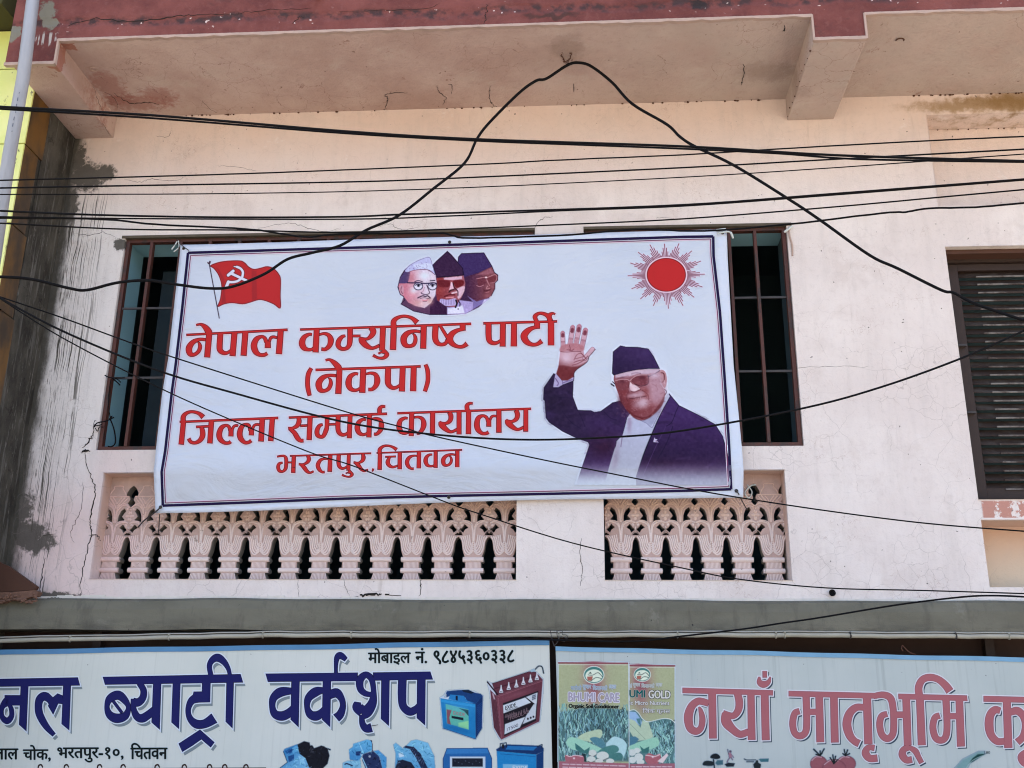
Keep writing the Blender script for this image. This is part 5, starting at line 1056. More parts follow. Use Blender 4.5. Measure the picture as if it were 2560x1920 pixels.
def portrait_group():
    cv = Canvas(990, 622, 1252, 792, 1.0, BGP); T = lambda q: [(980+a/7.3733, 600+b/7.3733) for a, b in q]; T1 = lambda a, b: T([(a, b)])[0]
    out = T([(1020, 200), (820, 380), (745, 460), (700, 330), (665, 312), (480, 375), (330, 460), (220, 560), (150, 680), (105, 870), (150, 1000), (215, 1040), (230, 1110), (165, 1180), (400, 1315), (700, 1380), (1000, 1380), (1350, 1362), (1600, 1240), (1780, 1080), (1895, 900), (1900, 790), (1955, 740), (1955, 640), (1890, 600), (1845, 480), (1700, 235), (1290, 245), (1220, 310), (1210, 400), (1100, 270)])
    cv.poly(expand(out, 2.0), (200, 204, 226), 2); cv.poly(out, (72, 44, 78), 1.4)
    # right: dark cap, tinted glasses
    cv.poly(T([(1215, 420), (1228, 310), (1280, 255), (1690, 240), (1838, 490), (1580, 612), (1330, 690), (1250, 560)]), (70, 52, 102), 1.4)
    cv.poly(T([(1340, 680), (1580, 610), (1838, 495), (1890, 610), (1948, 650), (1945, 740), (1895, 790), (1892, 900), (1830, 1030), (1740, 1080), (1560, 1130), (1400, 1060), (1360, 900)]), (78, 44, 76), 1.6, grad=(T1(1380, 850), T1(1780, 850), (132, 76, 84)))
    cv.poly(T([(1560, 640), (1820, 520), (1870, 610), (1720, 640)]), (150, 94, 108), 3); cv.poly(T([(1580, 730), (1700, 705), (1730, 780), (1690, 840), (1600, 850)]), (112, 56, 70), 2, True); cv.poly(T([(1760, 700), (1890, 650), (1935, 690), (1900, 770), (1800, 790)]), (120, 58, 68), 2, True)
    for q in ([(1560, 715), (1690, 690), (1760, 690), (1890, 640), (1935, 680), (1900, 775), (1820, 790)], [(1560, 840), (1620, 858), (1690, 830)], [(1745, 735), (1770, 790), (1800, 840)]): cv.stroke(T(q), 1.5, (190, 132, 142), 1.2)
    cv.blob(*T1(1735, 690), 3, 2, (235, 205, 210), 1, hard=2); cv.stroke(T([(1760, 850), (1740, 900), (1800, 890)]), 2.2, (186, 128, 136), 1.6); cv.stroke(T([(1700, 940), (1770, 930), (1830, 900)]), 2.4, (92, 40, 54), 1.4); cv.stroke(T([(1730, 968), (1790, 955)]), 2, (176, 112, 122), 1.6); cv.blob(*T1(1760, 1030), 8, 5, (156, 96, 106), .7); cv.blob(*T1(1850, 860), 6, 10, (150, 92, 102), .7)
    cv.poly(T([(1390, 1030), (1500, 1150), (1490, 1280), (1660, 1180), (1800, 1075), (1720, 1085), (1560, 1135)]), (126, 112, 166), 2); cv.poly(T([(1660, 1180), (1800, 1072), (1700, 1100)]), (196, 190, 222), 2)
    # middle: peaked dark cap, white beard
    cv.poly(T([(820, 700), (1320, 655), (1352, 800), (1330, 950), (1280, 1060), (1200, 1180), (1160, 1245), (900, 1200), (830, 1110), (800, 900)]), (142, 60, 66), 1.6, grad=(T1(900, 900), T1(1250, 900), (158, 92, 104)))
    cv.poly(T([(1020, 205), (830, 380), (745, 465), (800, 620), (840, 692), (1080, 680), (1325, 650), (1310, 520), (1210, 410), (1090, 280)]), (34, 18, 46), 1.3); cv.poly(expand(T([(1020, 215), (830, 390), (755, 465), (805, 615), (845, 680), (1080, 668), (1312, 640), (1300, 520), (1205, 415), (1090, 290)]), -.4), (68, 42, 76), 1.6)
    cv.poly(T([(950, 695), (1290, 665), (1290, 720), (1120, 740), (960, 730)]), (206, 166, 186), 1.8); cv.poly(T([(845, 750), (1060, 755), (1050, 860), (900, 870), (850, 830)]), (112, 40, 50), 1.8, True); cv.poly(T([(1135, 750), (1310, 745), (1312, 830), (1200, 880), (1150, 830)]), (116, 38, 46), 1.8, True)
    cv.poly(T([(1085, 770), (1110, 780), (1140, 900), (1050, 920), (1075, 850)]), (216, 180, 196), 1.6); cv.poly(T([(1200, 900), (1330, 850), (1335, 930), (1270, 1050), (1215, 1080), (1200, 960)]), (206, 170, 188), 2, True); cv.stroke(T([(1125, 790), (1150, 880), (1210, 940), (1215, 1020)]), 2.4, (60, 22, 36), 1.4); cv.stroke(T([(1050, 960), (1090, 925), (1140, 915)]), 3, (52, 20, 36), 1.5)
    cv.stroke(T([(1110, 980), (1190, 960)]), 4, (220, 186, 198), 2, False); cv.stroke(T([(970, 1040), (1060, 1010), (1150, 1010)]), 3.4, (104, 32, 44), 1.8); cv.stroke(T([(1000, 1065), (1130, 1055)]), 2.8, (206, 136, 146), 1.8, False); cv.blob(*T1(890, 930), 8, 10, (160, 72, 72), .7)
    cv.poly(T([(895, 1085), (1020, 1100), (1178, 1080), (1185, 1190), (1100, 1215), (1000, 1215), (890, 1175)]), (178, 164, 208), 1.8, True)
    for k in range(9): cv.stroke(T([(920+k*30, 1095), (915+k*30+random.uniform(-10, 10), 1190)]), .9, (96, 76, 130), 1, False, .8)
    cv.poly(T([(1010, 1240), (1180, 1230), (1250, 1110), (1500, 1140), (1492, 1280), (1350, 1360), (1010, 1368)]), (164, 150, 200), 1.8); cv.poly(T([(1030, 1260), (1180, 1240), (1300, 1200), (1340, 1350), (1030, 1365)]), (206, 206, 226), 3)
    cv.stroke(T([(1180, 1110), (1195, 1170), (1170, 1240)]), 4, (28, 14, 36), 1.5); cv.stroke(T([(1215, 1110), (1250, 1160), (1250, 1220)]), 2.2, (34, 20, 50), 1.3); cv.blob(*T1(1220, 1272), 1.8, 1.6, (40, 26, 60), 1, hard=2)
    # left: white cap, round black glasses, moustache
    cv.poly(T([(215, 1045), (165, 1180), (400, 1312), (700, 1375), (1015, 1370), (1010, 1240), (830, 1110), (700, 1200), (580, 1262), (300, 1150)]), (98, 66, 96), 1.8); cv.poly(T([(700, 1200), (830, 1110), (1010, 1240), (1010, 1370), (700, 1370)]), (66, 34, 70), 2)
    cv.poly(T([(330, 570), (240, 580), (150, 700), (118, 860), (215, 1045), (300, 1150), (430, 1215), (600, 1255), (720, 1160), (800, 1010), (825, 800), (800, 640), (650, 548), (500, 545)]), (206, 192, 208), 1.5, grad=(T1(620, 900), T1(250, 950), (196, 120, 138)))
    cv.poly(T([(250, 560), (335, 580), (320, 700), (290, 790), (240, 800), (130, 800), (160, 680)]), (84, 68, 112), 1.8); cv.poly(T([(140, 850), (200, 830), (220, 930), (205, 1020), (160, 1000), (130, 920)]), (190, 140, 156), 1.6, True); cv.stroke(T([(180, 860), (165, 930), (195, 990)]), 1.8, (120, 70, 96), 1.3)
    for x, y, rx, ry, c_, a_ in ((360, 700, 9, 14, (190, 120, 132), .8), (380, 1000, 12, 12, (214, 140, 152), .8), (480, 1160, 16, 9, (196, 140, 140), .8), (700, 1120, 10, 12, (202, 150, 140), .7), (600, 660, 14, 10, (206, 216, 226), .9), (400, 930, 10, 9, (206, 214, 224), .8), (740, 960, 7, 12, (204, 196, 212), .8), (560, 1180, 14, 6, (214, 186, 190), .7)): cv.blob(*T1(x, y), rx, ry, c_, a_)
    cv.poly(T([(665, 318), (480, 382), (330, 470), (238, 565), (300, 592), (400, 560), (560, 542), (680, 556), (795, 645), (745, 470), (720, 380)]), (176, 178, 216), 1.5, True); cv.poly(T([(400, 460), (560, 430), (720, 440), (760, 560), (640, 530), (480, 530)]), (198, 206, 226), 3, True, .8)
    for k in range(22): cv.blob(*T1(random.uniform(280, 720), random.uniform(400, 540)), 1.6, 1.1, (110, 96, 160), .6, random.uniform(0, 3))
    cv.stroke(T([(238, 565), (330, 468), (480, 380), (665, 318), (720, 370), (745, 470), (795, 640)]), 1.0, (116, 112, 160), 1.0); cv.stroke(T([(300, 595), (400, 560), (560, 542), (690, 560), (790, 640)]), 1.1, (120, 50, 72), 1.1)
    for ex in (485, 745): 
        cv.poly(T([(ex+82*math.cos(t), 852+68*math.sin(t)) for t in np.linspace(0, 2*math.pi, 20)[:-1]]), (206, 204, 220), 1.4); cv.stroke(T([(ex+82*math.cos(t), 852+68*math.sin(t)) for t in np.linspace(0, 2*math.pi, 20)]), 2.0, (48, 40, 74), 1.2, False)
        cv.stroke(T([(ex-50, 835), (ex-10, 812), (ex+50, 830)]), 2.2, (52, 42, 70), 1.2); cv.blob(*T1(ex+2, 842), 3.2, 3.0, (30, 22, 46), 1, hard=2)
    cv.stroke(T([(285, 788), (400, 790), (480, 786), (580, 800), (660, 800), (760, 790), (820, 800)]), 3.0, (56, 44, 80), 1.3); cv.stroke(T([(420, 768), (480, 748), (560, 768)]), 2.0, (60, 46, 78), 1.2); cv.stroke(T([(705, 752), (790, 745)]), 2.4, (52, 38, 66), 1.2, False)
    cv.stroke(T([(640, 830), (665, 900), (690, 960), (680, 990), (620, 1005), (545, 985), (540, 965)]), 1.8, (70, 44, 70), 1.3); cv.stroke(T([(600, 870), (580, 930), (560, 960)]), 1.6, (176, 130, 150), 1.6); cv.stroke(T([(475, 1068), (560, 1030), (615, 1040), (660, 1030), (705, 1068)]), 2.8, (66, 40, 66), 1.3); cv.stroke(T([(520, 1075), (600, 1066), (690, 1085)]), 1.4, (80, 44, 68), 1.2); cv.stroke(T([(560, 1105), (610, 1118), (660, 1100)]), 3.4, (206, 136, 148), 1.8); cv.stroke(T([(570, 1132), (640, 1130)]), 1.4, (120, 70, 90), 1.2)
    for q in (([(165, 1180), (230, 1110), (215, 1045), (150, 1000), (107, 870), (150, 690), (230, 560)]), ([(165, 1180), (400, 1312), (700, 1376), (1010, 1376)]), ([(1215, 410), (1228, 310), (1280, 250), (1690, 236), (1840, 480), (1890, 600), (1952, 645), (1950, 740), (1898, 790), (1895, 900), (1830, 1030)])): cv.stroke(T(q), 1.6, (34, 22, 52), 1.2, False)
    g_ = cv.c.mean(2, keepdims=True); cv.c = np.clip(120+((g_*0.12+cv.c*0.88)-120)*1.18-4, 4, 240)*(cv.a[..., None] > .9)+cv.c*(cv.a[..., None] <= .9)
    for k in range(300):
        a, b = random.uniform(150, 1880), random.uniform(560, 1330); sl = cv.win(T1(a, b), T1(a, b), 0); j, i = sl[0].start, sl[1].start
        if cv.a[min(j, cv.h-1), min(i, cv.w-1)] > .9: cv.blob(*T1(a, b), random.uniform(1, 2.6), random.uniform(1, 2.6), np.clip(cv.c[min(j, cv.h-1), min(i, cv.w-1)]+random.choice([-34, 30]), 0, 255), .35)
    cv.speckle(3.5, 3); cv.speckle(2.0, 2); cv.obj('portrait_group', surfB, 0.0026, MAT['ink'], BN, 'printed oval group of three heads in caps')
portrait_group()
# eyelets and ties
def eyelet(px, py):
    c = surfB(px, py, 0.003); MB().tube([c+np.array([0.0085*math.cos(t), 0, 0.0085*math.sin(t)]) for t in np.linspace(0, 2*math.pi, 15)], 0.0028, 6).obj('eyelet', MAT['barsteel'], BN, smooth=True)
    MB().add([tuple(c+np.array([0.007*math.cos(t), -0.0003, 0.007*math.sin(t)])) for t in np.linspace(0, 2*math.pi, 13)[:-1]], [tuple(range(12))[::-1]]).obj('eyelet_hole', MAT['black'], BN)
for q in ((1124, 605), (1122, 1243), (459, 621), (401, 1268), (1806, 582), (1841, 1227)): eyelet(*q)
def tie(pts, r, mat, name='tie_string', par=None):
    q = catmull(np.array([(a, b, y) for a, b, y in pts], float), 5); MB().tube([P(a, b, y) for a, b, y in q], r, 7).obj(name, mat, par or BN, smooth=True)
tie([(472, 626, -.07), (458, 616, -.07), (447, 606, -.03), (443, 598, .01)], .003, MAT['barsteel']); tie([(443, 604, -.02), (438, 612, -.035), (429, 624, -.04)], .005, MAT['ribbon'], 'ribbon'); tie([(446, 602, -.03), (447, 618, -.04), (434, 630, -.045)], .004, MAT['ribbon'], 'ribbon')
tie([(1792, 584, -.075), (1812, 580, -.08), (1824, 580, -.07), (1832, 590, -.06)], .0055, MAT['ribbon'], 'ribbon'); tie([(1790, 576, -.07), (1804, 574, -.075), (1814, 573, -.07)], .008, MAT['ribbon'], 'ribbon'); tie([(1827, 581, -.07), (1830, 588, -.07), (1833, 596, -.06)], .007, MAT['ribbon'], 'ribbon')
tie([(404, 1266, -.045), (386, 1282, -.02), (362, 1300, .05), (345, 1318, .115)], .0045, MAT['barsteel']); tie([(399, 1286, -.01), (398, 1310, .06), (395, 1335, .12)], .003, MAT['barsteel'])
tie([(1838, 1224, -.045), (1845, 1232, -.045), (1855, 1252, .02), (1868, 1275, .11)], .0035, MAT['barsteel']); tie([(1868, 1212, .12), (1880, 1230, .115), (1872, 1245, .11), (1862, 1232, .11), (1876, 1215, .115), (1890, 1212, .12)], .004, MAT['ribbon'], 'ribbon')
tie([(1980, 566, .0), (1972, 572, -.02), (1964, 578, -.025), (1962, 580, -.02)], .008, MAT['ribbon'], 'window_ribbon', BL); tie([(1972, 568, -.01), (1974, 590, -.015), (1980, 612, -.01), (1981, 640, .0)], .006, MAT['cream'], 'window_ribbon', BL)
# ------------------------------------------------------------ shop signs
def sign_surface(Y0, tilt=0.0):
    return lambda px, py, l: P(px, py, Y0 - l)
def flex_material(name, c0, c1, streak):
    m = NM(name, 0.5, 0.3); b = m.mix(m.ramp(m.noise(1.6, 4), 0.3, 0.7), c0, c1)
    st = m.ramp(m.noise(12, 5, 0.6, m.mapping((4.5, 1, 0.10))), 0.52, 0.75); b = m.mix(m.math('MULTIPLY', st, streak), b, tuple(x*0.62 for x in c0))
    sp = m.math('MULTIPLY', m.ramp(m.vor(14, 'F1', m.warp(0.06, 14)), 0.06, 0.03), m.ramp(m.noise(5, 3), 0.54, 0.58)); b = m.mix(sp, b, (0.06, 0.06, 0.07)); m.col(b)
    m.bump(m.math('ADD', m.noise(2.5, 3), m.math('MULTIPLY', m.noise(10, 3, .5, m.mapping((5, 1, .2))), 0.2)), 0.2, 0.02); return m.m
def board(name, label, cor, Y0, mat, edge_mat, edge_px, group=None):
    """cor: TL, TR, BR, BL pixels"""
    root = empty(name, tuple(P((cor[2][0]+cor[3][0])/2, cor[2][1], Y0)), label, 'shop sign', group)
    surf = sign_surface(Y0); NU = 60; V = []; F = []
    for j in range(3):
        for i in range(NU+1):
            u = i/NU; a = np.array(cor[0])*(1-u)+np.array(cor[1])*u; b = np.array(cor[3])*(1-u)+np.array(cor[2])*u; q = a+(b-a)*(j/2); V.append(tuple(surf(q[0], q[1], 0)))
    F = [(j*(NU+1)+i, (j+1)*(NU+1)+i, (j+1)*(NU+1)+i+1, j*(NU+1)+i+1) for j in range(2) for i in range(NU)]
    n0 = len(V); V += [(x, y+0.035, z) for x, y, z in V]; F += [tuple(k+n0 for k in f[::-1]) for f in F]
    rg = [i for i in range(NU+1)]+[NU+1+NU, 2*(NU+1)+NU]+[2*(NU+1)+i for i in range(NU-1, -1, -1)]+[NU+1]
    F += [(rg[k], rg[(k+1) % len(rg)], rg[(k+1) % len(rg)]+n0, rg[k]+n0) for k in range(len(rg))]
    me = D.meshes.new('panel'); me.from_pydata(V, [], F); me.update(); link('panel', me, root, mat)
    mb = MB(); n = 40
    for i in range(n):
        q = []
        for u in (i/n, (i+1)/n):
            a = np.array(cor[0])*(1-u)+np.array(cor[1])*u; wob = 0.6*math.sin(u*31)+0.5*math.sin(u*13); q.append((a[0], a[1]+wob))
        mb.prism([P(q[0][0], q[0][1]-edge_px*.25, Y0-.004), P(q[0][0], q[0][1]+edge_px, Y0-.004), P(q[1][0], q[1][1]+edge_px, Y0-.004), P(q[1][0], q[1][1]-edge_px*.25, Y0-.004)], (0, 0.041, 0))
    mb.obj('edge_trim', edge_mat, root); return root, surf
YS1, YS2 = -0.17, -0.185
bluee = simple('blue_sign_edge', (0.07, 0.20, 0.36), 0.5, 0.2, 10); blue2 = simple('faded_blue_sign_edge', (0.16, 0.33, 0.48), 0.5, 0.2, 10)
SG1, sf1 = board('shop_sign', 'white shop sign with navy lettering and battery pictures, under the grey ledge', [(-240, 1631), (1373, 1603), (1384, 2060), (-260, 2060)], YS1, flex_material('sign_flex', (0.53, 0.56, 0.51), (0.59, 0.61, 0.56), 0.25), bluee, 10)
SG2, sf2 = board('shop_sign', 'faded pale blue shop sign with red lettering and seed packet posters', [(1389, 1618), (2760, 1651), (2790, 2060), (1402, 2060)], YS2, flex_material('sign_flex_faded', (0.40, 0.45, 0.435), (0.45, 0.495, 0.475), 0.45), blue2, 9)
# big navy lettering with white rim and grey drop shadow
NAVY, NLINE, WH, SHD = (26, 28, 88), (8, 8, 48), (206, 214, 226), (122, 134, 138)
T1_ = '''P -260,408 1162,380 1195,500 -260,522 ; P 310,490 425,490 395,1185 285,1085 ; L 70,722,152 330,722,152 ; R 110,740,135 30,830,75 28,960,75 105,1030,95 172,960,75 168,850,70 130,780,60
S 808,1240,62 690,1110,95 595,940,112 575,800,110 600,700,120 670,662,128 745,710,110 790,770,120 ; P 660,660 720,610 785,682 860,620 935,650 960,780 870,770 795,935 718,805 740,760 ; P 945,490 1060,490 1035,1170 920,1075 ; P -260,500 -150,500 -170,1190 -270,1090'''
T2_ = '''P 42,492 2100,450 2138,575 75,608 ; R 270,765,135 370,840,105 425,950,70 375,1075,115 245,1110,140 140,1050,110 105,930,75 150,815,115 ; L 195,850,46 330,1030,46
S 590,585,90 650,690,95 640,800,105 575,870,120 500,870,130 ; S 500,820,76 500,960,84 550,1080,110 630,1110,128 720,1060,120 810,990,115 ; P 795,580 915,580 893,1280 770,1170 ; P 1088,580 1202,580 1180,1270 1068,1170
P 1525,570 1652,570 1645,870 1440,875 1370,840 1400,712 1525,710 ; S 1480,795,160 1370,850,112 1318,980,80 1345,1110,92 1440,1195,130 1570,1190,130 1708,1108,160 ; P 1495,1280 1710,1470 1655,1545 1515,1425 1380,1520 1230,1612 1175,1490
P 1890,560 2000,560 1980,1260 1878,1160 ; S 1660,480,75 1635,330,75 1680,240,95 1760,205,120 1850,265,92 1915,365,66 1945,480,56'''
T3_ = '''P 70,373 1228,360 1228,465 100,475 ; S 400,590,80 260,605,118 170,680,95 155,790,76 190,880,100 275,905,118 360,870,110 440,800,100 ; P 395,450 498,450 485,1045 385,950
S 800,580,70 700,602,115 610,680,95 592,790,70 630,880,100 700,905,118 770,870,100 840,800,90 ; P 790,450 892,450 882,1045 780,950 ; S 870,645,100 960,615,115 1025,690,80 1042,780,75 1010,880,100 958,930,112
S 955,375,45 955,260,50 970,170,72 1012,145,85 1082,196,56 ; S 1405,420,60 1330,385,78 1258,450,95 1262,560,85 1320,620,72 1400,636,60 ; S 1340,385,70 1405,450,72 1428,600,68 1412,740,110 1345,845,145 1280,885,130 ; S 1228,730,75 1225,790,130 1290,850,140 ; S 1278,890,60 1288,1000,76 1335,1062,96 1402,1050,112
P 1420,358 2140,347 2172,445 1425,460 ; P 1525,445 1628,445 1620,1030 1520,940 ; S 1790,440,105 1785,640,105 1800,780,95 1880,850,100 1960,820,90 2010,760,70 ; P 1975,435 2080,435 2075,1022 1970,930'''
for lab, tl in (('left navy word cut off by the frame', (T1_, 0, 1630, 5.978)), ('middle navy word', (T2_, 250, 1610, 5.978)), ('right navy word', (T3_, 650, 1610, 5.027))):
    sh_ = parse(tl[0].replace('\n', ' ; '), *tl[1:]); pr = Print(sf1)
    letter_layer(pr, sh_, SHD, 0.5, (6.0, 9.0)); letter_layer(pr, sh_, WH, 6.5); letter_layer(pr, sh_, NLINE, 0.8); letter_layer(pr, sh_, NAVY, -2.0)
    pr.obj('lettering', MAT['ink'], SG1, lab)
pr = Print(sf1); BK_ = (10, 20, 18); HW = (186, 198, 200)
font_text(pr, 'मोबाइल', 921, 1026, 1621, 1662, BK_, -0.004, 0.055, HW, 0.05); font_text(pr, 'नं.', 1039, 1067, 1620.5, 1658, BK_, -0.004, 0.055, HW, 0.05)
font_text(pr, '९८४५३६०३३८', 1085, 1285, 1627, 1661, BK_, -0.010, 0.06, HW, 0.05)
pr.obj('phone_number_line', MAT['ink'], SG1, 'small black phone number line at the top')
pr = Print(sf1)
font_text(pr, 'लाल', -16, 45, 1872, 1899, BK_, -0.004, 0.055, HW, 0.05); font_text(pr, 'चोक,', 58, 126, 1863, 1904, BK_, -0.004, 0.055, HW, 0.05)
font_text(pr, 'भरतपुर-१०,', 144, 308, 1869, 1906, BK_, -0.004, 0.055, HW, 0.05); font_text(pr, 'िचतवन', 327, 418, 1858, 1898, BK_, -0.004, 0.055, HW, 0.05)
pr.obj('address_line', MAT['ink'], SG1, 'small black address line')
pr = Print(sf1)
for px in (100, 165, 248, 307, 392, 460, 523, 561, 614): pr.stroke([(px-5, 1921, 3), (px-3, 1914, 4), (px+3, 1912, 4), (px+7, 1919, 3)], (52, 36, 34), True)
pr.stroke([(-20, 1925, 7), (665, 1922, 7)], (52, 36, 34), False); 
for k in range(40): pr.stroke([(-10+k*17, 1926, 4), (-11+k*17, 1952, 4)], (52, 36, 34), False)
pr.obj('third_text_line', MAT['ink'], SG1, 'line of small brown text mostly below the frame')
# pictures of batteries and motors
def battery_pictures():
    cv = Canvas(690, 1655, 1366, 1935, 1.15, (160, 174, 180)); Q = lambda q: [(1070+a/5.925, 1640+b/5.925) for a, b in q]; K = lambda q: [(680+a/5.978, 1680+b/5.978) for a, b in q]
    Q1 = lambda a, b: Q([(a, b)])[0]; K1 = lambda a, b: K([(a, b)])[0]
    # small blue battery
    cv.poly(expand(Q([(185, 620), (240, 590), (280, 520), (500, 500), (680, 530), (810, 590), (800, 1060), (700, 1230), (225, 1070)]), 1.5), (190, 204, 214), 1.5)
    cv.poly(Q([(700, 710), (812, 585), (800, 1060), (705, 1228)]), (12, 42, 92), 1.2); cv.poly(Q([(183, 625), (700, 710), (705, 1228), (225, 1070)]), (28, 120, 176), 1.2); cv.poly(Q([(190, 680), (700, 760), (700, 720), (185, 640)]), (44, 144, 200), 1.2)
    cv.poly(Q([(240, 610), (280, 520), (440, 505), (600, 500), (680, 540), (780, 560), (812, 590), (700, 712), (560, 680), (560, 620), (330, 590), (260, 620)]), (18, 58, 110), 1.2); cv.poly(Q([(330, 570), (530, 590), (580, 660), (700, 700), (500, 680), (300, 640)]), (36, 120, 180), 1.2)
    cv.poly(Q([(500, 500), (600, 505), (690, 540), (640, 560), (520, 530)]), (10, 30, 52), 1.0); cv.poly(Q([(410, 590), (440, 590), (440, 660), (410, 650)]), (8, 20, 40), 1); cv.poly(Q([(245, 560), (272, 560), (272, 620), (245, 615)]), (170, 180, 186), 1)
    for k in range(16): cv.stroke(Q([(735, 740+k*28), (795, 690+k*26)]), .9, (30, 80, 140), 1, False)
    cv.poly(Q([(260, 710), (600, 790), (605, 1090), (280, 1000)]), (92, 176, 158), 1.2); cv.poly(Q([(275, 790), (350, 800), (315, 915), (340, 1018), (285, 1000)]), (132, 78, 86), 1.2); cv.poly(Q([(450, 770), (600, 800), (600, 890), (540, 820)]), (30, 62, 62), 1.2); cv.poly(Q([(350, 885), (525, 915), (525, 955), (350, 920)]), (16, 28, 40), 1); cv.poly(Q([(450, 990), (600, 960), (600, 1090), (450, 1050)]), (138, 206, 150), 2)
    cv.stroke(Q([(225, 1070), (700, 1230), (800, 1060)]), 1.2, (10, 34, 70), 1, False)
    # tall maroon battery
    o = Q([(885, 385), (950, 410), (1500, 230), (1600, 240), (1700, 350), (1695, 560), (1650, 970), (1085, 1240), (1050, 1200), (975, 1060), (920, 540)]); cv.poly(expand(o, 1.4), (188, 194, 204), 1.5)
    cv.poly(Q([(950, 410), (1500, 230), (1600, 240), (1700, 350), (1010, 590)]), (92, 46, 58), 1.2); cv.poly(Q([(920, 500), (1012, 590), (1085, 1238), (1050, 1190), (975, 1060)]), (96, 50, 62), 1.2); cv.poly(Q([(1010, 590), (1700, 350), (1650, 970), (1085, 1240)]), (112, 58, 70), 1.2, grad=(Q1(1100, 700), Q1(1600, 700), (96, 48, 60)))
    cv.stroke(Q([(1000, 480), (1590, 300)]), 3, (70, 32, 44), 1.4, False); cv.stroke(Q([(950, 410), (1500, 232), (1600, 240)]), 1.6, (50, 24, 36), 1, False); cv.stroke(Q([(1040, 600), (1690, 372)]), 1.4, (140, 86, 96), 1, False); cv.stroke(Q([(880, 385), (1030, 570)]), 3.4, (34, 20, 30), 1.2, False); cv.stroke(Q([(960, 560), (985, 640)]), 3.4, (178, 150, 160), 1.4, False); cv.stroke(Q([(1040, 620), (1090, 1220)]), 1.2, (140, 84, 96), 1, False)
    for k in range(4): cv.stroke(Q([(940+k*22, 620+k*10), (990+k*20, 1080+k*30)]), .9, (60, 28, 40), 1, False)
    for x, y in ((1082, 500), (1195, 455), (1308, 420), (1412, 380), (1517, 345), (1612, 310)):
        cv.poly(Q([(x-30, y+35), (x-10, y-20), (x-6, y-70), (x+8, y-70), (x+12, y-20), (x+32, y+30), (x+28, y+46), (x-26, y+48)]), (206, 208, 214), 1.2); cv.stroke(Q([(x-14, y+28), (x+16, y+24)]), 1.3, (60, 50, 60), 1, False); cv.stroke(Q([(x-30, y+50), (x+30, y+46)]), 1.0, (60, 30, 42), 1, False)
    cv.stroke(Q([(1590, 195), (1640, 150), (1690, 165), (1712, 255)]), 2.4, (20, 24, 30), 1.2, keep=False); cv.poly(Q([(1510, 215), (1570, 190), (1590, 225), (1530, 240)]), (150, 176, 190), 1.2)
    cv.poly(Q([(1110, 700), (1635, 515), (1600, 960), (1130, 1190)]), (26, 20, 28), 1.2); cv.poly(Q([(1112, 730), (1440, 615), (1525, 690), (1118, 850)]), (200, 206, 212), 1.1); cv.poly(Q([(1450, 608), (1622, 540), (1612, 700), (1580, 712)]), (196, 200, 206), 1.1); cv.poly(Q([(1140, 1010), (1440, 900), (1380, 1020), (1360, 1060), (1132, 1162)]), (196, 202, 208), 1.1); cv.poly(Q([(1450, 890), (1575, 700), (1608, 700), (1590, 930), (1400, 1010)]), (190, 196, 202), 1.1)
    cv.stroke(Q([(1460, 620), (1575, 710)]), 1.6, (20, 18, 26), 1, False)
    cv.stroke(Q([(1150, 905), (1210, 880)]), 4.5, (84, 70, 80), 1.4, False); cv.stroke(Q([(1225, 875), (1290, 850)]), 4.5, (84, 70, 80), 1.4, False)
    for k in range(8): cv.stroke(Q([(1190+k*38, 935-k*17), (1196+k*38, 895-k*17)]), 3.0, (104, 84, 90), 1.2, False)
    for (x, y) in ((1480, 930), (1522, 915), (1562, 900)): cv.blob(*Q1(x, y), 2.4, 2.8, (40, 40, 50), 1, hard=2)
    cv.poly(Q([(1540, 580), (1600, 560), (1596, 640), (1540, 660)]), (150, 160, 172), 1); 
    for k in range(3): cv.stroke(Q([(1545, 595+k*24), (1592, 578+k*24)]), 1.4, (40, 44, 60), 1, False)
    # boxed charger
    cv.poly(Q([(225, 1520), (280, 1370), (880, 1365), (945, 1520), (945, 1800), (225, 1800)]), (34, 96, 156), 1.3); cv.poly(Q([(280, 1372), (880, 1367), (900, 1440), (260, 1450)]), (50, 118, 178), 2); cv.stroke(Q([(225, 1660), (225, 1520), (280, 1370), (880, 1365), (945, 1520), (945, 1700)]), 1.4, (14, 44, 90), 1.1, False)
    cv.poly(Q([(325, 1490), (850, 1490), (850, 1800), (325, 1800)]), (190, 202, 214), 1.2); cv.poly(Q([(358, 1515), (812, 1515), (812, 1640), (358, 1640)]), (22, 26, 40), 1.2)
    for k in range(8): cv.blob(*Q1(400+k*52, 1555+(k % 3)*22), 1.3, 1.0, (120, 134, 160), .9)
    # blue battery at the bottom
    cv.poly(Q([(1010, 1385), (1080, 1340), (1180, 1310), (1680, 1330), (1712, 1370), (1712, 1410), (1600, 1460), (1020, 1410)]), (16, 48, 96), 1.2); cv.poly(Q([(1180, 1330), (1620, 1345), (1560, 1400), (1150, 1385)]), (34, 108, 166), 1.5)
    cv.poly(Q([(1020, 1410), (1605, 1460), (1605, 1800), (1035, 1800)]), (30, 126, 184), 1.2); cv.poly(Q([(1605, 1462), (1710, 1410), (1705, 1800), (1605, 1800)]), (14, 54, 104), 1.2); cv.stroke(Q([(1065, 1380), (1070, 1300), (1158, 1285), (1162, 1350)]), 1.8, (24, 30, 44), 1, False, keep=False); cv.poly(Q([(1095, 1310), (1125, 1305), (1135, 1368), (1092, 1370)]), (20, 24, 34), 1); cv.stroke(Q([(1620, 1340), (1690, 1310), (1685, 1370)]), 1.8, (24, 30, 44), 1, False, keep=False)
    cv.stroke(Q([(1075, 1450), (1590, 1490)]), 1.0, (16, 66, 120), 1, False); cv.poly(Q([(1110, 1600), (1480, 1610), (1480, 1680), (1110, 1680)]), (120, 176, 206), 1.6)
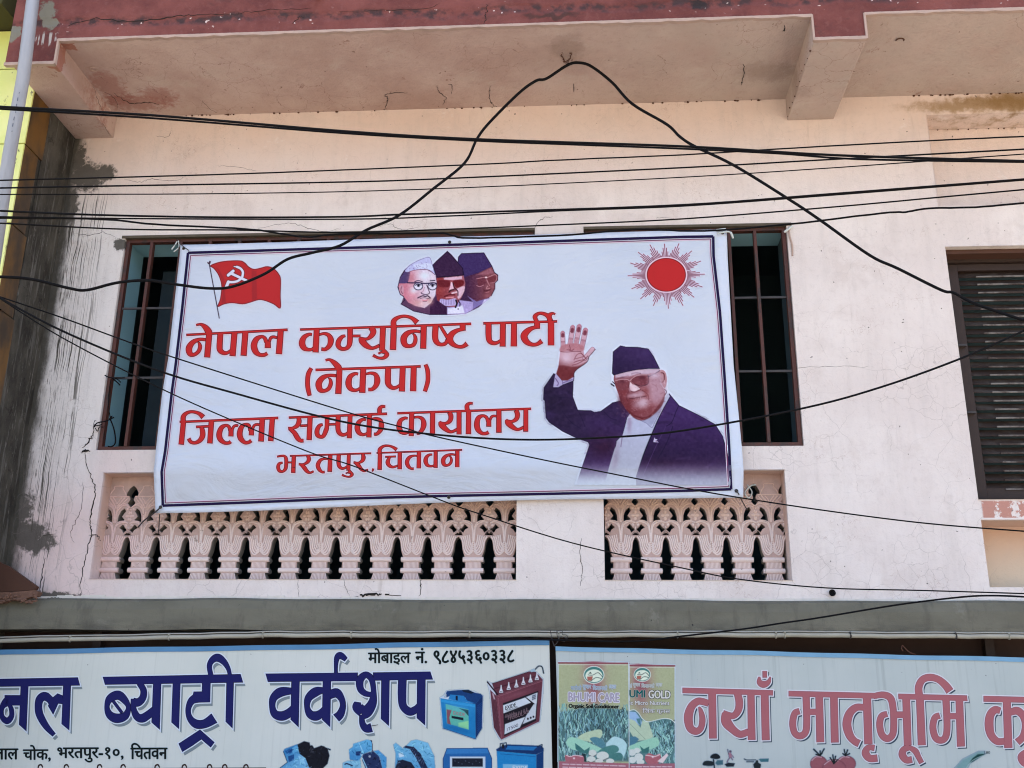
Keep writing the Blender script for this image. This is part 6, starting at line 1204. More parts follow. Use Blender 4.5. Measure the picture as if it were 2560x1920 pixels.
    # starter motors
    cv.poly(K([(170, 1190), (190, 1150), (380, 1080), (400, 1200), (520, 1300), (560, 1435), (110, 1440), (230, 1350)]), (52, 124, 176), 1.3, grad=(K1(200, 1200), K1(350, 1400), (110, 170, 206))); cv.poly(K([(380, 1085), (480, 1035), (560, 1055), (570, 1100), (600, 1095), (630, 1140), (740, 1100), (830, 1140), (858, 1250), (830, 1370), (760, 1440), (560, 1440), (500, 1290), (410, 1220)]), (18, 20, 30), 1.3)
    for q, c_ in (([(190, 1180), (290, 1130), (300, 1200), (230, 1230)], (30, 84, 140)), ([(300, 1140), (380, 1100), (390, 1180), (310, 1220)], (96, 164, 204)), ([(240, 1260), (330, 1230), (330, 1310), (250, 1350)], (26, 70, 124)), ([(390, 1250), (470, 1280), (500, 1380), (420, 1340)], (140, 194, 220))): cv.poly(K(q), c_, 1.6)
    cv.stroke(K([(170, 1190), (230, 1350), (110, 1440)]), 1.4, (20, 40, 70), 1.1, False); cv.stroke(K([(840, 1150), (868, 1160)]), 3, (24, 30, 40), 1, False, keep=False)
    cv.poly(K([(1150, 1160), (1210, 1120), (1215, 1075), (1420, 1010), (1490, 1030), (1500, 1170), (1350, 1230), (1300, 1330), (1165, 1310)]), (96, 168, 208), 1.3, grad=(K1(1300, 1080), K1(1250, 1280), (66, 136, 186))); cv.poly(K([(1360, 1230), (1510, 1180), (1600, 1260), (1650, 1440), (1400, 1440), (1350, 1320)]), (32, 46, 84), 1.4); cv.poly(K([(1520, 1180), (1590, 1170), (1712, 1280), (1705, 1440), (1650, 1440), (1610, 1270)]), (76, 148, 196), 1.3)
    cv.poly(K([(1060, 1360), (1130, 1330), (1320, 1320), (1330, 1440), (1060, 1440)]), (126, 182, 208), 1.4); cv.stroke(K([(1300, 1060), (1350, 1180), (1330, 1230), (1420, 1440)]), 2.4, (150, 200, 222), 1.4); cv.poly(K([(1250, 1190), (1330, 1180), (1310, 1250), (1260, 1250)]), (24, 56, 104), 1.6); cv.blob(*K1(1460, 1262), 3, 3, (150, 160, 176), 1, hard=2); cv.stroke(K([(1470, 1010), (1500, 1060), (1500, 1170)]), 2.6, (24, 30, 60), 1.2); cv.stroke(K([(1090, 1380), (1120, 1370), (1200, 1400)]), 3, (26, 40, 70), 1.3)
    cv.poly(K([(1815, 1090), (1850, 1060), (1960, 1150), (2080, 1030), (2160, 1010), (2330, 1060), (2420, 1250), (2440, 1440), (1840, 1440), (1850, 1220)]), (120, 184, 214), 1.4, grad=(K1(2100, 1060), K1(2000, 1400), (84, 150, 192))); cv.poly(K([(1965, 1130), (2000, 1100), (2120, 1120), (2220, 1220), (2330, 1440), (2230, 1440), (2150, 1280), (2060, 1150)]), (30, 38, 66), 1.3); cv.poly(K([(1840, 1440), (1880, 1330), (1950, 1310), (2080, 1350), (2140, 1440)]), (24, 30, 50), 1.6); cv.poly(K([(1890, 1220), (1950, 1200), (1980, 1260), (1900, 1280)]), (190, 212, 224), 1.6)
    for k in range(9): cv.stroke(K([(2080+k*24, 1140+k*26), (2050+k*26, 1180+k*26)]), 1.0, (90, 110, 140), 1, False)
    for (x0, y0, x1, y1, n) in ((180, 1100, 560, 1435, 60), (560, 1100, 850, 1435, 30), (1150, 1030, 1700, 1435, 90), (1830, 1040, 2420, 1435, 90)):
        for k in range(n):
            a, b = random.uniform(x0, x1), random.uniform(y0, y1); p = K1(a, b); j = int((p[1]-cv.y0)/cv.step); i = int((p[0]-cv.x0)/cv.step)
            if 0 <= j < cv.h and 0 <= i < cv.w and cv.a[j, i] > .9:
                dx, dy = random.uniform(-50, 50), random.uniform(-40, 40); cv.stroke(K([(a, b), (a+dx, b+dy)]), random.uniform(.8, 2.4), np.clip(cv.c[j, i]+random.choice([-60, -35, 40, 60]), 8, 225), 1.2, False, .7)
    cv.blob(*Q1(450, 760), 40, 10, (90, 170, 215), .4, .12); cv.blob(*Q1(420, 1080), 40, 8, (16, 84, 140), .5, .25); cv.blob(*Q1(1350, 560), 40, 6, (140, 84, 96), .4, -.3)
    cv.speckle(2.4, 2); cv.obj('battery_pictures', sf1, 0.0012, MAT['ink'], SG1, 'printed pictures of blue and maroon batteries, a charger and starter motors')
battery_pictures()
pr = Print(sf1); Qx = lambda a, b: (1070+a/5.925, 1640+b/5.925)
def slanted(body, a, b, h, col, bold, lift=None):
    """type running along the slope of the painted battery's face"""
    (x0, y0), (x1, y1) = a, b; font_text(pr, body, x0, x1, y0, y0+h, col, (y1-y0)/(x1-x0), bold)
pr.k = 30
slanted('EXIDE', Qx(1145, 745), Qx(1300, 690), 9, (18, 18, 26), .03); slanted('TUBULAR', Qx(1148, 800), Qx(1330, 738), 4.5, (30, 30, 40), .02); slanted('INVA', Qx(1148, 868), Qx(1290, 815), 8, (110, 88, 92), .02); slanted('TUBULAR', Qx(1200, 905), Qx(1500, 790), 9, (124, 98, 104), .02); slanted('IT500', Qx(1170, 1068), Qx(1335, 995), 8, (70, 74, 86), 0)
slanted('EXIDE', Qx(375, 815), Qx(552, 845), 8.5, (158, 120, 128), .03); slanted('EXIDE', Qx(1255, 1625), Qx(1470, 1630), 9, (206, 216, 222), .04)
pr.obj('battery_lettering', MAT['ink'], SG1, 'tiny lettering on the printed batteries')['kind'] = 'stuff'

# faded red lettering of the right sign
PINK, PLINE, PHALO, PSH = (166, 98, 104), (112, 62, 76), (212, 208, 214), (58, 74, 88)
T4_ = '''P 35,352 1390,390 1390,472 35,437 ; S 430,590,100 340,562,105 260,560,110 170,640,120 125,790,135 150,950,120 235,1005,110 310,960,95 335,830,95 310,700,70 283,640,28 ; L 480,420,118 492,1115,118
S 855,430,110 885,560,115 870,690,110 790,775,100 640,742,110 ; S 655,720,60 690,860,150 790,980,120 900,1050,110 1025,1010,100 ; L 1060,430,110 1072,1135,118 ; L 1265,430,118 1282,1140,122
L 1265,105,70 1267,205,70 ; S 1185,190,30 1190,270,90 1250,305,105 1320,270,75 1350,190,20'''
T5_ = '''P 67,340 1390,372 1390,460 67,425 ; S 235,645,95 160,680,100 130,830,105 160,970,100 240,1015,105 320,960,105 340,800,105 330,410,110 ; L 370,655,95 490,655,95 ; L 525,410,115 543,1110,120 ; L 745,410,115 760,1115,120
S 1200,590,100 1080,590,110 980,680,125 940,840,135 980,1000,125 1050,1090,110 1125,1130,115 ; L 1240,430,125 1262,1140,125 ; S 1355,1195,95 1260,1190,90 1220,1270,120 1280,1350,110 1398,1345,110
S 1340,420,90 1480,400,100 1590,450,110 1630,600,105 1640,850,105 1620,1000,105 1540,1055,105 1460,990,105 1430,840,105 1460,720,100 1545,685,90 ; L 1650,698,100 1800,698,100 ; L 1825,430,118 1850,1160,118
S 1880,1185,85 1790,1220,100 1770,1300,115 1830,1375,105 1915,1365,100 ; S 1860,1180,60 1960,1240,95 2010,1330,85 2058,1420,80'''
T6_ = '''P 330,382 1360,408 1370,495 335,468 ; L 655,430,118 685,1155,122 ; S 655,450,112 637,300,115 690,180,110 800,140,110 930,170,105 1040,260,115 1105,350,125
S 955,710,95 880,745,100 850,890,105 890,1040,105 970,1080,105 1040,1030,105 1062,860,105 1045,460,110 ; L 1090,720,95 1210,720,95 ; L 1245,460,115 1270,1175,122
P 1605,415 2700,442 2700,532 1605,505 ; S 1858,640,95 1780,625,115 1710,700,125 1690,850,135 1720,1000,120 1810,1095,110 1920,1095,100 ; L 1955,490,120 1978,1195,125 ; S 2000,665,100 2110,640,120 2200,720,110 2235,860,110 2200,1020,110 2110,1110,110 ; S 2250,1255,100 2175,1330,120 2230,1420,120 2330,1400,110'''
for lab, tl in (('first faded red word', (T4_, 1700, 1660, 5.978)), ('first half of the long faded red word', (T5_, 1960, 1670, 5.978)), ('end of the long faded red word and the next word cut off by the frame', (T6_, 2190, 1670, 5.978))):
    sh_ = parse(tl[0].replace('\n', ' ; '), *tl[1:]); pr = Print(sf2)
    letter_layer(pr, sh_, PSH, 3.0, (3.6, 3.8)); letter_layer(pr, sh_, PHALO, 5.5); letter_layer(pr, sh_, PLINE, 0.0); letter_layer(pr, sh_, PINK, -1.6); pr.obj('lettering', MAT['ink_faded'], SG2, lab)
def seed_posters():
    cv = Canvas(1390, 1650, 1694, 1935, 1.1, (150, 165, 172)); W = lambda q: [(1370+a/5.926, 1640+b/5.926) for a, b in q]; W1_ = lambda a, b: W([(a, b)])[0]
    def panel(x0, x1, yt, cxr):
        cv.poly(W([(x0-8, yt-10), (x1+8, yt-4), (x1+10, 1800), (x0-4, 1800)]), (176, 186, 192), 1.2); cv.poly(W([(x0, yt), (x1, yt+5), (x1, 1800), (x0, 1800)]), (146, 150, 116), 1.0)
        cv.blob(*W1_(cxr, 330), 26, 70, (132, 78, 86), .9); cv.blob(*W1_(cxr, 330), 15, 60, (134, 74, 84), .8); cv.stroke(W([(x0, yt+10), (x1, yt+16)]), 4, (116, 58, 68), 1.2, False); cv.stroke(W([(x0, yt+34), (x1, yt+40)]), 1.4, (184, 182, 170), 1, False)
    panel(1208, 1876, 130, 1380); panel(157, 1200, 92, 680)
    def logo(cx, cy, rx, ry):
        E = lambda a, b: [(cx+a*math.cos(t), cy+b*math.sin(t)) for t in np.linspace(0, 2*math.pi, 28)[:-1]]
        cv.poly(W(E(rx, ry)), (200, 206, 192), 1.2); cv.poly(W(E(rx*.93, ry*.92)), (52, 104, 98), 1.2); cv.poly(W([(cx+rx*.82*math.cos(t), cy+ry*.10+ry*.72*math.sin(t)) for t in np.linspace(0, 2*math.pi, 28)[:-1]]), (192, 200, 180), 1.2)
        cv.stroke(W([(cx-rx*.55, cy), (cx-rx*.1, cy+2), (cx+rx*.4, cy-ry*.25), (cx+rx*.8, cy+ry*.2)]), 1.6, (50, 60, 56), 1); cv.poly(W([(cx-rx*.65, cy+ry*.2), (cx-rx*.1, cy+ry*.15), (cx-rx*.2, cy+ry*.65), (cx-rx*.6, cy+ry*.65)]), (146, 84, 72), 1.2); cv.stroke(W([(cx-rx*.3, cy+ry*.7), (cx+rx*.2, cy+ry*.3), (cx+rx*.7, cy+ry*.4)]), 1.8, (70, 84, 76), 1.2); cv.poly(W([(cx-rx*.5, cy-ry*.15), (cx-rx*.35, cy-ry*.35), (cx-rx*.2, cy-ry*.15)]), (30, 44, 40), 1)
    logo(680, 280, 155, 132)
    # fields of leaves
    def leaves(x0, x1, y0, y1, n, wild=1.0):
        cv.poly(W([(x0, y0+90), ((x0+x1)/2, y0), (x1, y0+70), (x1, y1), (x0, y1)]), (66, 96, 96), 6)
        for k in range(n):
            a, b = random.uniform(x0, x1), random.uniform(y0+40, y1); l = random.uniform(40, 150)*wild; dx = random.uniform(-60, 60); c_ = random.choice([(124, 168, 156), (96, 140, 136), (150, 186, 176), (40, 62, 66), (84, 124, 134), (30, 46, 52), (112, 150, 158)])
            q = W([(a, b), (a+dx*.4, b-l*.6), (a+dx, max(y0, b-l))]); q = [(min(max(u, W1_(x0, 0)[0]), W1_(x1, 0)[0]), v) for u, v in q]; cv.stroke(q, random.uniform(.8, 2.4), c_, 1.1)
    leaves(160, 1196, 740, 1560, 620); 
    # vegetables, left packet
    def veg(dx=0.0, clip=None):
        f = lambda q: W([(a+dx, b) for a, b in q])
        cv.poly(f([(440, 1220), (520, 1150), (640, 1110), (780, 1090), (800, 1180), (700, 1270), (560, 1260)]), (160, 176, 146), 1.6, True); cv.poly(f([(270, 1280), (310, 1210), (400, 1210), (620, 1290), (800, 1380), (700, 1420), (420, 1400), (320, 1360)]), (136, 180, 156), 1.6, True)
        cv.poly(f([(620, 1230), (700, 1200), (800, 1240), (860, 1330), (820, 1370), (720, 1320)]), (68, 112, 122), 1.8, True); cv.poly(f([(860, 1330), (900, 1250), (980, 1195), (1100, 1230), (1165, 1310), (1150, 1420), (1100, 1500), (960, 1440)]), (156, 186, 186), 1.8, True); cv.poly(f([(740, 1430), (820, 1360), (960, 1320), (1040, 1350), (1030, 1420), (860, 1470)]), (62, 110, 104), 1.8, True); cv.poly(f([(900, 1470), (1050, 1430), (1110, 1480), (1080, 1530), (960, 1540)]), (58, 104, 100), 1.8, True)
        for x, y, rx, ry in ((660, 1440, 62, 52), (810, 1480, 92, 66), (640, 1530, 66, 48), (760, 1560, 60, 40), (920, 1560, 62, 42)): cv.poly(f([(x+rx*math.cos(t), y+ry*math.sin(t)) for t in np.linspace(0, 2*math.pi, 16)[:-1]]), (184, 186, 176), 1.6); cv.stroke(f([(x-rx*.7, y+ry*.6), (x, y+ry*.95), (x+rx*.8, y+ry*.5)]), 1.4, (60, 54, 56), 1.4)
    veg(0)
    cv.poly(W([(400, 1290), (470, 1340), (540, 1400), (620, 1350), (600, 1450), (480, 1430), (410, 1380)]), (48, 96, 92), 1.6); cv.poly(W([(500, 1440), (560, 1450), (570, 1570), (520, 1560)]), (26, 44, 48), 1.8); cv.poly(W([(255, 1470), (330, 1480), (420, 1475), (520, 1480), (530, 1570), (480, 1640), (330, 1640), (265, 1570)]), (146, 84, 92), 1.6, True); cv.stroke(W([(270, 1470), (330, 1490), (400, 1470), (510, 1490)]), 2.2, (196, 170, 172), 1.4); cv.blob(*W1_(385, 1515), 2.5, 2.5, (214, 200, 202), 1)
    cv.poly(W([(160, 1560), (1200, 1590), (1200, 1800), (158, 1800)]), (142, 84, 94), 1.2)
    for r_, y0 in enumerate((1600, 1645, 1690, 1735)):
        x = 220
        while x < 1130: l = random.uniform(50, 110); cv.stroke(W([(x, y0+(x-160)*.03), (x+l, y0+(x-160+l)*.03)]), 2.6, (186, 164, 168), 1.6, False); x += l+26
    # right packet
    cv.poly(W([(1208, 810), (1280, 800), (1345, 850), (1400, 930), (1480, 975), (1600, 950), (1720, 925), (1820, 940), (1876, 990), (1880, 1800), (1208, 1800)]), (70, 104, 104), 1.2); 
    for k in range(330):
        a, b = random.uniform(1480, 1870), random.uniform(1020, 1590); l = random.uniform(30, 110); dx = random.uniform(-60, 60); c_ = random.choice([(124, 168, 156), (96, 140, 136), (150, 186, 176), (40, 62, 66), (30, 46, 52), (112, 150, 158)]); b0 = max(b-l, 975 if a < 1640 else 950); cv.stroke(W([(a, b), (min(a+dx, 1872), b0)]), random.uniform(.8, 2.2), c_, 1.1, False)
    cv.poly(W([(1208, 820), (1300, 830), (1370, 930), (1400, 1000), (1360, 1030), (1208, 930)]), (130, 158, 186), 2.2); cv.poly(W([(1208, 930), (1290, 960), (1370, 1060), (1400, 950), (1490, 980), (1560, 1190), (1500, 1240), (1300, 1260), (1208, 1110)]), (158, 174, 148), 1.8); cv.stroke(W([(1210, 1000), (1330, 1120), (1440, 1230)]), 1.4, (122, 140, 122), 1.4); cv.poly(W([(1310, 930), (1370, 920), (1375, 1040), (1330, 990)]), (66, 110, 116), 1.8)
    cv.poly(W([(1208, 1330), (1330, 1280), (1520, 1220), (1610, 1205), (1650, 1270), (1620, 1340), (1450, 1400), (1208, 1400)]), (132, 176, 152), 1.8, True); cv.poly(W([(1208, 1200), (1290, 1190), (1350, 1230), (1290, 1300), (1208, 1330)]), (64, 106, 122), 1.8)
    for x, y, rx, ry in ((1245, 1430, 60, 50), (1320, 1400, 50, 40), (1345, 1500, 66, 60), (1250, 1540, 60, 50), (1370, 1570, 60, 40)): cv.poly(W([(max(1208, x+rx*math.cos(t)), y+ry*math.sin(t)) for t in np.linspace(0, 2*math.pi, 16)[:-1]]), (182, 186, 178), 1.6)
    cv.poly(W([(1360, 1330), (1420, 1380), (1500, 1340), (1490, 1430), (1400, 1440)]), (46, 94, 90), 1.6); cv.poly(W([(1445, 1480), (1500, 1440), (1580, 1470), (1660, 1450), (1665, 1540), (1600, 1610), (1490, 1600), (1440, 1550)]), (148, 82, 90), 1.6, True); cv.stroke(W([(1450, 1470), (1520, 1480), (1580, 1490), (1655, 1460)]), 2.2, (200, 176, 176), 1.4); cv.blob(*W1_(1552, 1495), 2.5, 2.5, (214, 200, 202), 1)
    cv.poly(W([(1620, 1560), (1760, 1440), (1785, 1470), (1700, 1590)]), (196, 178, 176), 1.5); cv.poly(W([(1208, 1600), (1878, 1590), (1885, 1800), (1208, 1800)]), (140, 84, 94), 1.2)
    for y0 in (1640, 1690, 1740):
        x = 1240
        while x < 1830: l = random.uniform(40, 90); cv.stroke(W([(x, y0), (x+l, y0+1)]), 2.6, (186, 164, 168), 1.6, False); x += l+24
    cv.stroke(W([(1208, 810), (1280, 798), (1345, 850), (1400, 930), (1480, 975), (1600, 950), (1720, 925), (1820, 940), (1878, 990)]), 1.6, (196, 204, 200), 1.2); logo(1397, 275, 128, 108)
    cv.poly(W([(1190, 90), (1205, 90), (1205, 1800), (1198, 1800)]), (178, 188, 192), 1.0); cv.speckle(3.0, 2); cv.c = cv.c*1.10+6
    cv.obj('seed_packet_posters', sf2, 0.0012, MAT['ink_faded'], SG2, 'two printed olive packets with vegetables, grass and round emblems')
seed_posters()
pr = Print(sf2); pr.k = 30; Wp = lambda a: 1370+a/5.926; Wq = lambda a: 1640+a/5.926
font_text(pr, 'BHUMI', Wp(305), Wp(695), Wq(540), Wq(670), (158, 150, 164), .012, .05, (214, 210, 222), .09); font_text(pr, 'CARE', Wp(748), Wp(1052), Wq(548), Wq(680), (158, 150, 164), .012, .05, (214, 210, 222), .09)
font_text(pr, 'Organic Soil Conditioner', Wp(308), Wp(1048), Wq(710), Wq(786), (6, 10, 12), .012, .11, (150, 160, 140), .05)
font_text(pr, 'UMI', Wp(1210), Wp(1436), Wq(505), Wq(612), (10, 84, 84), .012, .06, (186, 190, 176), .04); font_text(pr, 'GOLD', Wp(1492), Wp(1812), Wq(510), Wq(626), (214, 212, 204), .012, .06, (18, 28, 26), .08)
font_text(pr, 'ic Micro Nutrient', Wp(1210), Wp(1800), Wq(662), Wq(722), (214, 212, 208), .012, .04, (30, 34, 34), .06)
font_text(pr, 'िजंक प्लस', Wp(1400), Wp(1808), Wq(768), Wq(866), (216, 214, 210), .012, .03, (24, 26, 28), .07)
for x0, x1 in ((340, 495), (512, 640), (662, 880), (902, 1010)):
    font_text(pr, {340: 'माटोको', 512: 'सुधार', 662: 'िकसानको', 902: 'उद्धार'}[x0], Wp(x0), Wp(x1), Wq(425), Wq(505), (130, 152, 172), .03, .02, (196, 204, 210), .06)
for x0, x1, t in ((1210, 1245, 'को'), (1258, 1365, 'सुधार'), (1385, 1578, 'िकसानको'), (1598, 1692, 'उद्धार')): font_text(pr, t, Wp(x0), Wp(x1), Wq(400), Wq(470), (160, 168, 166), .02, .02, (200, 204, 200), .06)
pr.obj('packet_lettering', MAT['ink_faded'], SG2, 'lettering on the two printed packets')['kind'] = 'stuff'
# tomatoes, sprayer figures and leaf at the foot of the right sign
def foot_pictures():
    cv = Canvas(1740, 1868, 2520, 1935, 1.2, (140, 156, 166)); N = lambda q: [(1700+a/5.978, 1660+b/5.978) for a, b in q]; O = lambda q: [(1960+a/5.978, 1670+b/5.978) for a, b in q]; G = lambda q: [(2190+a/5.978, 1670+b/5.978) for a, b in q]
    cv.poly(N([(455, 1400), (480, 1355), (540, 1340), (590, 1370), (597, 1405), (540, 1420)]), (18, 26, 32), 1.2, True); cv.poly(N([(340, 1490), (380, 1450), (480, 1455), (510, 1490), (480, 1520), (360, 1515)]), (26, 36, 42), 1.4, True); cv.poly(N([(530, 1480), (560, 1440), (640, 1440), (640, 1500), (560, 1510)]), (64, 100, 110), 1.6); cv.poly(N([(670, 1500), (720, 1475), (820, 1485), (800, 1530), (700, 1535)]), (24, 34, 42), 1.4); cv.stroke(N([(500, 1430), (520, 1600)]), 3, (30, 40, 48), 1.2, False, keep=False)
    cv.blob(*N([(752, 1308)])[0], 2.8, 2.8, (96, 74, 92), 1, hard=2, keep=False); cv.poly(N([(718, 1325), (765, 1330), (775, 1400), (735, 1410)]), (158, 112, 126), 1.2); cv.stroke(N([(712, 1280), (728, 1350)]), 1.6, (96, 74, 92), 1.1, False, keep=False); cv.stroke(N([(760, 1345), (800, 1395)]), 1.8, (140, 100, 116), 1.1, False, keep=False); cv.stroke(N([(745, 1400), (715, 1440), (705, 1470)]), 2.2, (120, 92, 110), 1.1, keep=False); cv.stroke(N([(765, 1400), (785, 1430)]), 2.0, (120, 92, 110), 1.1, False, keep=False)
    cv.stroke(N([(960, 1420), (1010, 1435), (1130, 1432)]), 2.0, (44, 56, 64), 1.1, keep=False); cv.stroke(N([(1000, 1460), (1100, 1460)]), 2.2, (60, 72, 80), 1.1, False, keep=False); cv.poly(N([(1180, 1420), (1325, 1415), (1318, 1460), (1210, 1462)]), (58, 104, 112), 1.3); cv.poly(N([(1095, 1500), (1125, 1470), (1140, 1440), (1165, 1440), (1170, 1475), (1210, 1500), (1200, 1560), (1110, 1560)]), (28, 38, 42), 1.3)
    for (x, y, rx, ry) in ((520, 1430, 130, 120), (930, 1430, 145, 120), (750, 1500, 185, 140)):
        cv.poly(O([(x+rx*math.cos(t), y+ry*math.sin(t)) for t in np.linspace(0, 2*math.pi, 24)[:-1]]), (124, 70, 80), 1.4); cv.poly(O([(x+rx*.9*math.cos(t), y+6+ry*.9*math.sin(t)) for t in np.linspace(0, 2*math.pi, 24)[:-1]]), (144, 84, 92), 4); cv.stroke(O([(x-rx*.8, y-ry*.4), (x-rx*.3, y-ry*.85), (x+rx*.3, y-ry*.8)]), 2.2, (190, 158, 166), 1.8)
    for (x, y, d) in ((540, 1310, ((-95, -95), (-60, -20), (0, -70), (60, -100), (30, -40))), (920, 1310, ((-20, -90), (-40, -30), (30, -85), (60, -30))), (745, 1430, ((-55, -90), (-15, -130), (25, -110), (60, -60), (-20, -40)))):
        for dx, dy in d: cv.stroke(O([(x, y), (x+dx, y+dy)]), 3.0, (18, 28, 30), 1.2, False, keep=False)
    cv.poly(G([(1180, 1500), (1300, 1370), (1440, 1300), (1540, 1250), (1620, 1250), (1600, 1290), (1500, 1330), (1400, 1420), (1360, 1500)]), (100, 148, 142), 5, alpha=.6); cv.poly(G([(1385, 1430), (1440, 1350), (1520, 1290), (1640, 1280), (1540, 1340), (1450, 1400)]), (26, 62, 60), 1.8); cv.stroke(G([(1340, 1520), (1400, 1420), (1500, 1350), (1640, 1300), (1720, 1330)]), 1.6, (150, 176, 172), 1.6); cv.stroke(G([(1640, 1480), (1720, 1400), (1750, 1330)]), 2.2, (130, 160, 156), 2.0)
    cv.speckle(2, 2); cv.obj('crop_pictures', sf2, 0.0012, MAT['ink_faded'], SG2, 'printed tomatoes, tiny sprayer figures and leaf along the bottom')['kind'] = 'stuff'
foot_pictures()
pr = Print(sf2); pr.k = 30; font_text(pr, '180', 2190+1622/5.978, 2190+1705/5.978, 1670+1242/5.978, 1670+1282/5.978, (40, 58, 66), 0, .01); pr.obj('tiny_number', MAT['ink_faded'], SG2)
# small nail stuck in the left sign
tag(MB().tube([P(927, 1815, YS1-.002), P(945, 1812, YS1-.02)], 0.0016, 6).obj('nail', MAT['black']), 'thin nail sticking out of the navy lettering on the left sign', 'nail')

# ------------------------------------------------------------ overhead cables
GRP = 'black cables strung across the building front'
def cable(pts, wpx, y0, y1, label, sag_smooth=6, wob=0.0):
    q = catmull(np.array([(a, b) for a, b in pts], float), sag_smooth); xs_ = q[:, 0]; out = []
    for k, (a, b) in enumerate(q):
        t = (a+60)/2680; Y = y0+(y1-y0)*t if not callable(y0) else y0(a); out.append(P(a, b+(random.uniform(-wob, wob) if wob else 0), Y))
    Ym = (y0+y1)/2 if not callable(y0) else -1
    # radius in metres at the cable's own distance
    rs = [wpx*0.475*np.linalg.norm(p-CAM)/FPX/1.0 for p in out]
    o = MB().tube(out, rs, 8).obj('overhead_cable', MAT['cable'], None, smooth=True); tag(o, label, 'cable', GRP); return o
cable([(-60, 262), (0, 267), (389, 289), (860, 328), (1192, 348), (1710, 366), (2089, 388), (2560, 403), (2640, 406)], 6.2, -1.5, -1.5, 'thick cable sloping down right from the pipe, highest line across the facade')
cable([(-60, 267), (0, 272), (389, 296), (860, 333), (1192, 352), (1450, 362), (1710, 372), (1950, 384), (2150, 398), (2560, 405), (2640, 406)], 5.0, -1.47, -1.47, 'cable hugging the underside of the thick top cable')
cable([(-60, 453), (0, 451), (389, 441), (610, 434), (860, 425), (1239, 409), (1400, 400), (1710, 387), (1933, 373), (2322, 352), (2560, 341), (2640, 337)], 3.6, -1.35, -1.3, 'thin cable just below the peach wall band, uppermost of the rising lines', wob=.3)
cable([(-60, 472), (0, 470), (389, 463), (860, 455), (1122, 446), (1710, 419), (2089, 398), (2560, 373), (2640, 368)], 4.0, -1.38, -1.3, 'thin rising cable crossing the thick sloping cable near the shutter recess')
cable([(-60, 487), (0, 486), (467, 485), (860, 479), (1239, 466), (1710, 443), (2089, 419), (2560, 385), (2640, 379)], 2.8, -1.33, -1.3, 'thinnest rising cable, third below the peach wall band', wob=.2)
cable([(-60, 525), (0, 527), (233, 537), (544, 543), (860, 542), (1005, 536), (1239, 529), (1710, 512), (2089, 484), (2560, 448), (2640, 441)], 5.0, -1.4, -1.32, 'thick rising cable a hand above the window heads')
cable([(-60, 540), (0, 542), (272, 546), (860, 548), (1122, 540), (1400, 527), (1710, 515), (2089, 487), (2560, 450), (2640, 444)], 3.8, -1.37, -1.30, 'cable running just beneath the thick one above the window heads')
cable([(-60, 556), (0, 558), (311, 573), (583, 575), (860, 581), (1122, 573), (1394, 562), (1710, 547), (2089, 517), (2361, 492), (2560, 474), (2640, 466)], 3.8, -1.3, -1.25, 'cable skimming the dark line above the banner top')
cable([(-60, 545), (150, 546), (272, 549), (389, 561), (622, 573), (760, 592), (850, 585), (1083, 583), (1130, 588), (1173, 595), (1394, 589), (1589, 574), (1760, 577), (1968, 561), (2205, 533), (2264, 530), (2322, 521), (2439, 518), (2560, 507), (2640, 500)], 4.8, -1.1, -1.1, 'kinked cable dipping over the top hem of the banner', wob=.5)
def yarch(a): return float(np.interp(a, [-60, 400, 900, 1420, 1900, 2640], [-1.15, -0.95, -0.75, float(PZ(1420, 161, ZS-0.03)[1]), -0.75, -1.15]))
cable([(-60, 690), (0, 692), (78, 698), (175, 721), (218, 725), (292, 707), (369, 701), (447, 712), (525, 721), (583, 716), (661, 685), (719, 648), (780, 632), (850, 614), (916, 575), (998, 538), (1083, 472), (1161, 408), (1192, 348), (1223, 307), (1297, 233), (1340, 202), (1367, 196), (1420, 162), (1449, 157), (1480, 167), (1530, 206), (1581, 260), (1667, 311), (1700, 342), (1739, 367), (1836, 414), (1972, 498), (2050, 550), (2174, 638), (2244, 671), (2353, 725), (2384, 732), (2439, 760), (2560, 801), (2640, 826)], 7.2, yarch, 0, 'arched black cable hung from the rusty hook under the slab')
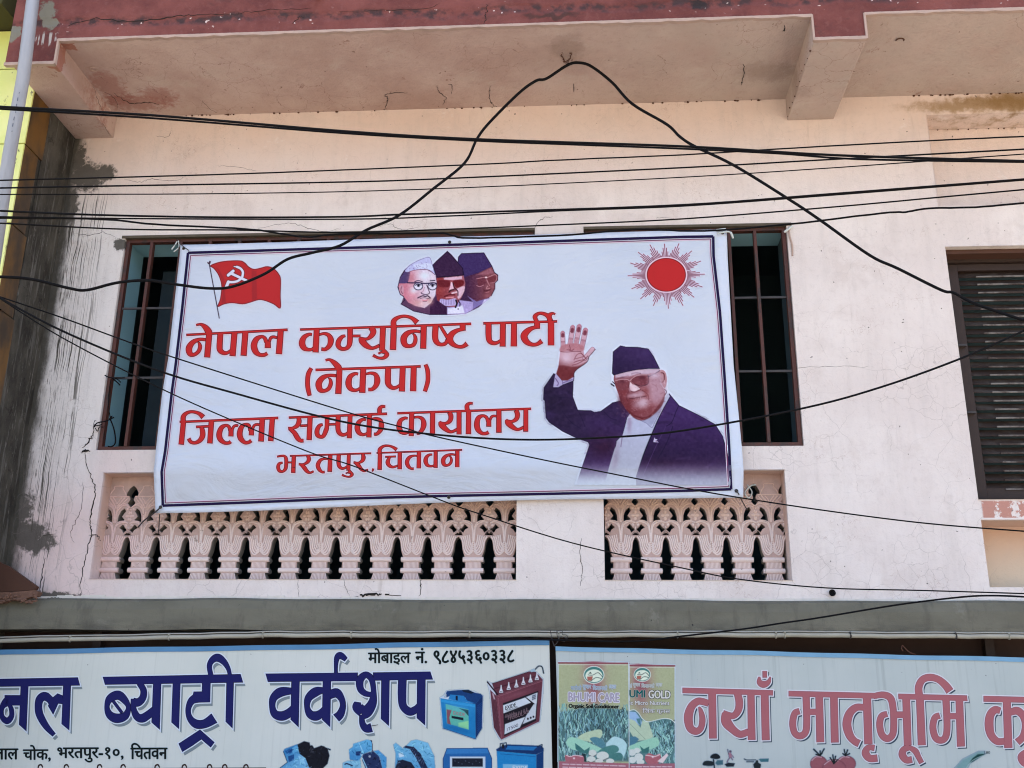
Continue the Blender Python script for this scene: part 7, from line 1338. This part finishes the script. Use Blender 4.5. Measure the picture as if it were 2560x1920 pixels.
cable([(-60, 720), (0, 742), (155, 794), (330, 858), (467, 904), (860, 1028), (1005, 1068), (1083, 1090), (1355, 1149), (1589, 1196), (1710, 1220), (1855, 1245), (2089, 1280), (2322, 1309), (2560, 1328), (2640, 1334)], 3.6, -1.2, -1.0, 'cable crossing the banner diagonally from upper left to the lower right hem')
cable([(-60, 712), (0, 745), (155, 827), (389, 924), (583, 982), (860, 1055), (1083, 1086), (1300, 1099), (1511, 1094), (1710, 1076), (2011, 1020), (2205, 967), (2400, 897), (2560, 827), (2640, 790)], 5.4, -1.25, -1.1, 'sagging cable that crosses the lettering and rises over the portrait to the louvred window')
cable([(-60, 715), (0, 747), (155, 844), (389, 965), (583, 1052), (778, 1132), (860, 1157), (928, 1182), (1122, 1258), (1200, 1285), (1433, 1358), (1710, 1421), (1855, 1449), (2069, 1470), (2300, 1476), (2560, 1484), (2640, 1487)], 3.4, -1.2, -1.0, 'lowest diagonal cable passing in front of the short balustrade')
cable([(1100, 1603), (1200, 1599), (1355, 1599), (1460, 1602), (1589, 1603), (1700, 1591), (1855, 1573), (1953, 1558), (2050, 1544), (2244, 1512), (2400, 1493), (2480, 1489), (2560, 1492), (2640, 1497)], 4.6, lambda a: float(np.interp(a, [1100, 1600, 2640], [-0.2, -0.2, -0.5])), 0, 'black cable rising rightwards from the gap between the shop signs over the ledge')
# tangle of thin black wire at the left window
WR = empty('wire_tangle', tuple(P(280, 1120, 0)), 'thin black wires knotted to the bars of the left window', 'wire')
def wr(pts, r): MB().tube([P(a, b, -0.02) for a, b in catmull(np.array(pts, float), 5)], r, 6).obj('wire', MAT['cable'], WR, smooth=True)
wr([(262, 938), (275, 944), (300, 945), (312, 944)], .004); wr([(280, 945), (292, 955), (300, 963)], .004); wr([(284, 944), (296, 950), (302, 956)], .003); wr([(277, 948), (272, 985), (272, 1020), (276, 1045)], .0028)
wr([(236, 1068), (242, 1058), (258, 1054), (272, 1050), (285, 1043)], .004); wr([(276, 1048), (284, 1070), (288, 1090), (288, 1108), (280, 1116), (270, 1116)], .0045); wr([(238, 1070), (244, 1078), (248, 1068), (258, 1068)], .003); wr([(236, 1062), (246, 1064), (256, 1060)], .003); wr([(273, 1048), (280, 1040), (276, 1052)], .004)
